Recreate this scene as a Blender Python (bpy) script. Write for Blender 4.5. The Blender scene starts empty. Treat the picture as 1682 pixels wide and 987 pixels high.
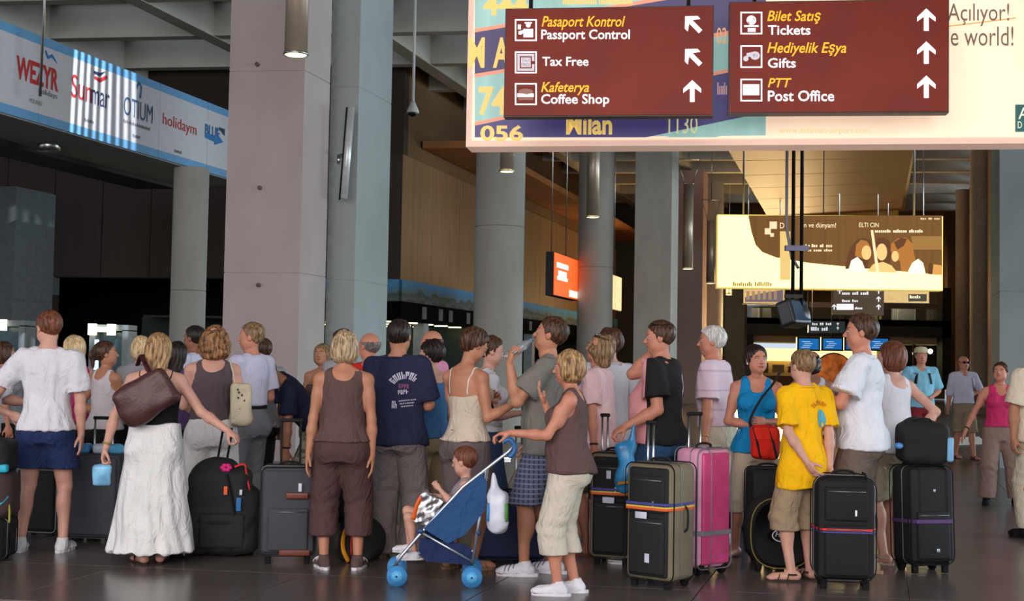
import bpy, bmesh, math, random
import numpy as np
import openvdb as vdb
from mathutils import Vector, Matrix, Euler
from mathutils.bvhtree import BVHTree
D = bpy.data
SC = bpy.context.scene
COL = SC.collection
PI = math.pi
# ---------------------------------------------------------------- camera
FPX, CAMH, PITCH, ROLL = 2150.0, 1.5, math.radians(2.65), math.radians(1.0)
cam_d = D.cameras.new('camera'); cam = D.objects.new('camera', cam_d); COL.objects.link(cam)
cam_d.sensor_width = 36.0; cam_d.lens = FPX/1682*36.0; cam_d.clip_end = 400
CR = (Matrix.Rotation(PI/2+PITCH, 3, 'X') @ Matrix.Rotation(ROLL, 3, 'Z'))
cam.matrix_world = Matrix.Translation((0, 0, CAMH)) @ CR.to_4x4()
SC.camera = cam
# ---------------------------------------------------------------- world
w = D.worlds.new('sky'); SC.world = w; w.use_nodes = True
w.node_tree.nodes['Background'].inputs[0].default_value = (0.74, 0.86, 1.0, 1)
w.node_tree.nodes['Background'].inputs[1].default_value = 0.9
# ---------------------------------------------------------------- exposure
SC.view_settings.view_transform = 'Standard'; SC.view_settings.look = 'None'
SC.view_settings.exposure = -0.08; SC.view_settings.gamma = 1.0; SC.view_settings.use_curve_mapping = False
def area(name, loc, aim, sx, sy, power, col):
    l = D.lights.new(name, 'AREA'); l.shape = 'RECTANGLE'; l.size = sx; l.size_y = sy; l.energy = power; l.color = col
    o = D.objects.new(name, l); COL.objects.link(o); o.location = loc
    o.rotation_euler = (Vector(aim)-Vector(loc)).to_track_quat('-Z', 'Y').to_euler(); return o
# daylight entering through the glazed entrance front behind and left of the viewer
area('daylight_entrance', (-3, -6, 5.0), (1, 14, 0.9), 18, 6.5, 2300, (1.0, 0.88, 0.82))
area('daylight_side_glazing', (24, 12, 5.0), (-4, 24, 3.0), 18, 6.5, 3000, (0.76, 0.92, 0.97))
area('daylight_side_glazing', (36, 40, 5.0), (0, 44, 5.0), 26, 7, 6000, (0.74, 0.90, 1.0))
area('daylight_left_glazing', (-30, 8, 4.0), (-8, 26, 5.0), 12, 5, 900, (0.80, 0.90, 1.0))
area('added_shop_fill', (9.5, 54, 2.6), (9, 44, 8.5), 6, 1.5, 1000, (1.0, 0.66, 0.30))  # added fill aimed up at the soffit, no fitting of its own
area('added_gallery_fill', (14.5, 61.5, 6.4), (14.5, 66, 4.2), 8, .6, 420, (1.0, 0.70, 0.38))  # lamp added to brighten the gallery back wall
area('shop_ceiling_light', (14.5, 62.5, 3.35), (14.5, 63, 0), 8, 2, 160, (1.0, 0.80, 0.50))
SC.cycles.max_bounces = 6; SC.cycles.diffuse_bounces = 3; SC.cycles.glossy_bounces = 3
SC.cycles.transmission_bounces = 4; SC.cycles.caustics_reflective = False; SC.cycles.caustics_refractive = False
SC.cycles.sample_clamp_indirect = 3.0

# ---------------------------------------------------------------- pixel helpers
def ray(px, py):
    return CR @ Vector(((px-841)/FPX, -(py-493.5)/FPX, -1.0))
def P(px, py, Y):
    d = ray(px, py); return Vector((0, 0, CAMH)) + d*(Y/d.y)
def PZ(px, py, z):
    d = ray(px, py); return Vector((0, 0, CAMH)) + d*((z-CAMH)/d.z)
def HOR(px): return 593.0 + math.tan(ROLL)*(px-841)
def YF(px, py): return FPX*CAMH/(py-HOR(px))
AV = Vector((math.sin(math.radians(15.6)), math.cos(math.radians(15.6)), 0))     # along the hall
BV = Vector((math.cos(math.radians(8)), -math.sin(math.radians(8)), 0))          # across the hall
class Plane:
    def __init__(s, o, e1, e2): s.o = Vector(o); s.e1 = Vector(e1).normalized(); s.e2 = Vector(e2).normalized(); s.n = s.e1.cross(s.e2)
    def hit(s, px, py):
        d = ray(px, py); c = Vector((0, 0, CAMH)); t = (s.o-c).dot(s.n)/d.dot(s.n); return c+d*t
    def uv(s, px, py):
        h = s.hit(px, py)-s.o; return h.dot(s.e1), h.dot(s.e2)
    def pt(s, u, v, off=0): return s.o+s.e1*u+s.e2*v+s.n*off

# ---------------------------------------------------------------- materials
def lin(c):
    c = c/255.0
    return c/12.92 if c <= 0.04045 else ((c+0.055)/1.055)**2.4
def rgb(c, g=1.0): return tuple(min(1.0, lin(x)*g) for x in c)+(1,)
MC = {}
def mat(name, col, rough=0.7, metal=0.0, vary=0.12, scale=(9, 9, 9), bump=0.0, bscale=60, emit=0.0, spec=0.4, gain=1.0, alpha=1.0, trans=0.0, sheen=0.0, detail=3, wr=0.0):
    if name in MC: return MC[name]
    m = D.materials.new(name); MC[name] = m; m.use_nodes = True
    nt = m.node_tree; N = nt.nodes; L = nt.links; b = N['Principled BSDF']
    c = rgb(col, gain)
    b.inputs['Roughness'].default_value = rough; b.inputs['Metallic'].default_value = metal
    b.inputs['Specular IOR Level'].default_value = spec
    tc = N.new('ShaderNodeTexCoord'); mp = N.new('ShaderNodeMapping'); mp.inputs['Scale'].default_value = scale
    L.new(tc.outputs['Object'], mp.inputs[0])
    nz = N.new('ShaderNodeTexNoise'); nz.inputs['Scale'].default_value = 1.0; nz.inputs['Detail'].default_value = detail
    L.new(mp.outputs[0], nz.inputs[0])
    r = N.new('ShaderNodeValToRGB'); r.color_ramp.elements[0].position = 0.3; r.color_ramp.elements[1].position = 0.7
    r.color_ramp.elements[0].color = tuple(x*(1-vary) for x in c[:3])+(1,)
    r.color_ramp.elements[1].color = tuple(min(1, x*(1+vary)) for x in c[:3])+(1,)
    L.new(nz.outputs[0], r.inputs[0]); L.new(r.outputs[0], b.inputs['Base Color'])
    if bump:
        n2 = N.new('ShaderNodeTexNoise'); n2.inputs['Scale'].default_value = bscale; n2.inputs['Detail'].default_value = 4
        L.new(tc.outputs['Object'], n2.inputs[0]); bp = N.new('ShaderNodeBump'); bp.inputs['Strength'].default_value = bump
        bp.inputs['Distance'].default_value = 0.01; L.new(n2.outputs[0], bp.inputs['Height']); L.new(bp.outputs[0], b.inputs['Normal'])
    if wr:
        n3 = N.new('ShaderNodeTexNoise'); n3.inputs['Scale'].default_value = 7; n3.inputs['Detail'].default_value = 2.5; n3.inputs['Distortion'].default_value = 1.6
        mp3 = N.new('ShaderNodeMapping'); mp3.inputs['Scale'].default_value = (1.3, 1.3, .7); L.new(tc.outputs['Object'], mp3.inputs[0]); L.new(mp3.outputs[0], n3.inputs[0])
        b3 = N.new('ShaderNodeBump'); b3.inputs['Strength'].default_value = wr; b3.inputs['Distance'].default_value = 0.05; L.new(n3.outputs[0], b3.inputs['Height'])
        if bump: L.new(bp.outputs[0], b3.inputs['Normal'])
        L.new(b3.outputs[0], b.inputs['Normal'])
    if emit: L.new(r.outputs[0], b.inputs['Emission Color']); b.inputs['Emission Strength'].default_value = emit
    if alpha < 1: b.inputs['Alpha'].default_value = alpha
    if trans: b.inputs['Transmission Weight'].default_value = trans
    if sheen: b.inputs['Sheen Weight'].default_value = sheen
    return m
def ramp_mat(name, build, rough=0.85):
    """build(N, L, tc) -> colour socket"""
    if name in MC: return MC[name]
    m = D.materials.new(name); MC[name] = m; m.use_nodes = True; nt = m.node_tree
    b = nt.nodes['Principled BSDF']; b.inputs['Roughness'].default_value = rough; b.inputs['Specular IOR Level'].default_value = 0.3
    tc = nt.nodes.new('ShaderNodeTexCoord'); s = build(nt.nodes, nt.links, tc); nt.links.new(s, b.inputs['Base Color']); return m
def stripes(N, L, tc, axis, period, duty, c1, c2, soft=0.02):
    sx = N.new('ShaderNodeSeparateXYZ'); L.new(tc.outputs['Object'], sx.inputs[0])
    m1 = N.new('ShaderNodeMath'); m1.operation = 'DIVIDE'; m1.inputs[1].default_value = period; L.new(sx.outputs[axis], m1.inputs[0])
    m2 = N.new('ShaderNodeMath'); m2.operation = 'FRACT'; L.new(m1.outputs[0], m2.inputs[0])
    m3 = N.new('ShaderNodeMath'); m3.operation = 'LESS_THAN'; m3.inputs[1].default_value = duty; L.new(m2.outputs[0], m3.inputs[0])
    mx = N.new('ShaderNodeMix'); mx.data_type = 'RGBA'; L.new(m3.outputs[0], mx.inputs[0])
    mx.inputs[6].default_value = rgb(c1) if not hasattr(c1, 'links') else (0, 0, 0, 1)
    if hasattr(c1, 'links'): L.new(c1, mx.inputs[6])
    mx.inputs[7].default_value = rgb(c2); return mx.outputs[2]

# ---------------------------------------------------------------- objects
def obj(name, me, m=None, parent=None, kind=None, smooth=False):
    if isinstance(me, MB): me = me.mesh(name)
    o = D.objects.new(name, me); COL.objects.link(o)
    if m is not None:
        me.materials.clear()
        for q in (m if isinstance(m, (list, tuple)) else [m]): me.materials.append(q)
    if parent: o.parent = parent
    if kind: o['kind'] = kind
    if smooth: me.polygons.foreach_set('use_smooth', [True]*len(me.polygons))
    return o
def tag(o, label, cat, group=None, kind=None):
    o['label'] = label; o['category'] = cat
    if group: o['group'] = group
    if kind: o['kind'] = kind
    return o
def empty(name, loc=(0, 0, 0), yaw=0.0, label=None, cat=None, group=None, kind=None, parent=None):
    o = D.objects.new(name, None); COL.objects.link(o); o.location = loc; o.rotation_euler = (0, 0, yaw); o.empty_display_size = 0.1
    if label: tag(o, label, cat, group)
    if kind: o['kind'] = kind
    if parent: o.parent = parent
    return o
class MB:
    """collects plain shapes for one mesh"""
    def __init__(s): s.v = []; s.f = []; s.mi = []; s.sm = []
    def add(s, vs, fs, mi=0, smooth=False):
        b = len(s.v); s.v += [tuple(v) for v in vs]
        for f in fs: s.f.append(tuple(i+b for i in f)); s.mi.append(mi); s.sm.append(smooth)
        return s
    def box(s, c, h, M=None, mi=0):
        vs = []
        for x in (-1, 1):
            for y in (-1, 1):
                for z in (-1, 1):
                    p = Vector((x*h[0], y*h[1], z*h[2]))
                    if M is not None: p = M @ p
                    vs.append(p+Vector(c))
        return s.add(vs, [(0, 1, 3, 2), (4, 6, 7, 5), (0, 4, 5, 1), (2, 3, 7, 6), (0, 2, 6, 4), (1, 5, 7, 3)], mi)
    def prism(s, foot, z0, z1, mi=0):
        n = len(foot); vs = [(p[0], p[1], z0) for p in foot]+[(p[0], p[1], z1) for p in foot]
        fs = [(i, (i+1) % n, n+(i+1) % n, n+i) for i in range(n)]+[tuple(range(n-1, -1, -1)), tuple(range(n, 2*n))]
        return s.add(vs, fs, mi)
    def rbox(s, c, h, r, M=None, seg=3, mi=0):
        bm = bmesh.new(); bmesh.ops.create_cube(bm, size=2)
        for v in bm.verts: v.co = Vector((v.co.x*h[0], v.co.y*h[1], v.co.z*h[2]))
        bmesh.ops.bevel(bm, geom=list(bm.edges), offset=r, segments=seg, profile=0.5, affect='EDGES', clamp_overlap=True)
        vs = [((M @ v.co) if M is not None else v.co)+Vector(c) for v in bm.verts]
        bm.verts.index_update(); fs = [tuple(v.index for v in f.verts) for f in bm.faces]; bm.free()
        return s.add(vs, fs, mi, True)
    def tube(s, pts, r, n=8, mi=0, flat=1.0, closed=False, flatdir=None):
        pts = [Vector(p) for p in pts]; m = len(pts); vs = []; rr = r if isinstance(r, (list, tuple)) else [r]*m
        u = None
        for i, p in enumerate(pts):
            if closed: t = pts[(i+1) % m]-pts[i-1]
            else: t = pts[min(i+1, m-1)]-pts[max(i-1, 0)]
            t = t.normalized() if t.length > 1e-9 else Vector((0, 0, 1))
            if flatdir is not None:
                u = t.cross(Vector(flatdir)); u = u.normalized() if u.length > 1e-5 else t.orthogonal().normalized()
            elif u is None: u = t.orthogonal().normalized()
            else: u = (u-t*u.dot(t)); u = u.normalized() if u.length > 1e-6 else t.orthogonal().normalized()
            w_ = t.cross(u)
            for k in range(n):
                a = 2*PI*k/n; vs.append(p+u*math.cos(a)*rr[i]+w_*math.sin(a)*rr[i]*flat)
        fs = []
        for i in range(m if closed else m-1):
            j = (i+1) % m
            for k in range(n): fs.append((i*n+k, i*n+(k+1) % n, j*n+(k+1) % n, j*n+k))
        if not closed: fs += [tuple(range(n-1, -1, -1)), tuple(range((m-1)*n, m*n))]
        return s.add(vs, fs, mi, True)
    def cyl(s, a, b, r, n=20, r2=None, mi=0):
        return s.tube([a, b], [r, r if r2 is None else r2], n, mi)
    def sphere(s, c, r, n=12, mi=0, M=None):
        if not isinstance(r, (list, tuple)): r = (r, r, r)
        vs = []; fs = []; m = n//2+1
        for i in range(m):
            th = PI*i/(m-1)
            for k in range(n):
                a = 2*PI*k/n; q = Vector((math.sin(th)*math.cos(a)*r[0], math.sin(th)*math.sin(a)*r[1], math.cos(th)*r[2]))
                if M is not None: q = M @ q
                vs.append(q+Vector(c))
        for i in range(m-1):
            for k in range(n): fs.append((i*n+k, (i+1)*n+k, (i+1)*n+(k+1) % n, i*n+(k+1) % n))
        return s.add(vs, fs, mi, True)
    def mesh(s, name='m'):
        me = D.meshes.new(name); me.from_pydata(s.v, [], s.f); me.polygons.foreach_set('material_index', s.mi)
        me.polygons.foreach_set('use_smooth', s.sm); me.update(); return me
    def xf(s, M): s.v = [tuple(M @ Vector(v)) for v in s.v]; return s
def catmull(pts, n=6):
    pts = [Vector(p) for p in pts]; out = []
    for i in range(len(pts)-1):
        p0 = pts[max(i-1, 0)]; p1 = pts[i]; p2 = pts[i+1]; p3 = pts[min(i+2, len(pts)-1)]
        for k in range(n):
            t = k/n; out.append(0.5*((2*p1)+(p2-p0)*t+(2*p0-5*p1+4*p2-p3)*t*t+(3*p1-p0-3*p2+p3)*t**3))
    out.append(pts[-1]); return out

# ---------------------------------------------------------------- lettering
def text_mesh(body, bold=0.0, shear=0.0, spacing=1.0, depth=0.0, res=3):
    cu = D.curves.new('lettering', 'FONT'); cu.body = body; cu.size = 1; cu.offset = bold; cu.shear = shear
    cu.space_character = spacing; cu.extrude = depth; cu.resolution_u = res
    o = D.objects.new('lettering', cu); COL.objects.link(o); dg = bpy.context.evaluated_depsgraph_get(); dg.update()
    me = D.meshes.new_from_object(o.evaluated_get(dg)); D.objects.remove(o); D.curves.remove(cu)
    vs = np.array([v.co[:] for v in me.vertices]); fs = [tuple(p.vertices) for p in me.polygons]; D.meshes.remove(me)
    if len(vs):
        lo = vs.min(0); hi = vs.max(0); return vs, fs, lo, hi
    return np.zeros((0, 3)), [], np.zeros(3), np.zeros(3)
def sign_text(pl, body, x0, y0, x1, y1, m, parent, off=0.012, bold=0.0, shear=0.0, spacing=1.0, name='lettering', slope=None):
    """lettering filling the photo rectangle (x0,y0)-(x1,y1) on the plane pl; lower-left corner y1, upper-right y0"""
    vs, fs, lo, hi = text_mesh(body, bold, shear, spacing)
    if not len(vs): return None
    ua, va = pl.uv(x0, y1); ub, vb = pl.uv(x1, y0); uc, vc = pl.uv(x1, y1)
    if slope is None: vc = va
    b = MB(); out = []
    for v in vs:
        s = (v[0]-lo[0])/(hi[0]-lo[0]); t = (v[1]-lo[1])/(hi[1]-lo[1]+1e-9)
        u = ua+(ub-ua)*s; q = va+(vc-va)*s+(vb-vc)*t
        out.append(pl.pt(u, q, off))
    b.add(out, fs); return obj(name, b, m, parent)
def word_bars(pl, x0, y0, x1, y1, m, parent, off=0.012, words=3, seed=1):
    """rows of tiny strokes where the photograph's own lettering is too small to read"""
    r = random.Random(seed); b = MB(); x = x0; n = max(6, int((x1-x0)/3.2)); st_ = (x1-x0)/n; gap = {int(n*(i+1)/words) for i in range(words-1)}
    for i in range(n):
        if i in gap: continue
        a = x0+i*st_; t = y0+(y1-y0)*(0 if r.random() < .35 else .28); c = a+st_*(.62+.2*r.random())
        b.add([pl.pt(*pl.uv(u, v), off) for u, v in ((a, t), (c, t), (c, y1), (a, y1))], [(0, 1, 2, 3)])
    return obj('lettering', b, m, parent)
def clip_poly(poly, x0, y0, x1, y1):
    def cl(ps, f, g):
        out = []
        for i in range(len(ps)):
            a, b = ps[i-1], ps[i]; fa, fb = f(a), f(b)
            if (fa >= 0) != (fb >= 0):
                t = fa/(fa-fb); out.append((a[0]+(b[0]-a[0])*t, a[1]+(b[1]-a[1])*t))
            if fb >= 0: out.append(b)
        return out
    for f in (lambda p: p[0]-x0, lambda p: x1-p[0], lambda p: p[1]-y0, lambda p: y1-p[1]):
        poly = cl(poly, f, None)
        if not poly: return []
    return poly
def sign_poly(pl, poly, m, parent, off, name='print', clip=None):
    if clip: poly = clip_poly(poly, *clip)
    if len(poly) < 3: return None
    return obj(name, MB().add([pl.pt(*pl.uv(x, y), off) for x, y in poly], [tuple(range(len(poly)))]), m, parent)

# ---------------------------------------------------------------- distance-field modelling
class Field:
    def __init__(s, lo, hi, vox):
        s.lo = np.array(lo, float)-2*vox; s.h = vox; s.n = np.ceil((np.array(hi)-s.lo)/vox+3).astype(int)
        s.F = np.full(s.n, 0.09, np.float32); s.ax = [s.lo[i]+np.arange(s.n[i])*vox for i in range(3)]
    def win(s, lo, hi, m):
        a = np.clip(np.floor((np.array(lo)-m-s.lo)/s.h).astype(int), 0, s.n); b = np.clip(np.ceil((np.array(hi)+m-s.lo)/s.h).astype(int)+1, 0, s.n)
        sl = tuple(slice(a[i], b[i]) for i in range(3))
        return sl, s.ax[0][sl[0]][:, None, None], s.ax[1][sl[1]][None, :, None], s.ax[2][sl[2]][None, None, :]
    def add(s, prim, k=0.02):
        d, lo, hi = prim; sl, X, Y, Z = s.win(lo, hi, k+0.03)
        if s.F[sl].size == 0: return s
        v = d(X, Y, Z); f = s.F[sl]
        if k > 0: hh = np.maximum(k-np.abs(f-v), 0)/k; s.F[sl] = np.minimum(f, v)-hh*hh*k*0.25
        else: s.F[sl] = np.minimum(f, v)
        return s
    def cut(s, prim, k=0.006):
        d, lo, hi = prim; sl, X, Y, Z = s.win(lo, hi, 0.03)
        if s.F[sl].size == 0: return s
        v = -d(X, Y, Z); f = s.F[sl]; hh = np.maximum(k-np.abs(f-v), 0)/k; s.F[sl] = np.maximum(f, v)+hh*hh*k*0.25; return s
    def half(s, fn):
        """keep where fn <= 0"""
        s.F = np.maximum(s.F, fn(s.ax[0][:, None, None], s.ax[1][None, :, None], s.ax[2][None, None, :]).astype(np.float32)); return s
    def arrays(s, adapt=0.0):
        F = s.F; F[0] = F[-1] = 0.05; F[:, 0] = F[:, -1] = 0.05; F[:, :, 0] = F[:, :, -1] = 0.05
        g = vdb.FloatGrid(0.09); g.copyFromArray(F)
        p, t, q = g.convertToPolygons(isovalue=0.0, adaptivity=adapt)
        return p*s.h+s.lo, [tuple(x) for x in t[:, ::-1].tolist()]+[tuple(x) for x in q[:, ::-1].tolist()]
def A3(v): return np.array([v[0], v[1], v[2]], float)
def cap(a, b, ra, rb):
    a = A3(a); b = A3(b); ab = b-a; L2 = max(float(ab@ab), 1e-9); r = max(ra, rb)
    def d(X, Y, Z):
        x, y, z = X-a[0], Y-a[1], Z-a[2]; t = np.clip((x*ab[0]+y*ab[1]+z*ab[2])/L2, 0, 1)
        return np.sqrt((x-t*ab[0])**2+(y-t*ab[1])**2+(z-t*ab[2])**2)-(ra+(rb-ra)*t)
    return d, np.minimum(a, b)-r, np.maximum(a, b)+r
def sleeve(a, b, ra, rb):
    """tapered tube cut square at b"""
    a = A3(a); b = A3(b); ab = b-a; L = math.sqrt(float(ab@ab)); n = ab/L; r = max(ra, rb)
    def d(X, Y, Z):
        x, y, z = X-a[0], Y-a[1], Z-a[2]; q = x*n[0]+y*n[1]+z*n[2]; t = np.clip(q/L, 0, 1)
        e = np.sqrt((x-t*ab[0])**2+(y-t*ab[1])**2+(z-t*ab[2])**2)-(ra+(rb-ra)*t)
        return np.maximum(e, q-L)
    return d, np.minimum(a, b)-r, np.maximum(a, b)+r
def ell(c, r, M=None):
    c = A3(c); r = A3(r); R = None if M is None else np.array(M, float); rm = float(r.max())
    def d(X, Y, Z):
        x, y, z = X-c[0], Y-c[1], Z-c[2]
        if R is not None: x, y, z = (R[0, i]*x+R[1, i]*y+R[2, i]*z for i in range(3))
        k0 = np.sqrt((x/r[0])**2+(y/r[1])**2+(z/r[2])**2); k1 = np.sqrt((x/r[0]**2)**2+(y/r[1]**2)**2+(z/r[2]**2)**2)+1e-9
        return k0*(k0-1)/k1
    e = r if R is None else np.full(3, rm)
    return d, c-e, c+e
def rb(c, h, r, M=None):
    c = A3(c); h = A3(h)-r; R = None if M is None else np.array(M, float)
    def d(X, Y, Z):
        x, y, z = X-c[0], Y-c[1], Z-c[2]
        if R is not None: x, y, z = (R[0, i]*x+R[1, i]*y+R[2, i]*z for i in range(3))
        x, y, z = np.abs(x)-h[0], np.abs(y)-h[1], np.abs(z)-h[2]
        return np.sqrt(np.maximum(x, 0)**2+np.maximum(y, 0)**2+np.maximum(z, 0)**2)+np.minimum(np.maximum(x, np.maximum(y, z)), 0)-r
    e = (h+r) if R is None else np.full(3, float(np.linalg.norm(h+r)))
    return d, c-e, c+e
def loft(o, M, keys, z0, z1, inf=0.0):
    """keys: (z, rx, ry, cy) along the axis M[:,2] from o; elliptical sections"""
    o = A3(o); R = np.array(M, float); K = np.array(keys, float); zz = np.linspace(K[0, 0], K[-1, 0], 160)
    T = [np.interp(zz, K[:, 0], K[:, i]) for i in (1, 2, 3)]
    ker = np.ones(13)/13; T = [np.convolve(np.pad(t, 6, 'edge'), ker, 'valid') for t in T]
    rm = max(K[:, 1].max(), K[:, 2].max()+abs(K[:, 3]).max())+inf
    def d(X, Y, Z):
        x, y, z = X-o[0], Y-o[1], Z-o[2]
        x, y, z = (R[0, i]*x+R[1, i]*y+R[2, i]*z for i in range(3))
        z = np.broadcast_to(z, np.broadcast_shapes(x.shape, y.shape, z.shape))
        rx = np.interp(z, zz, T[0])+inf; ry = np.interp(z, zz, T[1])+inf; y = y-np.interp(z, zz, T[2])
        k0 = np.sqrt((x/rx)**2+(y/ry)**2); k1 = np.sqrt((x/rx**2)**2+(y/ry**2)**2)+1e-9
        return np.maximum(k0*(k0-1)/k1, np.maximum(z0-z, z-z1))
    c = o+R[:, 2]*(z0+z1)/2; e = np.abs(R[:, 2])*(z1-z0)/2+rm*np.sqrt(np.maximum(0, 1-R[:, 2]**2))+0.02
    return d, c-e, c+e
def wob(p, amp, freq, seed, n=5, stretch=(1, 1, 1)):
    rs = np.random.RandomState(seed); o = np.zeros(len(p))
    for i in range(n):
        k = rs.normal(size=3); k = k/np.linalg.norm(k)*freq*(0.6+0.9*rs.rand())*np.array(stretch)
        o += np.sin(p@k+rs.rand()*6.28)
    return o*amp/math.sqrt(n)
def vnormals(p, faces):
    n = np.zeros_like(p); q = np.array([f if len(f) == 4 else f+(f[0],) for f in faces])
    a, b, c, d = (p[q[:, i]] for i in range(4)); fn = np.cross(c-a, d-b)
    for i in range(4): np.add.at(n, q[:, i], fn)
    return n/(np.linalg.norm(n, axis=1)[:, None]+1e-12)
def np_mesh(name, p, f, smooth=True):
    me = D.meshes.new(name); nv = len(p); me.vertices.add(nv); me.vertices.foreach_set('co', np.ascontiguousarray(p, np.float32).ravel())
    ls = np.array([len(x) for x in f]); li = np.concatenate([np.array(x) for x in f]) if len(f) else np.zeros(0)
    me.loops.add(len(li)); me.loops.foreach_set('vertex_index', li.astype(np.int32))
    me.polygons.add(len(f)); me.polygons.foreach_set('loop_start', np.concatenate([[0], np.cumsum(ls)[:-1]]).astype(np.int32))
    me.polygons.foreach_set('loop_total', ls.astype(np.int32)); me.polygons.foreach_set('use_smooth', [smooth]*len(f))
    me.update(calc_edges=True); return me
# ---------------------------------------------------------------- building
def UV(u, v, z=0.0): q = BV*u+AV*v; return Vector((q.x, q.y, z))
M_conc = mat('concrete', (160, 157, 149), .8, vary=.10, scale=(2.2, 2.2, .9), bump=.25, bscale=9, detail=6)
M_concp = mat('concrete_warm_tint', (176, 162, 160), .8, vary=.06, scale=(1.6, 1.6, 1.0), bump=.2, bscale=8, detail=6)  # slight pink of the warm front light mixed into the concrete colour
M_beam = mat('ceiling_concrete', (176, 171, 160), .85, vary=.10, scale=(.8, .8, .8), bump=.2, bscale=5, detail=5)
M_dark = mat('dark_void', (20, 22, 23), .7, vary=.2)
M_black = mat('black_plastic', (16, 17, 19), .4, vary=.1)
M_steel = mat('brushed_steel', (190, 190, 188), .28, metal=1.0, vary=.05, scale=(3, 3, 90))
M_chrome = mat('chrome', (215, 218, 222), .12, metal=1.0, vary=.02)
M_white = mat('white_paint', (226, 226, 224), .5, vary=.03)
def wood(name, c, axis_scale=(14, 14, .5), r=.6): return mat(name, c, r, vary=.22, scale=axis_scale, bump=.1, bscale=20, detail=5)
M_wood_d = wood('dark_wood', (56, 40, 31)); M_wood = wood('wood_panel', (138, 106, 72)); M_soffit = mat('soffit_wood', (196, 140, 62), .45, vary=.08, scale=(.5, 12, 1))
# floor: base slab plus separate tiles near the viewer
def floor_m(name, c, r): return mat(name, c, r, vary=.16, scale=(1.3, 1.3, 1.3), bump=.03, bscale=30, spec=.55, detail=6)
fl = empty('floor', kind='structure')
base = MB(); base.add([(-60, -12, -.012), (60, -12, -.012), (60, 110, -.012), (-60, 110, -.012)], [(0, 1, 2, 3)]); base.box((0, 49, -.2), (60, 61, .15))
obj('floor_base', base, floor_m('floor_far', (95, 86, 83), .24), fl)
FT = [floor_m('floor_tile_%d' % i, c, r) for i, (c, r) in enumerate([((96, 87, 84), .24), ((94, 85, 82), .25), ((97, 88, 85), .24)])]
tw_ = 1.35; vs0 = 8.6; tiles = {}
det = BV.x*AV.y-AV.x*BV.y
def uvof(p): return ((p.x*AV.y-AV.x*p.y)/det, (BV.x*p.y-BV.y*p.x)/det)
u_off = uvof(PZ(786, 975, 0))[0]; v_off = uvof(PZ(1300, 976, 0))[1]
tm = []
for m_ in FT:
    h = tw_/2-.004; q = [BV*(sx*h)+AV*(sy*h) for sx, sy in ((-1, -1), (1, -1), (1, 1), (-1, 1))]; h2 = h-.002
    q2 = [BV*(sx*h2)+AV*(sy*h2) for sx, sy in ((-1, -1), (1, -1), (1, 1), (-1, 1))]
    b = MB(); b.add([(p.x, p.y, -.012) for p in q]+[(p.x, p.y, -.0015) for p in q]+[(p.x, p.y, 0) for p in q2], [(0, 1, 5, 4), (1, 2, 6, 5), (2, 3, 7, 6), (3, 0, 4, 7), (4, 5, 9, 8), (5, 6, 10, 9), (6, 7, 11, 10), (7, 4, 8, 11), (8, 9, 10, 11)])
    me = b.mesh('floor_tile'); me.materials.append(m_); tm.append(me)
rt = random.Random(3)
for j in range(-1, 12):
    v = v_off+(j+.5)*tw_
    for i in range(-9, 12):
        u = u_off+(i+.5)*tw_; c = UV(u, v); px = 841+c.x/c.y*FPX
        if -260 < px < 1940:
            o = D.objects.new('floor_tile', rt.choice(tm)); COL.objects.link(o); o.location = c; o.parent = fl
# ceiling: two-way concrete ribs with skylight slots
ce = empty('ceiling', kind='structure'); ZB, ZT = 8.95, 9.8
US = [-11.2+4.08*i for i in range(-7, 10)]; VSR = [29.4+3.2*i for i in range(-9, 15)]
def ubox(b, u0, u1, v0, v1, z0, z1, mi=0):
    b.prism([UV(u0, v0)[:2], UV(u1, v0)[:2], UV(u1, v1)[:2], UV(u0, v1)[:2]], z0, z1, mi); return b
for u in US: obj('ceiling_beam', ubox(MB(), u-.2, u+.2, VSR[0], VSR[-1], ZB, ZT), M_beam, ce)
for v in VSR:
    obj('ceiling_rib', ubox(MB(), US[0], US[-1], v-.17, v+.17, ZB+.02, ZT-.004), M_beam, ce)
sl = MB(); lit = {8, 9, 13}
for j in range(len(VSR)-1):
    for i in range(len(US)-1):
        u0, u1, v0, v1 = US[i], US[i+1], VSR[j], VSR[j+1]
        if j in lit or (i*7+j*3) % 11 == 0 and j > 5:
            ubox(sl, u0, u1, v0, v1-1.15, ZT, ZT+.2); ubox(sl, u0, u1, v1-.25, v1, ZT, ZT+.2); ubox(sl, u0, u0+.5, v1-1.15, v1-.25, ZT, ZT+.2); ubox(sl, u1-.5, u1, v1-1.15, v1-.25, ZT, ZT+.2)
        else: ubox(sl, u0, u1, v0, v1, ZT, ZT+.2)
obj('ceiling_slab', sl, M_beam, ce)
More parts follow.
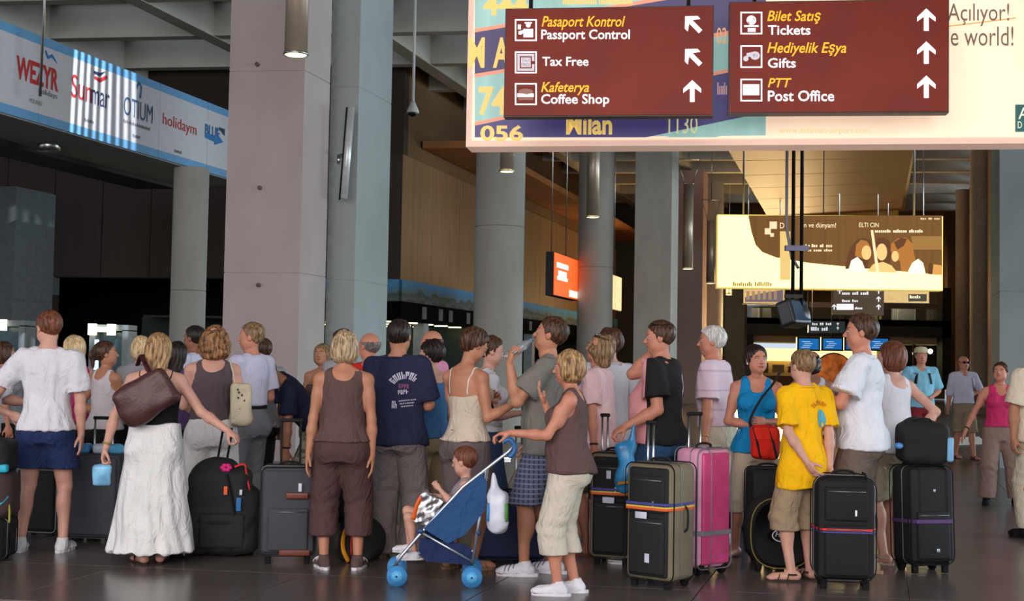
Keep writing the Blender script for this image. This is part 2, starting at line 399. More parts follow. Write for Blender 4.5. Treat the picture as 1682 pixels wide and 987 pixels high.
# columns
def column(label, pxl, pxr, Y, z1, m=M_conc, shape='round', depth=None, joints=(2.7, 5.7), cat='column', grp=None):
    a, b = P(pxl, HOR(pxl), Y), P(pxr, HOR(pxr), Y); c = (a+b)/2; r = (b-a).length/2
    t = empty('concrete_column', (c.x, c.y+(r if shape == 'round' else 0), 0), 0, label, cat, grp); t['kind'] = 'structure'
    zs = [0]+[z for z in joints if z < z1-.3]+[z1]
    for k in range(len(zs)-1):
        mb = MB(); z0, z2 = zs[k]+(.008 if k else 0), zs[k+1]-(.008 if k < len(zs)-2 else 0)
        if shape == 'round':
            n = 36; p = [(math.cos(2*PI*i/n)*r, math.sin(2*PI*i/n)*r) for i in range(n)]
            mb.add([(x, y, z0) for x, y in p]+[(x, y, z2) for x, y in p], [(i, (i+1) % n, n+(i+1) % n, n+i) for i in range(n)], 0, True)
            mb.add([(x, y, z0) for x, y in p]+[(x, y, z2) for x, y in p], [tuple(range(n-1, -1, -1)), tuple(range(n, 2*n))])
            mb.cyl((0, 0, z0-.01), (0, 0, z2+.01), r-.012, 24)
        else:
            dp = depth or 2*r; d1 = BV*r*1.0; d2 = AV*dp
            ft_ = [(-d1)[:2], d1[:2], (d1+d2)[:2], (-d1+d2)[:2]]; mb.prism(ft_, z0, z2); mb.prism([(x*.985, y*.985+.004) for x, y in ft_], z0-.01, z2+.01)
        obj('column_lift', mb, m, t)
    return t, c, r
pil, pc_, pr_ = column('huge square pale concrete pillar with pinkish front face in the queue', 361.5, 491, 19.0, ZB, M_concp, 'square', .92, (2.72, 5.68))
for x, y in ((422, 105), (426, 308), (424, 468)):
    q = P(x, y, 18.96); b = MB(); b.cyl((q.x-pc_.x, q.y-pc_.y+.06, q.z), (q.x-pc_.x, q.y-pc_.y-.005, q.z), .03, 12); obj('formwork_hole', b, mat('hole', (96, 84, 82)), pil)
t2, c2, r2 = column('narrow concrete pier with silver tube lamp, beside the huge pinkish pillar', 541, 580, 20.1, ZB, mat('concrete_blue', (158, 166, 166), .8, vary=.06, scale=(1.6, 1.6, .8), bump=.2, bscale=8), 'square', 1.4, (2.7, 5.7))
b = MB(); g0 = P(533, HOR(533), 20.12); g1 = P(545, HOR(545), 20.12); b.prism([g0[:2], g1[:2], (g1+AV*.5)[:2], (g0+AV*.5)[:2]], 0, ZB); o = obj('joint_infill', b, mat('infill', (150, 156, 154), .8)); tag(o, 'grey recessed concrete strip between the two big pillars', 'column', kind='structure')
b = MB(); q = P(536, 300, 20.0); b.tube([(q.x, q.y, 0), (q.x, q.y, ZB)], .02, 8); tag(obj('drain_pipe', b, M_steel), 'thin steel pipe running up between the pinkish pillar and pier', 'pipe')
column('round concrete column under the advertising banner on the left', 270, 328, 24, 4.98, M_conc)
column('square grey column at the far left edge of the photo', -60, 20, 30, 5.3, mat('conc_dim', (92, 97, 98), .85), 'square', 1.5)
column('thick round concrete column behind the woman in cream camisole', 775, 858, 24, ZB, M_conc, joints=(4.0, 7.2))
column('round concrete column behind the man drinking water', 948, 1007, 34, ZB, M_conc, joints=(4.0, 7.2))
column('square concrete column behind the man in black and pink', 1040, 1100, 34, ZB, M_conc, 'square', 1.2, (3.5, 6.4))
column('reddish concrete column left of the yellow lit advertising board', 1110, 1152, 50, ZB, mat('conc_rose', (168, 140, 134), .85, vary=.08, scale=(1, 1, 1)), 'square', 1.4)
column('slim round column just left of the yellow lit advertising board', 1155, 1189, 53, ZB, M_conc)
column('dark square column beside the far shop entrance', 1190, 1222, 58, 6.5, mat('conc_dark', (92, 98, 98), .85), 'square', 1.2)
column('big bluish concrete pillar at the right edge', 1645, 1790, 20, ZB, mat('conc_right', (134, 142, 144), .8, vary=.08, scale=(1.4, 1.4, 1), bump=.2, bscale=8), 'square', 1.6)
column('round column behind the woman in pink at the right', 1600, 1635, 44, ZB, mat('conc_warm', (168, 156, 140), .75))
column('second round column beyond, right of the far shops', 1574, 1599, 54, ZB, mat('conc_warm2', (150, 142, 132), .75))
b = MB(); a_, b_ = P(1635, HOR(1635), 21), P(1645, HOR(1645), 21); b.prism([a_[:2], b_[:2], (b_+AV*.2)[:2], (a_+AV*.2)[:2]], 0, ZB); obj('trim_1', b, wood('edge_wood', (128, 84, 48)), kind='structure')
# far walls
def wallseg(name, p0, p1, z0, z1, m, th=.3, parent=None, kind='structure', nm=None):
    p0, p1 = Vector(p0), Vector(p1); d = (p1-p0).normalized(); n = Vector((-d.y, d.x, 0))*th
    b = MB(); b.prism([p0[:2], p1[:2], (p1+n)[:2], (p0+n)[:2]], z0, z1); return obj(name, b, m, parent, kind if parent is None else None)
YC = 34.0
cor = P(655, 590, YC); cor.z = 0; uc, vc = uvof(cor)
Lw = lambda u: UV(uc+u, vc)
fw_ = empty('wall_front_left', kind='structure')
# dark wood boards of the upper wall, one by one
n = 16
for i in range(n):
    u0 = -22+i*22/n; mb = ubox(MB(), uc+u0+.01, uc+u0+22/n-.01, vc, vc+.12, 3.57, 6.85); obj('wall_panel', mb, M_wood_d, fw_)
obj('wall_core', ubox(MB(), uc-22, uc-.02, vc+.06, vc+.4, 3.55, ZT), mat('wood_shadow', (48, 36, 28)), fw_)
rw_ = empty('wall_hall_left', kind='structure')
L_A = 34.0; n = 14
for i in range(n):
    v0 = vc+i*L_A/n; obj('wall_panel', ubox(MB(), uc-.12, uc, v0+.01, v0+L_A/n-.01, 3.57, 6.85), M_wood, rw_)
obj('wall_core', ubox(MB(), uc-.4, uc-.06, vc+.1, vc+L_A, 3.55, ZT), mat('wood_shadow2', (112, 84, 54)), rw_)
# sloping timber soffit above the hall wall
b = MB(); b.add([UV(uc, vc, 6.85), UV(uc, vc+L_A, 6.85), UV(uc-.1, vc+L_A, 8.9), UV(uc-3.5, vc+.1, 8.9)], [(0, 1, 2, 3)]); 
b = ubox(MB(), uc, uc+1.6, vc+1.5, vc+L_A, 7.25, 7.45); obj('soffit_strip', b, wood('soffit_orange', (160, 104, 56), (1, 1, 1)), rw_)
# concrete beam band + openings, left
obj('trim_2', ubox(MB(), uc-22, uc-9.6, vc-.15, vc+.3, 3.08, 3.57), mat('band_conc', (126, 134, 134), .8, vary=.1, scale=(1, 1, 1)), kind='structure')
lo_ = empty('wall_lower_left', kind='structure')
obj('wall_panel', ubox(MB(), uc-14.2, uc-9.6, vc, vc+.3, 0, 3.08), wood('lower_wood', (86, 66, 54)), lo_)
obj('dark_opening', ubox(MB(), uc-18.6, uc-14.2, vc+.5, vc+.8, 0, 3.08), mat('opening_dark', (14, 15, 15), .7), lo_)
obj('wall_panel', ubox(MB(), uc-22, uc-18.6, vc, vc+.3, 0, 3.08), mat('lower_grey', (90, 96, 98)), lo_)
# mural band (blue hills) and black shop fascia round the corner
def mural(N, L, tc):
    sx = N.new('ShaderNodeSeparateXYZ'); L.new(tc.outputs['Object'], sx.inputs[0])
    nz = N.new('ShaderNodeTexNoise'); nz.inputs['Scale'].default_value = 1.6; nz.inputs['Detail'].default_value = 5; L.new(tc.outputs['Object'], nz.inputs[0])
    m = N.new('ShaderNodeMath'); m.operation = 'MULTIPLY_ADD'; m.inputs[1].default_value = .5; L.new(nz.outputs[0], m.inputs[0]); L.new(sx.outputs[2], m.inputs[2])
    r = N.new('ShaderNodeValToRGB'); mp = N.new('ShaderNodeMapRange'); mp.inputs[1].default_value = 3.25; mp.inputs[2].default_value = 3.75; L.new(m.outputs[0], mp.inputs[0]); L.new(mp.outputs[0], r.inputs[0])
    e = r.color_ramp.elements; e[0].position = 0; e[0].color = rgb((78, 84, 82)); e[1].position = 1; e[1].color = rgb((96, 160, 204))
    for p_, c in ((.2, (112, 120, 118)), (.42, (84, 100, 100)), (.60, (120, 144, 150)), (.72, (92, 150, 190))): k = e.new(p_); k.color = rgb(c)
    return r.outputs[0]
M_mural = ramp_mat('mural', mural, .9)
fs = empty('shop_front', label='long black shop front with blue landscape mural band under the wood wall', cat='shop front'); 
obj('mural_panel', ubox(MB(), uc-4.5, uc+.08, vc-.1, vc, 3.0, 3.57), M_mural, fs); obj('mural_panel', ubox(MB(), uc, uc+.1, vc-.1, vc+L_A, 3.0, 3.57), M_mural, fs)
M_fas = mat('fascia_matt', (13, 14, 16), .95, spec=.02); obj('fascia', ubox(MB(), uc-4.5, uc+.05, vc-.06, vc+.1, 2.5, 3.0), M_fas, fs); obj('fascia', ubox(MB(), uc-.08, uc+.04, vc-.06, vc+L_A, 2.5, 3.0), M_fas, fs)
for k, v in enumerate((1.6, 3.0, 3.9, 5.6, 6.4, 9.0, 10.5, 13, 16, 19)):
    obj('fascia_figure', ubox(MB(), uc+.04, uc+.06, vc+v, vc+v+.33, 2.6, 2.93), mat('figure_grey', (112, 118, 122), .8, spec=.1), fs)
obj('shop_interior_back', ubox(MB(), uc-7, uc-6.8, vc-.06, vc+L_A, 0, 2.5), mat('shop_back', (44, 52, 50)), fs)
obj('shop_interior_back', ubox(MB(), uc-7, uc-.02, vc+6, vc+6.2, 0, 2.5), mat('shop_back2', (56, 70, 66)), fs)
obj('shop_ceiling', ubox(MB(), uc-7, uc-.05, vc, vc+L_A, 2.5, 2.56), mat('shop_ceiling', (60, 60, 54)), fs)
M_lampy = mat('small_lamp', (255, 236, 176), emit=5.0, vary=0)
for i in range(9):
    for j in range(5):
        b = ubox(MB(), uc-.5-j*1.1, uc-.15-j*1.1, vc+.4+i*1.3, vc+.52+i*1.3, 2.47, 2.5); obj('ceiling_lamp', b, M_lampy, fs)
for i in (2.2, 8, 14): obj('shop_pillar', ubox(MB(), uc-.4, uc-.1, vc+i, vc+i+.4, 0, 2.5), mat('pier_grey', (150, 160, 162)), fs)
# left check-in booths with tube lamps
for k, (xa, xb, y0, lab) in enumerate(((-40, 36, 533, 'grey security booth with bright lamp at the far left edge'), (152, 206, 541, 'grey security booth with bright lamp above the blonde woman in pink'))):
    Y = 26; a, b_ = P(xa, y0, Y), P(xb, y0, Y); bo = empty('security_booth', (a.x, a.y, 0), 0, lab, 'booth'); W_ = b_.x-a.x; z = a.z
    obj('frame', MB().box((0, .3, z/2), (.06, .3, z/2)).box((W_, .3, z/2), (.06, .3, z/2)).box((W_/2, .3, z+.04), (W_/2+.06, .3, .06)), mat('booth_grey', (128, 138, 142), .5), bo)
    obj('lamp', MB().box((W_*.32, -.03, z), (W_*.30, .04, .045)).box((W_*.02, -.05, z), (.07, .06, .11)).box((W_*.6, -.05, z), (.07, .06, .11)), mat('booth_lamp', (255, 250, 214), emit=3.0, vary=0), bo)
    obj('light_strip', MB().box((.1, -.02, z-.5), (.04, .02, .3)), mat('booth_strip', (190, 226, 255), emit=1.5, vary=0), bo)
    obj('glass_panel', MB().box((W_/2, .3, z/2), (W_/2, .02, z/2-.05)), mat('booth_glass', (60, 84, 92), .15), bo)
# banner beam along the hall, upper left
ub = uvof(P(300, 270, 24)); bn = empty('advertising_banner', kind=None); tag(bn, 'long white and blue banner beam with travel company logos, upper left', 'banner')
pb = P(300, 271, 24); pt_ = P(300, 153, 24); zb0, zb1 = pb.z, pt_.z; ubn, vbn = uvof(pb)
obj('banner_beam', ubox(MB(), ubn-1.5, ubn-.03, vbn-13, vbn+2.6, zb0-.02, zb1-.02), mat('beam_grey', (150, 152, 148), .8), bn)
PLB = Plane(UV(ubn, vbn, zb0), AV, (0, 0, 1)); PLB.n = Vector((AV.y, -AV.x, 0))
for i in range(9):
    v0 = vbn-13+i*15.6/9; v1 = v0+15.6/9-.012
    pn_ = empty('banner_panel', parent=bn)
    obj('print_field', ubox(MB(), ubn-.03, ubn+.012, v0, v1, zb0+.14, zb1-.14), mat('banner_white', (206, 206, 214), .35, vary=.03), pn_)
    for z_ in (zb0, zb1-.14): obj('blue_edge', ubox(MB(), ubn-.03, ubn+.012, v0, v1, z_, z_+.14), mat('banner_blue', (104, 164, 212), .35, vary=.04), pn_)
def logo(txt, x0, y1, x1, y0, c, nm, **k):
    sign_text(PLB, txt, x0, y0, x1, y1, mat('logo_'+nm, c, vary=0), bn, off=.02, **k)
def logo2(txt, x0, z0, x1, z1, c, nm, **k):
    """upright lettering on the banner: photo x range, heights as fractions of the banner"""
    vs, fs_, lo, hi = text_mesh(txt, k.get('bold', 0), k.get('shear', 0)); ua = PLB.uv(x0, 200)[0]; ub_ = PLB.uv(x1, 200)[0]; H_ = zb1-zb0; out = []
    for v in vs:
        s = (v[0]-lo[0])/(hi[0]-lo[0]); t = (v[1]-lo[1])/(hi[1]-lo[1]); out.append(PLB.pt(ua+(ub_-ua)*s, H_*(z0+(z1-z0)*t), .02))
    obj('lettering', MB().add(out, fs_), mat('logo_'+nm, c, vary=0), bn)
def wb(x0, z0, x1, z1):
    H_ = zb1-zb0; b = MB(); n = max(5, int((x1-x0)/2.6))
    for i in range(n):
        a = x0+(x1-x0)*i/n; c_ = a+(x1-x0)/n*.7; b.add([PLB.pt(PLB.uv(u, 200)[0], H_*z, .02) for u, z in ((a, z0), (c_, z0), (c_, z1-(i % 2)*.01), (a, z1-(i % 2)*.01))], [(0, 1, 2, 3)])
    obj('lettering', b, mat('logo_grey2', (120, 120, 128), vary=0), bn)
logo2('WEZYR', 22, .42, 92, .68, (190, 44, 46), 'red', bold=.03); logo2('holidays', 60, .32, 91, .40, (96, 96, 100), 'grey'); logo2('POLAND', 46, .20, 66, .25, (120, 120, 128), 'grey2')
logo2('Sun', 114, .42, 147, .70, (190, 44, 46), 'red'); logo2('mar', 147, .42, 177, .60, (40, 50, 88), 'navy'); wb(137, .18, 153, .22)
logo2('OTIUM', 201, .42, 249, .66, (52, 84, 120), 'teal'); wb(201, .32, 246, .36); wb(217, .17, 230, .21)
logo2("holidaym", 266, .42, 322, .62, (190, 44, 46), 'red'); wb(287, .14, 299, .18); logo2('BLUE', 336, .52, 360, .68, (36, 104, 168), 'blue', bold=.03)
def banner_poly(pts, c, nm):
    H_ = zb1-zb0; out = [PLB.pt(PLB.uv(x, 200)[0], H_*z, .021) for x, z in pts]; obj('logo_shape', MB().add(out, [tuple(range(len(out)))]), mat('logo_'+nm, c, vary=0), bn)
banner_poly([(68, .84), (73, .76), (80, .80), (90, .74), (86, .79), (80, .84), (74, .80), (70, .86)], (36, 120, 186), 'skyblue')
banner_poly([(150, .74), (160, .71), (173, .80), (170, .83), (160, .76), (152, .77)], (190, 44, 46), 'red'); banner_poly([(149, .80), (160, .79), (170, .88), (160, .83), (150, .83)], (40, 50, 88), 'navy')
banner_poly([(226, .70), (229, .70), (230, .86), (225, .92), (221, .86), (222, .80), (224, .86), (226, .88), (228, .84)], (40, 100, 160), 'teal2')
banner_poly([(336, .48), (352, .46), (352, .42), (366, .50), (356, .60), (356, .54), (336, .54)], (36, 120, 186), 'skyblue'); banner_poly([(358, .70), (368, .70), (368, .60), (363, .64)], (36, 60, 110), 'navy')
b = MB(); q = P(66, 150, 19.2); b.tube([(q.x, q.y, P(66, 158, 19.2).z), (q.x+.05, q.y, ZT+.02)], .022, 8); o = obj('hanger_rod', b, M_steel, bn)
# dark service strip with a floodlight under the banner beam
obj('service_strip', ubox(MB(), ubn-2.4, ubn-1.5, vbn-9, vbn+2.6, zb0-.1, zb0+.5), M_dark, bn)
q = P(80, 243, 21.8); fl_ = empty('flood_lamp', q, 0, 'round silver flood lamp under the white banner beam', 'lamp'); obj('housing', MB().cyl((0, 0, .15), (0, 0, -.05), .16, 20, .2), M_steel, fl_); obj('bracket', MB().box((0, 0, .24), (.03, .03, .10)).box((0, 0, .22), (.03, .03, .10)), M_black, fl_)

obj('wall_far_left', ubox(MB(), uc-23, uc+1, vc+L_A+3, vc+L_A+3.4, 0, ZT), M_wood_d, kind='structure')
obj('wall_left', ubox(MB(), uc-24, uc-23.6, -9, vc+L_A, 0, ZT), mat('left_wall', (100, 100, 98)), kind='structure')

obj('wall_left_end', ubox(MB(), uc-24, uc-21.5, vc-.2, vc+.2, 0, ZT), mat('left_wall', (100, 100, 98)), kind='structure')
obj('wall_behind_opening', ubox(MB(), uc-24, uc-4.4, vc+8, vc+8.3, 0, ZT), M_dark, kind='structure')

q = [PZ(x, y, .002) for x, y in ((1566, 731), (1560, 719), (1608, 717), (1622, 729))]; tag(obj('floor_patch', MB().prism([p[:2] for p in q], .0, .004), mat('patch_white', (226, 226, 220), .5)), 'white rectangular patch on the floor behind the man in sunglasses', 'floor marking')  # flat white quad lying on the far floor
# ---------------------------------------------------------------- end of the hall
YE = 60.0
def PE(px, py, Y=YE): return P(px, py, Y)
def ebox(name, x0, y0, x1, y1, Y, dy, m, parent=None, kind=None, b=None):
    a = P(x0, y1, Y); c = P(x1, y0, Y); mb = b or MB(); mb.box(((a.x+c.x)/2, Y+dy/2, (a.z+c.z)/2), (abs(c.x-a.x)/2, abs(dy)/2, abs(c.z-a.z)/2))
    return obj(name, mb, m, parent, kind) if b is None else mb
M_dt = mat('dark_teal', (40, 46, 46), .6); M_warm = mat('warm_plaster', (190, 160, 110), .6)
obj('wall_end', ebox(None, 900, 215, 1222, 640, YE+2, .4, None, b=MB()), mat('end_dark', (58, 56, 50)), kind='structure')
obj('wall_end_right', ebox(None, 1556, 215, 1720, 640, YE+2, .4, None, b=MB()), wood('end_wood', (112, 92, 70)), kind='structure')
obj('wall_end_top', ebox(None, 1180, 215, 1600, 474, YE+2.4, .4, None, b=MB()), wood('end_wood2', (130, 98, 60)), kind='structure')
w0 = P(1574, 600, YE+2); w1 = P(1637, 600, 40)
b = MB(); b.prism([w0[:2], w1[:2], (w1+Vector((.3, 0, 0)))[:2], (w0+Vector((.3, 0, 0)))[:2]], 0, ZB); obj('wall_right', b, wood('right_wood', (118, 96, 76)), kind='structure')
# mezzanine and shop
mz = empty('mezzanine', kind='structure')
ebox('fascia', 1215, 527, 1562, 549, YE, .6, mat('fascia', (52, 56, 56), .5), mz); ebox('back_wall', 1215, 470, 1562, 527, YE+6, .3, mat('mezz_back', (150, 112, 66)), mz)
obj('mezzanine_floor', ebox(None, 1215, 527, 1562, 531, YE, 8, None, b=MB()), M_dt, mz)
for i in range(12):
    x0 = 1218+i*28.6; ebox('railing_glass', x0, 502, x0+27, 527, YE+.1, .03, mat('rail_glass', (120, 136, 132), .1, alpha=.35), mz)
ebox('handrail', 1215, 500, 1562, 502.5, YE+.08, .06, M_steel, mz)
for x, y0, y1, c in ((1484, 500, 526, (190, 214, 226)), (1240, 490, 512, (150, 150, 140)), (1258, 494, 516, (120, 130, 130)), (1420, 505, 524, (120, 130, 110)), (1440, 504, 524, (150, 150, 120)), (1530, 506, 526, (110, 116, 110))):
    q = P(x, y1, YE+3); ht = (y1-y0)*YE/FPX; tag(obj('display_stand', MB().rbox((q.x, q.y, P(x, 527, YE+3).z+ht/2), (.22 if x != 1484 else .55, .2, ht/2), .04), mat('stand_%d' % x, c)), {1484: 'pale blue display panel behind the upper gallery railing', 1240: 'grey rack at the left end of the upper gallery', 1258: 'slim dark rack second from the left on the upper gallery', 1420: 'greenish rack on the middle of the upper gallery', 1440: 'yellowish rack right of the greenish rack on the upper gallery', 1530: 'grey rack at the right end of the upper gallery'}[x], 'rack')
ebox('side_pier', 1215, 549, 1238, 640, YE, .8, M_dt, mz); ebox('side_pier', 1548, 473, 1562, 640, YE, .8, M_dt, mz)
sh = empty('far_shop', label='brightly lit shop at the far end of the hall under the gallery', cat='shop')
ebox('back_wall', 1236, 575, 1452, 650, YE+5, .2, mat('shop_wall', (228, 196, 130), .6, vary=.2, scale=(.6, .6, .6)), sh); ebox('back_wall', 1452, 549, 1552, 650, YE+5, .2, mat('shop_dark', (46, 38, 28)), sh)
ebox('light_cove', 1238, 549, 1552, 561, YE+1.0, 3.5, mat('cove', (214, 196, 150), .5), sh)
ebox('light_panel', 1236, 575, 1440, 592, YE+4.6, .1, mat('shop_light', (255, 232, 160), emit=1.6, vary=0), sh)
ebox('counter', 1238, 622, 1552, 650, YE+2.5, .8, mat('counter', (120, 96, 66), .4), sh)
for x, y in ((1477, 583), (1503, 581), (1528, 577)): obj('globe_lamp', MB().sphere(P(x, y, YE+2), .12, 14), mat('globe', (255, 236, 180), emit=6, vary=0), sh)
for x in (1465, 1500, 1541): ebox('shop_post', x, 561, x+4, 640, YE+1.2, .1, mat('post_red', (84, 40, 34)), sh)
for i in range(7): ebox('shelf_goods', 1244+i*26, 596+(i % 3)*3, 1262+i*26, 612, YE+4, .3, mat('goods_%d' % (i % 4), ((170, 120, 70), (210, 190, 150), (130, 90, 60), (190, 70, 50))[i % 4], .6), sh)
q = P(1370, 612, 52); pm = empty('round_display', (q.x, q.y, 0), 0, 'round orange patterned display disc standing in front of the far shop', 'display')
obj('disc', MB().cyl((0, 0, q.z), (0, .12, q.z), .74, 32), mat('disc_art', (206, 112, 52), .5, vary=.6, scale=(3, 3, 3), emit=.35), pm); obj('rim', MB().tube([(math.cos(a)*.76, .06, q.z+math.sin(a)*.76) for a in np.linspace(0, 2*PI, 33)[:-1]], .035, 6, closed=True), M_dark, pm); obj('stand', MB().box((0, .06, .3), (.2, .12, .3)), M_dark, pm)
# blue flight screens
for k, (x0, x1, lab) in enumerate(((1309, 1348, 'blue flight information screen, first of the row on the left'), (1349, 1386, 'blue flight information screen, second from the left'), (1387, 1424, 'blue flight information screen behind the tall man in white'), (1425, 1462, 'blue flight information screen, last of the row on the right'))):
    Y = 50; a = P(x0, 576, Y); c = P(x1, 554, Y); t = empty('flight_screen', ((a.x+c.x)/2, Y, a.z), 0, lab, 'screen', 'flight information screens'); W_ = (c.x-a.x)/2-.005; Hh = (c.z-a.z)/2
    obj('casing', MB().rbox((0, .1, Hh), (W_, .1, Hh), .02), M_black, t); obj('display', MB().box((0, -.005, Hh), (W_-.07, .008, Hh-.06)), mat('screen_blue', (28, 120, 200), emit=.7, vary=.25, scale=(1, 1, 1)), t)
    b = MB()
    for r in range(4): b.box((-W_*.3+((r*37) % 5)*.03, -.016, Hh*.5+r*Hh*.28), (W_*.35, .003, .012))
    obj('text_rows', b, mat('screen_text', (190, 220, 240), emit=.8, vary=0), t)
    obj('hanger', MB().cyl((0, .1, Hh*2), (0, .1, ZT+.02-a.z), .025, 8), M_dark, t)
# wooden soffit panel over the middle of the hall
zs = 6.55
A_, B_, C_, D_ = PZ(1190, 236, zs), PZ(1502, 236, zs), PZ(1480, 345, zs), PZ(1262, 358, zs)
so = empty('trim_3', kind='structure'); rows = 6
for i in range(rows):
    s0, s1 = i/rows, (i+1)/rows-.004
    s0, s1 = 1-(1-s0)**1.0, 1-(1-s1)**1.0
    q = [A_.lerp(D_, s0), B_.lerp(C_, s0), B_.lerp(C_, s1), A_.lerp(D_, s1)]; obj('soffit_panel', MB().prism([p[:2] for p in q], zs, zs+.2), M_soffit, so)
for p in (A_.lerp(D_, .05), B_.lerp(C_, .05), A_.lerp(D_, .9), B_.lerp(C_, .9)): obj('hanger', MB().box((p.x, p.y, (zs+ZB)/2+.1), (.05, .05, (ZB-zs)/2-.1)), M_dark, so)
e0 = D_+Vector((0, .3, -.0)); e1 = C_+Vector((0, .3, 0)); b = MB(); b.prism([e0[:2], e1[:2], (e1+Vector((0, .3, 0)))[:2], (e0+Vector((0, .3, 0)))[:2]], zs-.35, zs+.2); obj('soffit_end', b, M_soffit, so)
# ---------------------------------------------------------------- advertising boards
def board(label, x0, y0, x1, y1, Y, th, face_m, yaw=8, frame=0.0, frame_m=None, name='advertising_board', kind=None, top_over=0, hang=True):
    e1 = Vector((math.cos(math.radians(yaw)), -math.sin(math.radians(yaw)), 0)); o = P(x0, y1, Y); pl = Plane(o, e1, (0, 0, 1)); pl.n = Vector((-math.sin(math.radians(yaw)), -math.cos(math.radians(yaw)), 0))
    W_ = pl.uv(x1, (y0+y1)/2)[0]; H_ = pl.uv(x0, y0)[1]+top_over
    M = Matrix((e1, -pl.n, Vector((0, 0, 1)))).transposed().to_4x4()
    t = empty(name, o, 0, label, 'sign')
    t.rotation_euler = (0, 0, -math.radians(yaw))
    obj('housing', MB().box((W_/2, th/2+.005, H_/2), (W_/2, th/2, H_/2)), frame_m or M_black, t)
    obj('face', MB().box((W_/2, -.002, H_/2), (W_/2-frame, .006, H_/2-frame)), face_m, t)
    if hang: 
        b = MB(); zt_ = ZT-o.z+.05
        for f in (.12, .88): obj('hanger_rod', MB().cyl((W_*f, th/2, H_), (W_*f, th/2, zt_), .02, 8), M_steel, t)
    pl.root = t; pl.Wd = W_; pl.Ht = H_; t['_w'] = W_; del t['_w']
    return t, pl
def onb(pl, fn, *a, **k):
    """make world-space print meshes children of the board, keeping them in place"""
    o = fn(pl, *a, **k)
    if o is not None:
        M = pl.root.matrix_world if False else (Matrix.Translation(pl.root.location) @ pl.root.rotation_euler.to_matrix().to_4x4())
        o.data.transform(M.inverted())
    return o
cream = mat('lightbox_cream', (250, 216, 186), .3, vary=.05, scale=(2.6, .2, .3), emit=.80)
bt, bp = board('huge backlit cream advertising board with tilted departure board print', 765, -60, 1790, 241, 13, .35, cream, 8.2, .06, mat('board_rim', (228, 190, 172), .35, emit=.45, vary=.02))
EM = lambda n, c, e=.8, v=0: mat('lit_'+n, c, .4, emit=e, vary=v, scale=(8, .3, .2))
clipL = (780, -60, 1258, 226)
onb(bp, sign_poly, [(780, -60), (1258, -60), (1258, 223), (780, 226)], EM('teal', (150, 190, 184), .62, .10), bt, .012, 'print')
def band(y0l, y1l, sl, c, off=.014, x0=780, x1=1258, nm='x'):
    onb(bp, sign_poly, [(x0, y0l), (x1, y0l+sl*(x1-x0)), (x1, y1l+sl*(x1-x0)), (x0, y1l)], EM(nm, c, .62, .05), bt, off, 'print', clipL)
band(52, 126, -.17, (74, 66, 104), .014, nm='violet'); band(48, 54, -.17, (226, 150, 120), .015, nm='salmon'); band(122, 128, -.17, (226, 150, 120), .015, nm='salmon')
band(205, 285, -.21, (74, 68, 118), .014, nm='violet2'); band(201, 207, -.21, (226, 150, 120), .015, nm='salmon'); band(272, 292, -.24, (150, 190, 184), .0145, 900, 1258, nm='tealb')
def btxt(s, x0, y0, x1, y1, c=(232, 196, 110), nm='yellow', e=.7, **k): onb(bp, sign_text, s, x0, y0, x1, y1, EM(nm, c, e), bt, off=.018, slope=True, **k)
btxt('444', 794, -10, 868, 26, bold=.03); btxt('M', 770, 62, 797, 112, bold=.03); btxt('A', 810, 62, 838, 112, bold=.03); btxt('740', 786, 142, 858, 190, bold=.03); btxt('056', 789, 206, 860, 232, bold=.03); btxt('Milan', 930, 188, 1006, 222, bold=.03)
btxt('1130', 1098, 190, 1146, 220, (210, 206, 150), 'paleyellow'); btxt('02', 1177, 46, 1194, 72, (228, 170, 120), 'peach'); onb(bp, word_bars, 925, -16, 1040, 8, EM('yellow', (232, 196, 110), .7), bt, .018, 2)
onb(bp, word_bars, 1178, 136, 1195, 156, EM('mauve', (190, 150, 150), .6), bt, .018, 1)
btxt('A\u00e7\u0131l\u0131yor!', 1556, 6, 1657, 44, (122, 100, 92), 'umber', .3, bold=-.0); btxt('the world!', 1534, 44, 1664, 76, (122, 100, 92), 'umber', .3)
onb(bp, sign_poly, [(1556, 43), (1668, 29), (1668, 31), (1556, 45)], EM('ochre', (226, 160, 80), .6), bt, .013)
btxt('www.dalaman-airport.com', 1280, 210, 1428, 222, (238, 186, 140), 'faint', .7)
onb(bp, sign_poly, [(1667, 172), (1700, 172), (1700, 217), (1667, 217)], EM('green', (24, 92, 88), .4), bt, .013); btxt('A', 1672, 177, 1690, 196, (230, 226, 200), 'creamtxt'); btxt('D', 1671, 200, 1678, 211, (230, 226, 200), 'creamtxt')
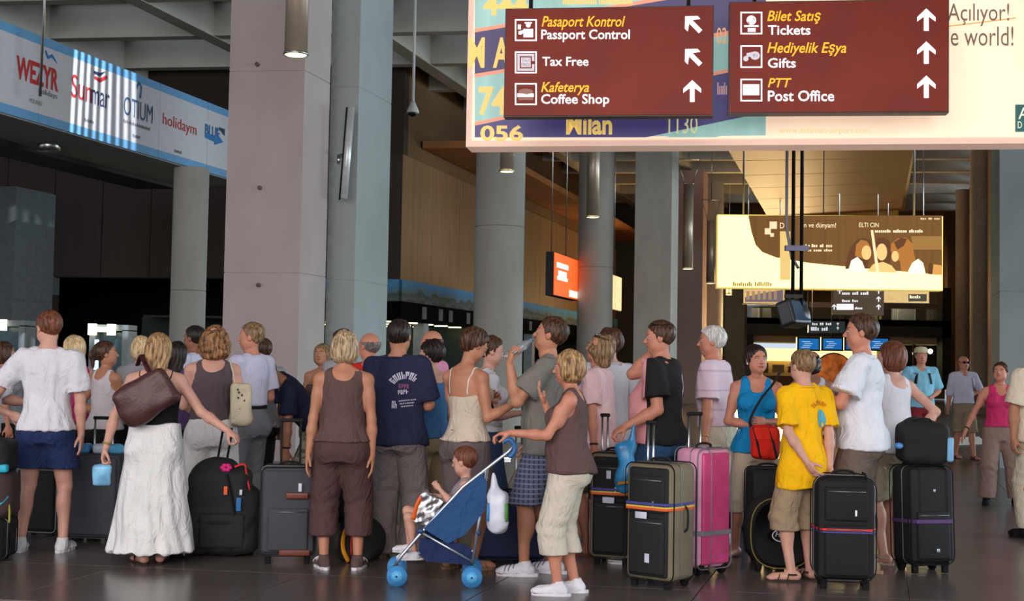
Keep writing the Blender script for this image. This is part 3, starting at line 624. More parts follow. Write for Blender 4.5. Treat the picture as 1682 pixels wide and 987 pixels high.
# ---------------------------------------------------------------- direction signs
M_sign = mat('sign_maroon', (112, 36, 22), .45, vary=.16, scale=(1.5, 1.5, 1.5), emit=.42, spec=.2)
M_sw = mat('sign_white', (240, 236, 240), .4, emit=.8, vary=0); M_sy = mat('sign_yellow', (238, 176, 20), .4, emit=.8, vary=0)
d1, p1 = board('maroon direction sign reading Passport Control, Tax Free and Coffee Shop', 827, 14, 1172, 192, 12, .14, M_sign, 7, .012, mat('sign_edge', (58, 34, 24), .4))
d2, p2 = board('maroon direction sign reading Tickets, Gifts and Post Office', 1196, 3, 1559, 187, 12, .14, M_sign, 7, .012, mat('sign_edge', (58, 34, 24), .4))
def arrow(pl, cx, cy, s, ang, par):
    pts = [(0, -1), (.82, -.22), (.82, .18), (.22, -.26), (.22, 1), (-.22, 1), (-.22, -.26), (-.82, .18), (-.82, -.22)]
    c, q = math.cos(ang), math.sin(ang); P_ = [(cx+s*(x*c-y*q), cy+s*(x*q+y*c)) for x, y in pts]
    b = MB(); b.add([pl.pt(*pl.uv(x, y), .016) for x, y in P_], [(0, 1, 3), (1, 2, 3), (0, 3, 6), (0, 6, 8), (8, 6, 7), (3, 4, 5, 6)])
    o = obj('arrow', b, M_sw, par); M = Matrix.Translation(pl.root.location) @ pl.root.rotation_euler.to_matrix().to_4x4(); o.data.transform(M.inverted())
def outline(pl, x0, y0, x1, y1, w_, par, m=M_sw, off=.014, name='icon_frame'):
    o = [(x0, y0), (x1, y0), (x1, y1), (x0, y1)]; i = [(x0+w_, y0+w_), (x1-w_, y0+w_), (x1-w_, y1-w_), (x0+w_, y1-w_)]
    b = MB(); b.add([pl.pt(*pl.uv(x, y), off) for x, y in o+i], [(k, (k+1) % 4, 4+(k+1) % 4, 4+k) for k in range(4)]); q = obj(name, b, m, par)
    M = Matrix.Translation(pl.root.location) @ pl.root.rotation_euler.to_matrix().to_4x4(); q.data.transform(M.inverted())
def icon(pl, polys, par, m=M_sw, name='icon'):
    b = MB()
    for p_ in polys: b.add([pl.pt(*pl.uv(x, y), .016) for x, y in p_], [tuple(range(len(p_)))])
    q = obj(name, b, m, par); M = Matrix.Translation(pl.root.location) @ pl.root.rotation_euler.to_matrix().to_4x4(); q.data.transform(M.inverted())
def disc(cx, cy, rx, ry=None, n=14, a0=0, a1=2*PI): ry = ry or rx; return [(cx+math.cos(a0+(a1-a0)*k/n)*rx, cy+math.sin(a0+(a1-a0)*k/n)*ry) for k in range(n)]
def rect(x0, y0, x1, y1): return [(x0, y0), (x1, y0), (x1, y1), (x0, y1)]
def st(pl, par, s, x0, y0, x1, y1, m, **k): onb(pl, sign_text, s, x0, y0, x1, y1, m, par, off=.016, slope=True, **k)
M_si = mat('sign_grey', (196, 190, 198), .4, emit=.6, vary=0)
st(p1, d1, 'Pasaport Kontrol', 890, 27, 1027, 50, M_sy, shear=.25, bold=.012); st(p1, d1, 'Passport Control', 889, 49, 1035, 70, M_sw, bold=.016)
st(p1, d1, 'Tax Free', 891, 94, 967, 109, M_sw, bold=.016); st(p1, d1, 'Kafeterya', 889, 135, 968, 157, M_sy, shear=.25, bold=.012); st(p1, d1, 'Coffee Shop', 889, 155, 1001, 176, M_sw, bold=.016)
arrow(p1, 1138, 40, 18, -PI/4, d1); arrow(p1, 1138, 94, 18, -PI/4, d1); arrow(p1, 1137, 150, 18, 0, d1)
for y in (32, 85, 137): outline(p1, 846, y, 882, y+36, 2.4, d1)
icon(p1, [disc(868, 42, 4), rect(860, 48, 876, 62), rect(862, 37, 874, 39.5), [(852, 52), (860, 50), (861, 54), (856, 58), (852, 57)], rect(851, 41, 856, 49)], d1)
icon(p1, [rect(850, 89, 878, 93), rect(850, 113, 878, 117), rect(850, 93, 854, 113), rect(874, 93, 878, 101), rect(874, 106, 878, 113), rect(856, 95, 872, 111)], d1, M_si); st(p1, d1, 'TAX', 857, 97, 871, 102, M_sign); st(p1, d1, 'FREE', 857, 104, 871, 109, M_sign)
icon(p1, [rect(850, 154, 877, 160)], d1); icon(p1, [disc(864, 151, 12, 5), rect(852, 161, 876, 165)], d1, mat('bun', (150, 110, 100), emit=.4, vary=0), 'icon_burger')
st(p2, d2, 'Bilet Sat\u0131\u015f', 1260, 18, 1348, 40, M_sy, shear=.25, bold=.012); st(p2, d2, 'Tickets', 1261, 42, 1331, 58, M_sw, bold=.016)
st(p2, d2, 'Hediyelik E\u015fya', 1260, 70, 1390, 93, M_sy, shear=.25, bold=.012); st(p2, d2, 'Gifts', 1261, 96, 1307, 112, M_sw, bold=.016)
st(p2, d2, 'PTT', 1261, 129, 1300, 144, M_sy, shear=.25, bold=.012); st(p2, d2, 'Post Office', 1261, 149, 1370, 167, M_sw, bold=.016)
for y in (33, 87, 143): arrow(p2, 1521, y, 18.5, 0, d2)
for y in (20, 75, 130): outline(p2, 1216, y, 1252, y+37, 2.4, d2)
icon(p2, [disc(1234, 34, 8, 8, 14), rect(1222, 42, 1246, 45), rect(1228, 47, 1241, 53)], d2); icon(p2, [disc(1237, 33, 3), rect(1226, 36, 1231, 41)], d2, M_sign, 'icon_detail')
icon(p2, [disc(1240, 92, 8, 7), disc(1225, 97, 4.5), [(1226, 88), (1236, 86), (1234, 93), (1226, 95)]], d2, M_si); icon(p2, [disc(1240, 92, 3.5)], d2, M_sign, 'icon_detail')
icon(p2, [rect(1220, 139, 1247, 157)], d2)
# ---------------------------------------------------------------- yellow board further down
yel = mat('lightbox_yellow', (255, 236, 150), .3, vary=.05, scale=(.6, .6, .6), emit=2.0)
b2, pl2 = board('bright yellow backlit board with three women, hanging in the middle of the hall', 1177, 352, 1549, 473, 26, .3, yel, 5, .02, mat('rim_yellow', (220, 190, 110), emit=.8, vary=0))
br = mat('lit_brown', (128, 84, 34), .4, emit=.55, vary=.12, scale=(14, .1, .2))
crv = [(1229, 354), (1547, 354), (1547, 452), (1500, 447), (1440, 443), (1380, 437), (1330, 432), (1275, 423), (1252, 414), (1241, 402), (1234, 380)]
onb(pl2, sign_poly, crv, br, b2, .012)
onb(pl2, sign_poly, [(1496, 388), (1547, 388), (1547, 410), (1500, 410)], EM('sheen', (170, 120, 60), .6), b2, .014)
T2 = EM('cream2', (255, 232, 190), .9)
for s, a in (('D', (1281, 366, 1288, 375)), ('an ve d\u00fcnyam!', (1316, 366, 1373, 376)), ('ELTI CIN', (1411, 366, 1443, 373))): onb(pl2, sign_text, s, *a, T2, b2, off=.016)
for k, a in enumerate(((1437, 377, 1516, 382), (1333, 401, 1367, 406), (1316, 409, 1367, 413), (1512, 358, 1544, 360.5), (1316, 401, 1330, 405))): onb(pl2, word_bars, *a, T2, b2, .016, 3, k)
onb(pl2, word_bars, 1204, 463, 1268, 470, EM('mut', (170, 140, 70), .5), b2, .016, 2)
for x, y, s in ((1270, 370, 6), (1261, 380, 5), (1268, 386, 3)): onb(pl2, sign_poly, rect(x-s, y-s, x+s, y+s), EM('sq', (255, 220, 170), .9), b2, .015)
onb(pl2, sign_poly, [(1430, 378), (1434, 378), (1444, 448), (1439, 448)], EM('sq', (255, 220, 170), .9), b2, .020); onb(pl2, sign_poly, rect(1281, 380, 1298, 460), EM('cardy', (236, 196, 120), .8), b2, .015)
H1, H2, F1 = EM('hairb', (110, 64, 30), .5), EM('hairg', (190, 120, 50), .6), EM('facel', (250, 190, 120), .9)
HL = EM('hairl', (226, 160, 80), .7)
sw_ = EM('sweater', (255, 244, 200), 1.2)
for poly, m_, o_ in (
    ([(1388, 442), (1392, 420), (1398, 404), (1408, 393), (1420, 391), (1430, 396), (1433, 408), (1424, 440)], H1, .0150), ([(1404, 420), (1406, 402), (1414, 394), (1424, 396), (1430, 406), (1420, 426)], H2, .0155),
    (disc(1423, 415, 8, 12), F1, .0165), ([(1393, 445), (1398, 428), (1408, 422), (1416, 430), (1422, 446)], sw_, .0175),
    ([(1436, 430), (1435, 404), (1440, 392), (1452, 390), (1461, 396), (1463, 412), (1462, 440), (1444, 442)], H1, .0150), (disc(1448, 414, 9, 14), F1, .0165), ([(1424, 446), (1434, 434), (1450, 430), (1464, 436), (1474, 448)], F1, .0160),
    ([(1462, 412), (1464, 400), (1474, 392), (1488, 390), (1498, 400), (1502, 420), (1506, 438), (1490, 446), (1480, 446), (1478, 430), (1472, 424)], H2, .0150), ([(1468, 398), (1480, 391), (1490, 392), (1484, 404), (1474, 410)], H1, .0158), (disc(1470, 421, 6, 9), F1, .0165),
    ([(1490, 448), (1498, 432), (1508, 425), (1516, 432), (1520, 449)], sw_, .0175), ([(1524, 450), (1526, 432), (1531, 432), (1531, 451)], H1, .0155), ([(1531, 451), (1533, 434), (1547, 436), (1547, 452)], HL, .0155)):
    onb(pl2, sign_poly, poly, m_, b2, o_)
# smaller boards behind it
Y2 = 40
b3, pl3 = board('small cream lit board with skyline print below the yellow board, left', 1220, 455, 1290, 499, Y2, .2, mat('cream3', (236, 196, 130), emit=.6, vary=.1), 3, .02)
onb(pl3, sign_poly, [(1224, 496), (1224, 488), (1240, 484), (1260, 480), (1286, 476), (1286, 496)], EM('sky_v', (130, 110, 120), .5), b3, .012)
for i in range(6): onb(pl3, sign_poly, rect(1226+i*9, 478, 1231+i*9, 492), EM('sky_w', (190, 150, 110), .5), b3, .014)
b4, pl4 = board('small cream lit board with dark corner box below the yellow board, right', 1450, 455, 1527, 498, Y2, .2, mat('cream3', (236, 196, 130), emit=.6, vary=.1), 3, .02)
onb(pl4, sign_poly, rect(1492, 483, 1522, 495), EM('darkbox', (70, 60, 34), .3), b4, .012); onb(pl4, word_bars, 1494, 485, 1512, 490, T2, b4, .016, 1)
bk = mat('sign_black', (86, 60, 30), .4, emit=.35)
b5, pl5 = board('brown direction sign with white arrows hanging below the yellow board', 1368, 462, 1452, 517, 38, .14, bk, 3, .01)
for k, a in enumerate(((1383, 479, 1427, 484), (1383, 492, 1410, 496), (1404, 504, 1417, 508))): onb(pl5, word_bars, *a, M_sw, b5, .012, 3-k, k)
onb(pl5, sign_poly, rect(1374, 499, 1402, 509), M_sw, b5, .012)
for x, y in ((1379, 478), (1443, 478), (1443, 491), (1443, 504), (1356+14, 504)): arrow(pl5, x, y, 4.5, 0, b5)
b6, pl6 = board('dark green direction sign with white lettering above the blue screens', 1328, 527, 1388, 546, 48, .14, mat('sign_dkgreen', (26, 42, 42), .4, emit=.25), 2, .01)
onb(pl6, word_bars, 1334, 530, 1366, 534, M_sw, b6, .012, 3, 7); onb(pl6, word_bars, 1332, 537, 1360, 543, M_sw, b6, .012, 2, 8)
for y in (532, 539): arrow(pl6, 1376, y, 2.6, 0, b6)
# orange and cream lit adverts on the hall wall
def advert(label, x0, x1, ya0, ya1, yb0, yb1, Y, m, txt):
    a = P(x0, ya1, Y); k = Vector((P(x1, yb1, 1).x, 1, 0)); A = AV; u, v = uvof(a)
    d = ray(x1, (yb0+yb1)/2); den = d.x*A.y-d.y*A.x; t = (a.x*A.y-a.y*A.x)/den; c = Vector((d.x*t, d.y*t, 0)); L_ = ((c.x-a.x)**2+(c.y-a.y)**2)**.5; H_ = P(x0, ya0, Y).z-a.z
    t_ = empty('wall_advert', (a.x, a.y, a.z), math.atan2(A.y, A.x), label, 'sign'); obj('housing', MB().box((L_/2, .12, H_/2), (L_/2, .1, H_/2)), M_black, t_); obj('face', MB().box((L_/2, .01, H_/2), (L_/2-.02, .012, H_/2-.02)), m, t_)
    b = MB()
    for q in txt: b.box((q[0]*L_, -.004, q[1]*H_), (q[2]*L_, .004, q[3]*H_))
    if txt: obj('text_block', b, EM('adw', (255, 236, 220), 1.1), t_)
    for f in (.05, .6): obj('hanger_rod', MB().cyl((L_*f, .12, H_), (L_*f, .12, ZT+.02-a.z), .012, 6), M_steel, t_)
advert('bright orange backlit advert panel with white text on the hall wall', 910, 952, 413, 485, 425, 494, 32, mat('orange_lit', (255, 96, 40), emit=1.1, vary=.04), [(.3, .72, .22, .06), (.3, .50, .16, .10), (.3, .42, .2, .04), (.75, .13, .18, .08)])
advert('small cream backlit advert panel beyond the orange one', 1005, 1021, 450, 508, 455, 509, 36, mat('cream_lit', (246, 206, 150), emit=.9, vary=.06), [])
# ---------------------------------------------------------------- pendant tube lamps
def tube_lamp(label, x0, x1, y1, Y, L_=2.3, wires=False):
    a, c = P(x0, y1, Y), P(x1, y1, Y); r = (c.x-a.x)/2; q = (a+c)/2
    t = empty('pendant_lamp', (q.x, q.y, q.z), 0, label, 'lamp', 'tubular pendant lamps')
    n = 28; p = [(math.cos(2*PI*i/n)*r, math.sin(2*PI*i/n)*r) for i in range(n)]
    b = MB(); b.tube([(0, 0, 0.02), (0, 0, L_)], r, n); obj('metal_tube', b, mat('lamp_metal', (176, 160, 142), .35, metal=.45, vary=.03), t)
    obj('rim', MB().tube([(x*1.02, y*1.02, 0) for x, y in p], .018*r/.15, 6, closed=True), M_steel, t)
    obj('diffuser', MB().cyl((0, 0, .012), (0, 0, -.012), r*.9, 24), mat('lamp_glow', (255, 226, 150), emit=7.0, vary=0), t)
    b = MB(); zt_ = ZT+.02-q.z
    if wires:
        for s in (-1, 1): b.cyl((s*r*.7, 0, L_), (s*r*2.2, 0, L_+.75), .014, 6); b.sphere((s*r*.75, 0, L_+.04), .045, 8)
        b.cyl((-r*2.2, 0, L_+.75), (r*2.2, 0, L_+.75), .014, 6); b.cyl((0, 0, L_+.75), (0, 0, zt_), .014, 6)
    else: b.cyl((0, 0, L_-.02), (0, 0, max(zt_, L_+.1)), .02, 6)
    obj('cable', b, M_steel, t); return t
tube_lamp('large metal tube lamp hanging in front of the huge pinkish pillar', 467, 505, 89, 16); tube_lamp('metal tube lamp in front of the thick round column, under the big board', 821, 844, 281, 22.4)
tube_lamp('metal tube lamp hanging in front of the column behind the drinking man', 963, 984, 356, 28); tube_lamp('metal tube lamp hanging in front of the reddish column', 1121, 1138, 441, 38, 2.45, True)
tube_lamp('narrow metal tube lamp left of the yellow lit board', 1160, 1174, 465, 46, 2.2, True); tube_lamp('tiny distant tube lamp below the left end of the yellow board', 1192, 1202, 484, 54, 2.0)
# silver tube on the pier
q0, q1 = P(577, 176, 19.75), P(565, 326, 19.75); t = empty('wall_tube_lamp', q1, 0, 'silver tube lamp fixed on a bracket to the narrow pier', 'lamp'); d = q0-q1
obj('tube', MB().cyl((0, 0, 0), d, .055, 16), mat('tube_silver', (206, 210, 212), .35, metal=.35), t); obj('rod', MB().cyl(Vector((-.07, .02, -.02)), d+Vector((-.07, .02, 0)), .014, 8), M_dark, t); obj('bracket', MB().cyl(d*.5, d*.5+Vector((-.18, .3, 0)), .02, 8).cyl(d*.5+Vector((-.18, .3, .0)), d*.5+Vector((-.18, .3, -.12)), .02, 8), M_steel, t)
# ceiling camera on a stem
q = P(678, 190, 27); t = empty('ceiling_camera', q, 0, 'white dome camera hanging on a long thin stem from the ceiling', 'camera'); obj('stem', MB().cyl((0, 0, .3), (0, 0, ZT-q.z+.02), .03, 8), M_white, t)
obj('shroud', MB().tube([(0, 0, .06), (0, 0, .12), (0, 0, .22), (0, 0, .30)], [.13, .12, .07, .04], 18), M_white, t); obj('lens_dome', MB().sphere((0, 0, .06), (.10, .10, .08), 14), M_black, t)
q = P(587, 250, 27); tag(obj('hanging_cable', MB().cyl((q.x-.03, q.y, P(587, 330, 27).z), (q.x+.03, q.y, ZT+.02), .015, 6), M_steel), 'thin steel cable hanging just right of the narrow pier', 'cable')
# monitor on twin poles
Y = 15; q = P(1303, 515, Y); t = empty('hanging_monitor', (q.x, q.y, q.z), 0, 'dark monitor hanging on two black poles, seen from the side', 'monitor')
for x in (1302, 1316): a = P(x, 490, Y); b = MB(); b.cyl((a.x-q.x, 0, .05), (a.x-q.x, 0, ZT-q.z+.02), .022, 10); obj('pole', b, M_black, t)
b = MB(); a = P(1293, 300, Y); b.tube([(a.x-q.x, .02, ZB-q.z), (a.x-q.x, .02, 1.0), (a.x-q.x+.06, .02, .66), (.06, .02, .52)], .018, 8); obj('cable', b, mat('cable_grey', (120, 122, 130), .4), t)
Fm = Field((-.3, -.3, -.35), (.3, .3, .3), .012); R_ = np.array(Euler((math.radians(-18), 0, math.radians(48))).to_matrix())
Fm.add(rb((0, 0, 0), (.19, .10, .15), .03, R_), 0); Fm.add(ell((.08, .10, -.01), (.12, .12, .12)), .06); p_, f_ = Fm.arrays(); obj('casing', np_mesh('casing', p_, f_), mat('monitor_dark', (38, 36, 40), .3), t)
MR = Matrix(R_); obj('screen', MB().box(MR @ Vector((0, -.102, 0)), (.155, .006, .115), MR), mat('screen_glint', (40, 62, 84), .08, emit=.1), t)  # bluish glint on the dark screen put in as faint emission
ar = obj('arm', MB().box((0, 0, .2), (.10, .03, .02)).cyl((0, 0, .1), (0, 0, .24), .02, 8), M_black, t)
q = P(1318, 404, 14.6); obj('cable_reel', MB().box((q.x-t.location.x, -.1, q.z-t.location.z), (.13, .04, .03)), mat('reel', (110, 112, 140), .4), t)
b = MB(); q = P(1352, 470, 30); b.cyl((q.x, q.y, q.z-.05), (q.x, q.y, ZT+.02), .012, 6); tag(obj('hanging_cable', b, M_dark), 'thin dark cable hanging in front of the yellow board', 'cable')
# ---------------------------------------------------------------- people
def skin_mat(name, col):
    if name in MC: return MC[name]
    m = mat(name, col, rough=0.5, vary=0.07, scale=(14, 14, 14), spec=0.35)
    N = m.node_tree.nodes; L = m.node_tree.links; b = N['Principled BSDF']
    b.inputs['Subsurface Weight'].default_value = 0.0
    at = N.new('ShaderNodeVertexColor'); at.layer_name = 'marks'; sx = N.new('ShaderNodeSeparateColor'); L.new(at.outputs[0], sx.inputs[0])
    src = b.inputs['Base Color'].links[0].from_socket
    for ch, c in ((0, (150, 70, 62)), (1, (60, 42, 30)), (2, (196, 96, 70))):
        mx = N.new('ShaderNodeMix'); mx.data_type = 'RGBA'; L.new(sx.outputs[ch], mx.inputs[0]); L.new(src, mx.inputs[6]); mx.inputs[7].default_value = rgb(c); src = mx.outputs[2]
    L.new(src, b.inputs['Base Color']); return m
SK = {}
for _n, _c in dict(fair=(206, 162, 144), pink=(204, 154, 136), tan=(182, 126, 98), dark=(146, 98, 74), red=(196, 132, 108)).items(): SK[_n] = skin_mat('skin_'+_n, _c)
def hair_mat(name, c1, c2):
    n = 'hair_'+name
    if n in MC: return MC[n]
    def b(N, L, tc):
        mp = N.new('ShaderNodeMapping'); mp.inputs['Scale'].default_value = (70, 70, 9); L.new(tc.outputs['Object'], mp.inputs[0])
        nz = N.new('ShaderNodeTexNoise'); nz.inputs['Scale'].default_value = 1; nz.inputs['Detail'].default_value = 3; L.new(mp.outputs[0], nz.inputs[0])
        r = N.new('ShaderNodeValToRGB'); r.color_ramp.elements[0].position = 0.36; r.color_ramp.elements[1].position = 0.66
        r.color_ramp.elements[0].color = rgb(c1); r.color_ramp.elements[1].color = rgb(c2); L.new(nz.outputs[0], r.inputs[0])
        bp = N.new('ShaderNodeBump'); bp.inputs['Strength'].default_value = 0.6; bp.inputs['Distance'].default_value = 0.01
        L.new(nz.outputs[0], bp.inputs['Height']); L.new(bp.outputs[0], N['Principled BSDF'].inputs['Normal']); return r.outputs[0]
    return ramp_mat(n, b, 0.45)
HAIR = dict(brown=((38, 24, 18), (96, 64, 46)), dark=((16, 12, 12), (52, 38, 34)), blonde=((116, 92, 66), (216, 190, 154)), lightblonde=((168, 134, 92), (240, 216, 170)),
            auburn=((84, 40, 22), (176, 106, 58)), ginger=((78, 42, 30), (132, 78, 56)), grey=((74, 72, 72), (140, 134, 126)), white=((160, 156, 150), (232, 230, 226)), fairbrown=((84, 62, 44), (160, 128, 92)),
            curlybrown=((68, 42, 26), (168, 120, 80)), streaked=((98, 70, 46), (200, 160, 112)))
def cloth(name, c, rough=0.85, bump=0.25, vary=0.06, bscale=70, sheen=0.0): return mat('cloth_'+name, c, rough, vary=vary, scale=(6, 6, 6), bump=bump, bscale=bscale, spec=0.2, sheen=sheen, wr=.55)
MALE = [(.455, .080, .068, -.006), (.50, .096, .074, -.010), (.54, .098, .071, -.008), (.585, .089, .064, 0), (.63, .086, .062, .003), (.69, .094, .067, .002), (.745, .103, .070, -.002), (.785, .106, .060, -.008), (.812, .088, .048, -.012), (.835, .048, .038, -.012)]
FEM = [(.455, .082, .070, -.008), (.50, .101, .079, -.014), (.535, .101, .073, -.010), (.585, .084, .060, 0), (.625, .078, .056, .003), (.68, .084, .060, .003), (.735, .092, .066, .004), (.775, .092, .054, -.008), (.805, .078, .044, -.014), (.83, .042, .034, -.012)]
PEOPLE = {}
def unit(v): v = Vector(v); return v.normalized()
def arr(v): return np.array(v[:], float)
def person(key, px, Y, top=None, H=None, yaw=0, sex='m', skin='tan', hair=('short', 'brown'), w=1.0, belly=0.0, bust=0.0, lean=(0, 0, 1),
           arms=None, feet=None, tops=None, low=None, shoes=None, head=(0, 0, 0), vox=0.011, base=None, label='', group=None, hips=(0, 0), seated=None, gait=0, hh=None, z0=0.0, crouch=0.0, bare=False, name='person', look_eyes=True, marks=None, headvox=None, handr=1.0):
    """yaw 0 faces away from the viewer, 90 faces photo-left, 180 faces the viewer, -90 faces photo-right; all directions in room axes (x right, y deep, z up)"""
    if H is None: H = CAMH+(HOR(px)-top)*Y/FPX
    g = P(px, HOR(px), Y); loc = Vector((g.x, g.y, z0)) if base is None else Vector(base)
    ya = math.radians(yaw); RW = Matrix.Rotation(-ya, 3, 'Z')
    def l(v): return RW @ Vector(v)
    w = 1+(w-1)*.75-.04; rnd = random.Random(sum(map(ord, key))); seed = rnd.randrange(10000)
    fem = sex == 'f'; PR = [list(k) for k in (FEM if fem else MALE)]
    for k in PR:
        k[1] *= w; k[2] *= w
        if .54 < k[0] < .70: k[2] += belly*.5; k[3] += belly*.6; k[1] += belly*.2
    S = H; hh = hh or (0.135*H if H > 1.4 else 0.15*H)
    zt = l(unit(lean)); pel = Vector((l((hips[0], hips[1], 0)).x, l((hips[0], hips[1], 0)).y, (.53-crouch)*S))
    xt = Vector((1, 0, 0)); yt = zt.cross(xt).normalized(); xt = yt.cross(zt).normalized(); M = Matrix((xt, yt, zt)).transposed()
    keys = [((k[0]-.53)*S, k[1]*S, k[2]*S, k[3]*S) for k in PR]
    def T(x, y, z): return pel+M @ Vector((x*S, y*S, (z-.53)*S))
    sw = (.096 if fem else .104)*(0.6+0.4*w)
    zS = .797 if fem else .803
    lo = Vector((-.75, -.75, -0.02)); hi = Vector((.75, .75, S+.12))
    sh = {-1: T(-sw, -.010, zS), 1: T(sw, -.010, zS)}
    UA, FA = .168*S, .145*S; HL = .105*S*handr
    aw = (.86 if fem else 1.0)*(0.35+0.65*w)
    arms = arms or {}; ar = {}
    for sd, nm in ((-1, 'L'), (1, 'R')):
        a = arms.get(nm, {})
        u = l(unit(a['u'])) if 'u' in a else unit((sd*.17, .0, -1))
        f = l(unit(a['f'])) if 'f' in a else unit((sd*.04, .16, -1))
        hnd = l(unit(a['h'])) if 'h' in a else f
        e = sh[sd]+u*UA; wr = e+f*FA
        pn = l(unit(a['palm'])) if 'palm' in a else Vector((-sd, 0, 0))
        ar[sd] = dict(s=sh[sd], e=e, w=wr, u=u, f=f, h=hnd, palm=pn, curl=a.get('curl', 0.3))
    # legs
    hj = {-1: T(-.050*w, 0, .50), 1: T(.050*w, 0, .50)}
    ft = {}
    feet = feet or {}
    for sd, nm in ((-1, 'L'), (1, 'R')):
        q = feet.get(nm, (sd*.075*max(w, .9)*S, 0.0, sd*-8))      # local x,y, toe yaw
        an = Vector((q[0], q[1], .042*S+(q[3] if len(q) > 3 else 0)))
        L1, L2 = .232*S, .236*S; d = an-hj[sd]; dl = min(d.length, L1+L2-1e-3)
        an2 = an
        a_ = (L1*L1-L2*L2+dl*dl)/(2*dl); hgt = math.sqrt(max(0, L1*L1-a_*a_)); dn = d.normalized()
        fw = Vector((math.sin(math.radians(-q[2]))*1, 1, 0)); fw = (fw-dn*fw.dot(dn)).normalized()
        kn = hj[sd]+dn*a_+fw*min(hgt, .30*S)
        if dl < d.length: an2 = an
        ft[sd] = dict(h=hj[sd], k=kn, a=an2, yaw=math.radians(q[2]))
    if seated:
        for sd, nm in ((-1, 'L'), (1, 'R')):
            k_, a_, y_ = seated[nm]; ft[sd] = dict(h=hj[sd], k=Vector(k_), a=Vector(a_), yaw=math.radians(y_))
    pts = [T(0, 0, .83)]+[x[c] for x in ar.values() for c in 'sew']+[x[c] for x in ft.values() for c in 'hka']
    lo = Vector([min(p[i] for p in pts)-.22*S*.8 for i in range(3)]); hi = Vector([max(p[i] for p in pts)+.2*S*.8 for i in range(3)]); lo.z = -0.01 if not seated else lo.z; 
    # ---- head frame
    nb = T(0, -.012, .828); hy, hp, ht = (math.radians(x) for x in head)
    HM = Matrix.Rotation(hy, 3, 'Z') @ Matrix.Rotation(hp, 3, 'X') @ Matrix.Rotation(ht, 3, 'Y')     # pitch + looks up
    if zt.z < .85: HM = Matrix.Rotation(hy, 3, 'Z') @ M @ Matrix.Rotation(hp, 3, 'X') @ Matrix.Rotation(ht, 3, 'Y')
    nt = nb+(M @ Vector((0, .012*S, .045*S)) if zt.z < .85 else (M @ Vector((0, .012*S, .040*S))))
    hc = nt+HM @ Vector((0, .02*hh, .5*hh-.002))
    if seated is None and zt.z >= .85 and base is None and top is not None:      # make the crown meet the asked height
        dz = (S-(hc.z+.5*hh)); dz = max(-.03, min(.04, dz)); hc.z += dz; nt.z += dz*.7
    def hd(x, y, z): return hc+HM @ Vector((x*hh, y*hh, z*hh))
    # ---- body
    F = Field(lo, hi, vox)
    F.add(loft(pel, M, keys, keys[0][0], keys[-1][0]-.002), 0)
    F.add(ell(T(0, 0, .472), Vector((.085*w, .06*w, .03))*S, M), .03)
    for sd in (-1, 1):
        F.add(cap(T(sd*.028, -.014, .832), sh[sd], .024*S, .030*S*aw), .03)
        if fem or bust: F.add(ell(T(sd*.043, .050+bust, .725), Vector((.040, .036+bust, .036))*S, M), .025)
        F.add(ell(T(sd*.046*w, -.040*w, .495), Vector((.050*w, .040*w, .05))*S, M), .03)
    F.add(cap(nb-Vector((0, 0, .01*S)), nt+HM @ Vector((0, 0, .12*hh)), .034*S*(.88 if fem else 1.05)*(.5+.5*w), .031*S*(.86 if fem else 1.05)), .025)
    for sd in (-1, 1):
        a = ar[sd]
        F.add(cap(a['s'], a['e'], .0305*S*aw, .0225*S*aw), .03)
        F.add(ell(a['s']+a['u']*UA*.45, Vector((.027*aw, .030*aw, .05))*S), .02) if abs(a['u'].z) > .8 else None
        F.add(cap(a['e'], a['e']+a['f']*FA*.35, .0225*S*aw, .0245*S*aw), .018)
        F.add(cap(a['e']+a['f']*FA*.3, a['w'], .0245*S*aw, .0155*S*aw), .018)
        q = ft[sd]; tw = (.45+.55*w)*(1.04 if fem else 1)
        F.add(cap(q['h'], q['k'], .054*S*tw, .033*S*tw), .03)
        F.add(cap(q['k'], q['a'], .031*S*tw, .0195*S), .02)
        dn = (q['a']-q['k']).normalized(); bk = Vector((math.sin(q['yaw']), -math.cos(q['yaw']), 0)); bk = (bk-dn*bk.dot(dn)).normalized()
        F.add(ell(q['k']+dn*.075*S+bk*.010*S, Vector((.029*tw, .033*tw, .068))*S, Matrix((dn.orthogonal().normalized(), dn.cross(dn.orthogonal().normalized()), dn)).transposed() if seated else None), .02)
        fd = Vector((-math.sin(q['yaw']), math.cos(q['yaw']), 0)); A = q['a']; z_ = A.z-.042*S
        if q.get('fd'): fd = q['fd']
        F.add(cap(Vector((A.x, A.y, z_+.024*S))-fd*.022*S, Vector((A.x, A.y, z_+.018*S))+fd*.075*S, .021*S, .017*S), .02)
        F.add(ell(Vector((A.x, A.y, z_+.014*S))+fd*.082*S, (.026*S, .026*S, .012*S)), .015)
    if not seated: F.half(lambda X, Y, Z: .002-Z+0*X+0*Y)
    VS, FS, MK = [], [], []
    def take(field, mk=None, adapt=0.0, disp=None):
        p, f = field.arrays(adapt)
        if not len(p): return
        b = sum(len(v) for v in VS); VS.append(p); FS.extend([tuple(i+b for i in q) for q in f]); MK.append(mk(p) if mk else np.zeros((len(p), 3)))
    take(F, marks if marks else None)
    # ---- head
    hv = headvox or (0.0055 if vox < .0135 else .009)
    G = Field(hc-Vector((.75*hh,)*3), hc+Vector((.75*hh,)*3), hv)
    E = lambda c, r: ell(hd(*c), Vector(r)*hh, HM)
    G.add(E((0, -.06, .12), (.335, .42, .375)), 0); G.add(E((0, .10, -.10), (.275, .285, .36)), .03); G.add(E((0, .22, -.385), (.12, .12, .095)), .035)
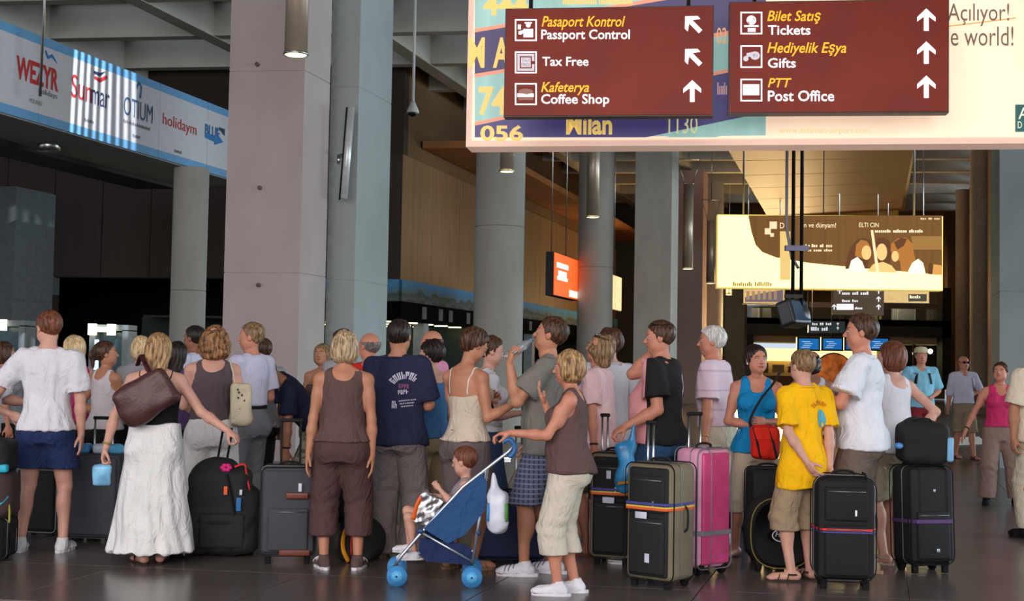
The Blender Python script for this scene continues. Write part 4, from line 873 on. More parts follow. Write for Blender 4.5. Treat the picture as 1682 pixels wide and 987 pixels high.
    for sd in (-1, 1):
        G.add(E((sd*.20, .08, -.25), (.09, .18, .14)), .03); G.add(E((sd*.34, -.03, -.03), (.035, .085, .125)), .008)
        G.cut(E((sd*.15, .41, .015), (.075, .07, .05)), .012); G.add(E((sd*.14, .335, .075), (.10, .05, .03)), .012)
        G.add(E((sd*.045, .40, -.125), (.035, .035, .03)), .008)
    G.add(cap(hd(0, .36, .04), hd(0, .455, -.11), .030*hh, .045*hh), .012)
    G.add(E((0, .375, -.225), (.10, .035, .022)), .006); G.add(E((0, .365, -.275), (.085, .035, .024)), .006)
    G.add(cap(nt-Vector((0, 0, .02)), nt+HM @ Vector((0, -.02*hh, .25*hh)), .031*S*(.86 if fem else 1.05), .030*S*(.86 if fem else 1.05)), .03)
    def hmark(p):
        q = (p-arr(hc)) @ np.array(HM)/hh; o = np.zeros((len(p), 3))
        o[:, 0] = ((np.abs(q[:, 0]) < .105) & (np.abs(q[:, 2]+.25) < .042-.25*np.abs(q[:, 0])*.8) & (q[:, 1] > .33))*.7
        o[:, 1] = ((np.abs(np.abs(q[:, 0])-.14) < .075) & (np.abs(q[:, 2]-.105) < .02) & (q[:, 1] > .25))*.8
        return o
    take(G, hmark)
    # ---- hands
    for sd in (-1, 1):
        a = ar[sd]; d = a['h']; pn = a['palm']-d*a['palm'].dot(d); pn = pn.normalized() if pn.length > 1e-4 else d.orthogonal().normalized()
        ac = d.cross(pn)*1.0                                     # across the palm
        if ac.dot(Vector((0, 1, 0))) < 0 and abs(ac.y) > .3: pass
        thumb = ac if a.get('tf', 0) else ac
        side = 1 if sd == -1 else -1
        ac = ac*side
        W_ = a['w']; u = HL; cur = a['curl']
        hvx = .0046 if vox < .0135 else .009
        Hf = Field(W_-Vector((.13,)*3), W_+Vector((.13,)*3), hvx) if vox < .0135 else Field(W_-Vector((.11,)*3), W_+Vector((.11,)*3), hvx)
        if vox < .0135:
            Hf = Field([W_[i]+min(0, d[i])*u*1.0-.06 for i in range(3)], [W_[i]+max(0, d[i])*u*1.0+.06 for i in range(3)], hvx)
        MH = Matrix((ac, pn, d)).transposed()
        Hf.add(cap(W_-a['f']*.035, W_+d*.012, .0163*S*aw, .0150*S*aw), 0)
        Hf.add(ell(W_+d*.26*u, Vector((.225, .105, .30))*u, MH), .012)
        fl = (.40, .45, .42, .33); r0 = .048*u*1.02
        for i in range(4):
            bp_ = W_+d*(.50-.02*abs(i-1.3))*u+ac*(.165-.11*i)*u
            ang = cur*(.45+.06*i); p0 = bp_; Ls = (.46*fl[i]*1.05, .32*fl[i]*1.05, .24*fl[i]*1.05); dd = d
            for j in range(3):
                dd = (math.cos(ang)*d+math.sin(ang)*pn+ac*(.10-.07*i)*(1-cur*.4)).normalized(); p1 = p0+dd*Ls[j]*u
                Hf.add(cap(p0, p1, r0*(1-.08*j), r0*(.93-.10*j)), .004); p0 = p1; ang += cur*(.95 if j == 0 else .7)
        t0 = W_+d*.14*u+ac*.13*u+pn*.03*u; tdir = (d*.62+ac*(.62-.25*min(cur, 1.2))+pn*(.2+.35*cur)).normalized(); t1 = t0+tdir*.26*u
        t2 = t1+(tdir*.6+d*.5+pn*.25*cur-ac*.12*cur).normalized()*.20*u
        Hf.add(cap(t0, t1, .075*u, .058*u), .012); Hf.add(cap(t1, t2, .056*u, .045*u), .004)
        take(Hf)
    V = np.concatenate(VS); me = np_mesh(name, V, FS)
    mk = np.concatenate(MK); at = me.color_attributes.new('marks', 'FLOAT_COLOR', 'POINT'); at.data.foreach_set('color', np.concatenate([mk, np.ones((len(V), 1))], 1).astype(np.float32).ravel())
    o = obj(name, me, SK[skin]); o.location = loc; o.rotation_euler = (0, 0, ya); tag(o, label, 'person', group)
    R = dict(o=o, T=T, hd=hd, HM=HM, hh=hh, S=S, M=M, pel=pel, ar=ar, ft=ft, keys=keys, sh=sh, sw=sw, UA=UA, FA=FA, aw=aw, yaw=ya, zt=zt.z > .85 and not seated, w=w, seed=seed, lo=lo, hi=hi, vox=vox, fem=fem, PR=PR, loc=loc, nb=nb, nt=nt, belly=belly, bust=bust, parts={})
    PEOPLE[key] = R
    if low: make_low(R, **low)
    if tops:
        for t_ in (tops if isinstance(tops, list) else [tops]): make_top(R, **t_)
    make_hair(R, *hair)
    if look_eyes:
        for sd in (-1, 1):
            e = hd(sd*.145, .325, .015); b = MB(); b.sphere((0, -.004*hh, 0), .046*hh, 10, 0)
            b.sphere((0, .020*hh, 0), .032*hh, 10, 1); b.xf(Matrix.Translation(e) @ HM.to_4x4())
            obj('eye', b, [mat('eye_white', (178, 166, 158), .3), mat('eye_iris', (40, 28, 20), .2)], o)
    if shoes: make_shoes(R, **shoes)
    return R
def finish(R, F, name, m, disp=None, adapt=0.0, smooth=True, solid=True):
    p, f = F.arrays(adapt)
    if not len(p): return None
    if disp is not None: n = vnormals(p, f); p = p+n*disp(p)[:, None]
    o = obj(name, np_mesh(name, p, f), m, R['o']); R['parts'][name] = (o, p, f); return o
def profile(R, loose, t, bell=0.0, tuck=False):
    S = R['S']; out = []
    K = R['PR']; ch = max(k[1] for k in K); cy_ = max(k[2]+abs(k[3]) for k in K)
    for z, rx, ry, cy in K:
        e = max(0.0, min(1.0, (.76-z)/.12)); q = 1-loose*e
        rx2 = rx+(max(ch*.93, rx)-rx)*loose*e; ry2 = ry+(max(cy_*.95, ry)-ry)*loose*e
        out.append(((z-.53)*S, rx2*S+t+(0 if tuck else .016*max(0, min(1, (.60-z)/.05)))+bell*max(0, .70-z)*S, ry2*S+t+(0 if tuck else .016*max(0, min(1, (.60-z)/.05)))+bell*.8*max(0, .70-z)*S, cy*S))
    z = K[0][0]; out.insert(0, ((.36-.53)*S, out[0][1]+.004*S, out[0][2]+.002*S, out[0][3])); return out
def make_top(R, kind='tee', m=None, name='tee_shirt', t=.012, loose=.5, hem=.50, sl=.62, sr=.046, neck=1.0, amp=.0035, bell=0.0, collar=None, back=.735, front=.745, strap=None, layer=0, tuck=False, over=.064):
    S = R['S']; T = R['T']; M = R['M']; w = R['w']; v = R['vox']; fem = R['fem']; t = t*.85+layer*.008; sr = sr*.9; amp = amp*1.35
    F = Field(R['lo'], R['hi']+Vector((0, 0, .05)), v)
    F.add(loft(R['pel'], M, profile(R, loose, t, bell, tuck), (hem-.53)*S, (.825-.53)*S), 0)
    for sd in (-1, 1):
        q_ = R['sh'][sd] if kind in ('tee', 'polo', 'shirt') else T(sd*.030, -.014, .828).lerp(R['sh'][sd], .62)
        F.add(cap(T(sd*.030, -.014, .828), q_, .024*S+t*.8, (.031 if kind in ('tee', 'polo', 'shirt') else .027)*S*R['aw']+t*.8), .03)
        if not tuck and R['zt']:
            q_ = R['ft'][sd]; tw_ = (.45+.55*w)
            F.add(ell(T(sd*.046*w, -.040*w, .495), Vector((.053*w, .043*w, .058))*S+Vector((t, t, t))*2.3, M), .03); F.add(cap(q_['h'], q_['h'].lerp(q_['k'], .4), over*S*tw_+.013, over*S*tw_+.013), .03)
        if fem or R['bust']: F.add(ell(T(sd*.043, .050+R['bust'], .725), (Vector((.040, .036+R['bust'], .036))*S+Vector((t, t, t))), M), .03)
        if kind in ('tee', 'polo', 'shirt'):
            a = R['ar'][sd]; L = R['UA']*sl
            if sl <= 1.0: F.add(sleeve(a['s'], a['s']+a['u']*L, .034*S*R['aw']+t, sr*S*R['aw']), .03)
            else:
                F.add(cap(a['s'], a['e'], .034*S*R['aw']+t, .033*S*R['aw']+t*.7), .03)
                F.add(sleeve(a['e'], a['e']+a['f']*R['FA']*(sl-1), .032*S*R['aw']+t*.7, .024*S*R['aw']+t*.7), .02)
    pel = arr(R['pel']); zt = np.array(M)[:, 2]
    F.half(lambda X, Y, Z: np.minimum((hem-.53)*S-((X-pel[0])*zt[0]+(Y-pel[1])*zt[1]+(Z-pel[2])*zt[2]), 0.05)) if True else None
    if kind in ('tee', 'polo', 'shirt'):
        nr = .034*S*(.88 if fem else 1.05)*(.5+.5*w)+.010; F.add(cap(T(0, -.014, .785), T(0, -.014, .822), nr+.010, nr+.004), .025); F.cut(cap(T(0, -.012, .856), R['nt']+Vector((0, 0, .05)), nr*neck, nr*neck), .004)
        F.cut(ell(T(0, .045, .828), Vector((.035, .03, .025))*S*neck, M), .006)
    if kind == 'tank':
        for sd in (-1, 1):
            F.cut(cap(T(sd*(R['sw']+.012), -.004, .765), T(sd*(R['sw']+.004), -.006, .90), .038*S, .030*S), .004)
            a = R['ar'][sd]; 
        F.cut(ell(T(0, .055, .835), Vector((.050*neck, .045, .065))*S, M), .006); F.cut(ell(T(0, -.055, .845), Vector((.052*neck, .042, .055*neck))*S, M), .006)
        F.cut(cap(T(0, -.008, .80), T(0, -.004, .9), .040*S, .052*S), .004)
    if kind == 'cami':
        def fn(X, Y, Z):
            x, y, z = X-pel[0], Y-pel[1], Z-pel[2]; Mn = np.array(M); zz = x*Mn[0, 2]+y*Mn[1, 2]+z*Mn[2, 2]; yy = x*Mn[0, 1]+y*Mn[1, 1]+z*Mn[2, 1]
            return zz-((back-.53)+(front-back)/(1+np.exp(-yy/(.02*S))))*S
        F.half(fn)
        for sd in (-1, 1):
            a = R['ar'][sd]; F.cut(cap(a['s']+a['u']*.02, a['e'], .033*S*R['aw'], .028*S*R['aw']), .003)
    sd_ = R['seed']
    def disp(p):
        q = p.copy(); return wob(q, amp, 26, sd_, 5, (1, 1, .45))+wob(q, amp*.6, 60, sd_+1, 4, (1, 1, .6))
    o = finish(R, F, name, m, disp)
    if kind in ('cami', 'tank') and strap is not None:
        for sd in (-1, 1):
            b = MB(); pts = []
            for th in np.linspace(-.25, PI+.25, 15):
                y = -math.cos(th); z = math.sin(th)
                pts.append(T(sd*(.068+.002*z)*(.5+.5*w), -.006+y*.080*w, .745+z*.105 if z > 0 else .755+z*.12))
            pts = hugged(R, catmull(pts, 3), .004)
            b.tube(pts, .0065, 6); obj('strap', b, strap, R['o'])
    if collar is None and kind in ('tee', 'shirt'): collar = m
    if collar is not None:
        b = MB(); n = 20; c0 = T(0, -.012, .834); pts = []; cr_ = (.034*S*(.88 if fem else 1.05)*(.5+.5*w)+.012)*neck
        for k in range(n+1):
            a = PI*.5+.25+(2*PI-.5)*k/n; pts.append(c0+M @ Vector((math.cos(a)*cr_, math.sin(a)*cr_+.003, .010*math.sin(a)*-1+.004)))
        b.tube(pts, .014, 8, flat=.5, flatdir=(0, 0, 1)); obj('collar', b, collar, R['o'])
    return o
def hugged(R, pts, off):
    """push points out to the body surface"""
    me = R['o'].data; bv = R.get('bvh')
    if bv is None:
        bv = R['bvh'] = BVHTree.FromPolygons([v.co.copy() for v in me.vertices], [tuple(p.vertices) for p in me.polygons])
    out = []
    for p in pts:
        c, n, i, d = bv.find_nearest(p)
        out.append(c+n*off if c is not None else p)
    return out
def make_low(R, kind='trousers', m=None, name='trousers', waist=.60, hem=.03, t=.010, th=.062, kn=.048, an=.042, amp=.0035, flare=None, belt=None, k=.02):
    S = R['S']; T = R['T']; M = R['M']; w = R['w']; tw = (.45+.55*w); th, kn, an = th*.95, kn*.90, an*.90
    F = Field(R['lo'], R['hi'], R['vox']); keys = [(q[0], q[1]+t, q[2]+t, q[3]) for q in R['keys']]
    F.add(loft(R['pel'], M, keys, keys[0][0], (waist-.53)*S), 0)
    sd_ = R['seed']+7
    if kind == 'skirt':
        K = [((z-.53)*S, rx*S, ry*S, cy*S) for z, rx, ry, cy in flare]
        F = Field(R['lo'], R['hi'], R['vox']); F.add(loft(R['pel'], M, K, (hem-.53)*S, (waist-.53)*S), 0)
        for sd in (-1, 1): F.add(ell(T(sd*.046*w, -.040*w, .495), Vector((.052*w, .049*w, .055))*S+Vector((t, t, t))*1.5, M), .05)
        def disp(p):
            a = np.arctan2(p[:, 0], p[:, 1]); s = np.clip((.56*S-p[:, 2])/(.5*S), 0, 1)
            return (np.sin(a*9+1.3*np.sin(p[:, 2]*5))*.010+np.sin(a*17+2*np.sin(p[:, 2]*7+1)+2)*.006)*s+wob(p, amp, 30, sd_, 5, (1, 1, .4))
        o = finish(R, F, name, m, disp); return o
    F.add(ell(T(0, 0, .472), Vector((.085*w, .06*w, .036))*S+Vector((t, t, t)), M), .03)
    for sd in (-1, 1):
        F.add(ell(T(sd*.046*w, -.040*w, .495), Vector((.052*w, .042*w, .053))*S+Vector((t, t, t)), M), .03)
        q = R['ft'][sd]
        F.add(cap(q['h'], q['k'], th*S*tw, kn*S*(tw if kn > .040 else 1)), .03)
        F.add(cap(q['k'], q['a']+Vector((0, 0, -.01)), kn*S*(tw if kn > .040 else 1), an*S), .006)
    hz = hem*S
    F.half(lambda X, Y, Z: hz-Z+0*X+0*Y)
    def disp(p):
        n = wob(p, amp, 24, sd_, 5, (1, 1, .6)); s = np.exp(-((p[:, 2]-.27*S)/(.05*S))**2)
        return n+s*np.sin(p[:, 2]*70+np.sin(p[:, 0]*30)*2)*.004+np.exp(-((p[:, 2]-(hz+.05))/.06)**2)*np.sin(p[:, 2]*60+p[:, 0]*20)*.003*(1 if hem < .1 else 0)
    o = finish(R, F, name, m, disp)
    if belt is not None:
        b = MB(); zz = (waist-.012-.53)*S; kk = min(keys, key=lambda q: abs(q[0]-zz)); pts = [R['pel']+M @ Vector((math.cos(a)*(kk[1]+.004), math.sin(a)*(kk[2]+.004)+kk[3], zz)) for a in np.linspace(0, 2*PI, 29)[:-1]]
        b.tube(pts, .019, 6, flat=.3, closed=True, flatdir=(1, 0, 0)); 
        b = MB(); vs = []; n = len(pts)
        for p in pts:
            for dz, ex in ((-.017, 1.0), (.017, 1.0)):
                c = R['pel']; vs.append(Vector((c.x+(p.x-c.x)*1.0, c.y+(p.y-c.y)*1.0, p.z+dz)))
        b.add(vs, [(2*i, 2*((i+1) % n), 2*((i+1) % n)+1, 2*i+1) for i in range(n)], 0, True)
        ob = obj('belt', b, belt, R['o']); md = ob.modifiers.new('thickness', 'SOLIDIFY'); md.thickness = .006; md.offset = 1
    return o
def make_hair(R, style='short', col='brown', length=1.0, vol=1.0):
    if style == 'none': return
    m = hair_mat(col, *HAIR[col]); hd = R['hd']; hh = R['hh']; HM = R['HM']; v = .0075 if R['vox'] < .0135 else .010
    c = hd(0, 0, 0); ex = {'long': 1.9*length, 'pony': 1.0, 'curly': 1.2}.get(style, .8)
    F = Field(c-Vector((.9*hh, .9*hh, ex*hh)), c+Vector((.9*hh, .9*hh, .9*hh)), v)
    E = lambda c_, r: ell(hd(*c_), Vector(r)*hh, HM)
    MI = np.array(HM); c0 = arr(c)
    def cutfn(curve, front=None):
        xs = [q[0] for q in curve]; ys = [q[1] for q in curve]
        def fn(X, Y, Z):
            x, y, z = X-c0[0], Y-c0[1], Z-c0[2]
            lx, ly, lz = ((x*MI[0, i]+y*MI[1, i]+z*MI[2, i])/hh for i in range(3))
            lim = np.interp(ly, xs, ys); return (lim-lz)*hh
        return fn
    th = .035*vol
    F.add(E((0, -.07, .13), (.345+th, .435+th, .385+th*1.15)), 0)
    hl = [(-.6, -.33), (-.30, -.31), (-.12, -.22), (-.07, -.02), (.02, .02), (.06, -.06), (.12, .10), (.24, .26), (.34, .36), (.5, .40)]
    amp = .0035
    if style in ('short', 'crop'): F.half(cutfn(hl))
    elif style == 'bald':
        F.half(cutfn([(-.6, -.30), (-.15, -.24), (-.07, -.02), (.05, .02), (.08, .2), (.12, .7)]));
        def f2(X, Y, Z):
            x, y, z = X-c0[0], Y-c0[1], Z-c0[2]; lz = (x*MI[0, 2]+y*MI[1, 2]+z*MI[2, 2])/hh; return (lz-.16)*hh
        F.half(f2)
    elif style == 'bob':
        F.add(E((0, -.12, -.08), (.41*vol+.01, .41*vol, .46*length)), .03); F.add(E((0, -.02, -.20), (.42*vol, .28, .30*length)), .03)
        F.cut(E((0, .38, -.12), (.285, .42, .40)), .02); F.cut(E((0, .1, -.45), (.19, .3, .33)), .02); amp = .006
    elif style == 'long':
        F.add(E((0, -.12, -.08), (.41*vol, .40*vol, .48)), .03); F.add(E((0, -.24, -.55*length), (.38*vol, .20, .80*length)), .04); F.add(E((.06, -.30, -.9*length), (.22*vol, .14, .55*length)), .04)
        F.cut(E((0, .38, -.12), (.285, .42, .42)), .02); F.cut(E((0, .15, -.55), (.20, .3, .45)), .02); amp = .006
    elif style == 'curly':
        F.add(E((0, -.12, -.05), (.50*vol, .50*vol, .52)), .03); F.add(E((0, -.14, -.42*length), (.50*vol, .40*vol, .40*length)), .04)
        F.cut(E((0, .42, -.12), (.28, .38, .36)), .02); F.cut(E((0, .22, -.6), (.20, .3, .4)), .02); amp = .013
    elif style == 'pony':
        F.half(cutfn(hl)); F.add(E((0, -.50, -.02), (.14, .15, .14)), .03); F.add(cap(hd(0, -.54, 0), hd(0, -.56, -.5*length), .13*hh, .05*hh), .02); amp = .005
    elif style == 'updo':
        F.half(cutfn(hl)); F.add(E((0, -.46, .10), (.24, .16, .26)), .03); F.add(E((0, -.50, -.10), (.16, .12, .18)), .02); amp = .009
    elif style == 'fluffy':
        F.add(E((0, -.10, .10), (.42, .46, .44)), .02); F.half(cutfn([(-.6, -.42), (-.2, -.38), (-.10, -.12), (.02, -.02), (.12, .08), (.24, .24), (.40, .30), (.6, .34)])); amp = .008
    s_ = R['seed']+3
    def disp(p):
        q = (p-c0) @ MI; a = np.arctan2(q[:, 0], -q[:, 1])
        if style in ('curly',): return wob(p, amp*.6, 90, s_, 6)+wob(p, amp, 42, s_+1, 5)
        return np.sin(a*19+3*np.sin(q[:, 2]*22+s_)+wob(p, 1.2, 30, s_+5, 3))*amp*.6+wob(p, amp*.5, 70, s_, 4, (1, 1, .3))
    return finish(R, F, 'hair', m, disp)
def make_shoes(R, kind='trainer', m=None, sole=None, m2=None, size=.94, sides=(-1, 1)):
    S = R['S']
    for sd in sides:
        q = R['ft'][sd]; fd = Vector((-math.sin(q['yaw']), math.cos(q['yaw']), 0)); A = q['a']; z = A.z-.042*S
        rt = fd.cross(Vector((0, 0, 1))); M = Matrix((rt, fd, Vector((0, 0, 1)))).transposed()
        def W_(x, y, zz): return Vector((A.x, A.y, z))+M @ Vector((x*S*size, y*S*size, zz*S*size))
        lo = W_(0, 0, 0)-Vector((.2, .2, .01)); hi = W_(0, 0, 0)+Vector((.2, .2, .16))
        if kind in ('trainer', 'sneaker'):
            F = Field(lo, hi, .0065 if R['vox'] < .0135 else .01)
            F.add(ell(W_(0, -.016, .022), Vector((.026, .032, .030))*S*size, M), 0); F.add(ell(W_(0, .070, .017), Vector((.031, .048, .022))*S*size, M), .02)
            F.add(cap(W_(0, 0, .030), W_(0, .075, .022), .024*S*size, .019*S*size), .02); F.add(cap(W_(0, -.008, .03), W_(0, -.004, .052), .026*S*size, .025*S*size), .015)
            F.half(lambda X, Y, Z: np.maximum(z+.009*S-Z, Z-(z+.060*S))+0*X+0*Y)
            p, f = F.arrays(); sh = obj('shoe', np_mesh('shoe', p, f), m, R['o'])
            b = MB(); out = []
            for k in range(20):
                a = 2*PI*k/20; y = math.cos(a); x = math.sin(a); out.append((x*(.0275+.005*max(0, y))*(1.0), .027+y*.088))
            n = 20; vs = [W_(x, y, 0.0) for x, y in out]+[W_(x*1.03, y, .013) for x, y in out]
            b.add(vs, [(i, (i+1) % n, n+(i+1) % n, n+i) for i in range(n)]+[tuple(range(n-1, -1, -1)), tuple(range(n, 2*n))], 0, False)
            obj('sole', b, sole or m, sh)
            if m2 is not None:
                for k in range(3):
                    b = MB(); yy = .035+.016*k; bv = BVHTree.FromPolygons([Vector(x) for x in p], f); pts = []
                    for a in np.linspace(-1.0, 1.0, 9):
                        o_ = W_(a*.03, yy+(.012 if kind == 'trainer' else 0)*abs(a), .10); h_ = bv.ray_cast(o_, Vector((0, 0, -1)))
                        if h_[0] is not None: pts.append(h_[0]+Vector((0, 0, .0025)))
                    if len(pts) > 2: b.tube(pts, .0045, 5, flat=.6); obj('stripe' if kind == 'trainer' else 'lace', b, m2, sh)
        else:
            b = MB(); n = 20; out = []
            for k in range(n):
                a = 2*PI*k/n; y = math.cos(a); x = math.sin(a); out.append((x*(.026+.005*max(0, y)), .026+y*.086))
            vs = [W_(x, y, -.0) for x, y in out]+[W_(x, y, .009) for x, y in out]
            b.add(vs, [(i, (i+1) % n, n+(i+1) % n, n+i) for i in range(n)]+[tuple(range(n-1, -1, -1)), tuple(range(n, 2*n))])
            sh = obj('sandal', b, sole or m, R['o'])
            rows = [(.062, .024), (.020, .032)] if kind == 'sandal' else []
            for yy, zz in rows:
                b = MB(); b.tube([W_(math.cos(a)*.029, yy-.01*math.sin(a), .008+math.sin(a)*zz) for a in np.linspace(0, PI, 11)], .011, 6, flat=.3, flatdir=fd); obj('strap', b, m, sh)
            if kind == 'sandal': b = MB(); b.tube([W_(math.sin(a)*.030, -.002-math.cos(a)*.030, .034) for a in np.linspace(-2.2, 2.2, 13)], .008, 6, flat=.3); obj('strap', b, m, sh)
            if kind == 'flipflop':
                for s2 in (-1, 1):
                    b = MB(); b.tube(catmull([W_(0, .082, .012), W_(s2*.012, .066, .034), W_(s2*.028, .030, .020), W_(s2*.028, .02, .006)], 4), .0055, 6); obj('strap', b, m, sh)
def part_bvh(R, name):
    o, p, f = R['parts'][name]; return BVHTree.FromPolygons([Vector(x) for x in p], f)
def print_on(R, part, m, vs, fs, dirn, name='print', off=.004, parent=None):
    """drape a flat print, given as local x,z points, onto a garment; dirn = -1 back, +1 front"""
    bv = part_bvh(R, part); out = []; last = None
    for x, z in vs:
        h = bv.ray_cast(Vector((x, dirn*1.0, z)), Vector((0, -dirn, 0)))
        y = h[0].y+dirn*off if h[0] is not None else (last if last is not None else 0)
        last = y; out.append((x, y, z))
    b = MB().add(out, fs); return obj(name, b, m, parent or R['parts'][part][0])
def glyphs_on(R, part, m, cx, cz, wd, ht, n, dirn=-1, arc=0.0, rot=0.0, seed=1):
    r = random.Random(seed); vs = []; fs = []; st_ = wd/n
    for i in range(n):
        for k in range(2):
            a = -wd/2+i*st_+k*st_*.46; h0 = -ht/2 if k == 0 or r.random() < .6 else -ht*.1; h1 = ht/2 if k == 0 or r.random() < .6 else ht*.1; q = [(a, h0), (a+st_*.30, h0), (a+st_*.30, h1), (a, h1)]
            if k == 0 and r.random() < .7:
                z_ = r.choice((-.36, 0, .36))*ht; b_ = len(vs); 
                for x, z in ((a, z_-ht*.1), (a+st_*.7, z_-ht*.1), (a+st_*.7, z_+ht*.1), (a, z_+ht*.1)): vs.append((x, z))
                fs.append((b_, b_+1, b_+2, b_+3))
            b_ = len(vs); vs += q; fs.append((b_, b_+1, b_+2, b_+3))
    out = []
    for x, z in vs:
        if arc: t_ = x/arc; rr = arc+z; x = math.sin(t_)*rr; z = math.cos(t_)*rr-arc
        c, s_ = math.cos(rot), math.sin(rot); x, z = x*c-z*s_, x*s_+z*c; out.append((cx+x, cz+z))
    return print_on(R, part, m, out, fs, dirn, 'lettering')
def text_on(R, part, m, body, cx, cz, wd, ht, dirn=-1, bold=0.02, arc=0.0, rot=0.0, name='lettering'):
    vs, fs, lo, hi = text_mesh(body, bold, res=2); sx = wd/(hi[0]-lo[0]); sz = ht/(hi[1]-lo[1]); out = []
    mir = 1 if dirn == -1 else -1
    for v in vs:
        x = (v[0]-(lo[0]+hi[0])/2)*sx; z = (v[1]-(lo[1]+hi[1])/2)*sz
        if arc: a = x/arc; r = arc+z; x = math.sin(a)*r; z = math.cos(a)*r-arc
        c, s = math.cos(rot), math.sin(rot); x, z = x*c-z*s, x*s+z*c
        out.append((cx+mir*x, cz+z))
    return print_on(R, part, m, out, fs, dirn, name)
def band_on(R, pts, m, width=.03, name='strap', parts=(), off=.006, parent=None, thick=.004):
    """a strap laid over the figure through rough local points"""
    pts = catmull(pts, 5); bvs = [part_bvh(R, p) for p in parts if p in R['parts']]
    hugged(R, [Vector((0, 0, 1))], 0); bvs.append(R['bvh']); out = []; ctr = []
    for p in pts:
        axis = Vector((R['pel'].x, R['pel'].y, p.z)); d = (p-axis); d.z = 0; d = d.normalized() if d.length > 1e-4 else Vector((0, 1, 0))
        best = None
        for bv in bvs:
            if p.z < R['sh'][1].z-.02: h = bv.ray_cast(axis+d*.6, -d); c = h[0]; n = d
            else: h = bv.find_nearest(p); c = h[0]; n = h[1]
            if c is not None:
                q = c+(n or d)*off; e = (q-axis).dot(d)
                if p.z >= R['sh'][1].z-.02: e = -(q-p).length
                if best is None or e > best[0]: best = (e, q)
        out.append(best[1] if best else p)
    b = MB(); b.tube(out, width/2, 6, flat=thick/width*2, flatdir=None); 
    b = MB(); vs = []; n = len(out)
    for i, p in enumerate(out):
        t = (out[min(i+1, n-1)]-out[max(i-1, 0)]).normalized(); axis = Vector((R['pel'].x, R['pel'].y, p.z)); r = (p-axis)
        if p.z > R['sh'][1].z-.03: r = r.normalized()*.4+Vector((0, 0, 1))
        s = t.cross(r).normalized()*width/2; vs += [p-s, p+s]
    b.add(vs, [(2*i, 2*i+2, 2*i+3, 2*i+1) for i in range(n-1)], 0, True); o = obj(name, b, m, parent or R['o'])
    md = o.modifiers.new('thickness', 'SOLIDIFY'); md.thickness = thick; md.offset = 1; return o
# ---------------------------------------------------------------- the queue
C_ = lambda n, c, **k: cloth(n, c, **k)
Wh = C_('white', (222, 220, 228)); Lil = C_('lilac', (206, 204, 226)); Brn = C_('brown_vest', (96, 74, 72)); Blk = C_('black', (26, 26, 30)); Nav = C_('navy', (40, 44, 70))
def HAND(k, s, t=.35):
    R = PEOPLE[k]; a = R['ar'][-1 if s == 'L' else 1]; p = a['w']+a['h']*R['S']*.105*t+a['palm']*.012
    return Matrix.Translation(R['loc']) @ Matrix.Rotation(R['yaw'], 4, 'Z') @ p
hang = lambda x=0, y=0, fx=0, fy=0, **k: dict(u=(x, y, -1), f=(fx, fy, -1), **k)
person('polo', 80, 9.98, top=512, yaw=6, sex='m', skin='pink', hair=('short', 'ginger'), w=1.02, head=(42, -6, 0), feet={'L': (-.165, .02, 8), 'R': (.15, 0, -10)},
       arms={'L': dict(u=(-.62, .15, -.80), f=(-.55, .5, -.55)), 'R': hang(.18, .1, .02, .1)}, tops=dict(kind='polo', m=Wh, name='polo_shirt', hem=.505, sl=.82, sr=.058, loose=.75, t=.016, amp=.006, collar=Wh),
       low=dict(m=C_('navy_shorts', (38, 52, 92)), name='shorts', hem=.345, th=.075, kn=.082, an=.08, t=.014), shoes=dict(m=C_('shoe_white', (216, 216, 220)), m2=C_('shoe_blue', (70, 84, 120))),
       label='man in white polo shirt, navy shorts and white trainers, seen from behind')
person('edge', -28, 10.5, top=536, yaw=-88, sex='m', skin='pink', hair=('short', 'brown'), arms={'R': dict(u=(.35, -.2, -.9), f=(.9, .1, -.35), h=(.9, .1, -.5)), 'L': dict(u=(.4, .2, -.85), f=(.9, 0, -.1))},
       tops=dict(kind='shirt', m=Wh, name='shirt', hem=.50, sl=.9, sr=.06, loose=.8, t=.018), low=dict(m=C_('grey_dark', (70, 70, 70)), name='trousers', hem=.03), shoes=dict(m=Blk), label='person in loose white shirt cut off by the left edge, hands reaching out')
person('pinkw', 120, 12.0, top=552, yaw=50, sex='f', skin='pink', hair=('long', 'lightblonde'), head=(10, 0, 0), arms={'R': dict(u=(.3, -.2, -.9), f=(.1, .2, -1)), 'L': hang(-.1)}, tops=dict(kind='tank', m=C_('magenta', (204, 66, 124)), name='vest_top', loose=.3, hem=.53),
       low=dict(m=Blk, name='trousers', hem=.03), shoes=dict(m=Blk), label='blonde woman in magenta sleeveless top and black trousers', vox=.013)
person('whitetank', 176, 11.6, top=561, yaw=-35, sex='f', skin='tan', hair=('pony', 'brown'), head=(-35, 6, 0), w=1.05, arms={'L': dict(u=(-.35, -.25, -.9), f=(.9, .1, -.22)), 'R': dict(u=(.3, .3, -.9), f=(-.3, .8, 0))}, tops=dict(kind='tank', m=C_('white_knit', (214, 204, 208)), name='vest_top', loose=.2, hem=.52, t=.012),
       low=dict(m=Blk, name='trousers', hem=.03), shoes=dict(m=Blk), label='brown-haired woman in white knitted vest, leaning her arms on luggage', vox=.013)
person('blondeback', 232, 12.6, top=553, yaw=10, sex='f', skin='pink', hair=('bob', 'lightblonde'), tops=dict(kind='tee', m=C_('grey_tee', (150, 150, 156)), hem=.5), low=dict(m=Blk, name='trousers'), shoes=dict(m=Blk), label='pale blonde head just left of the woman with brown shoulder bag', vox=.014)
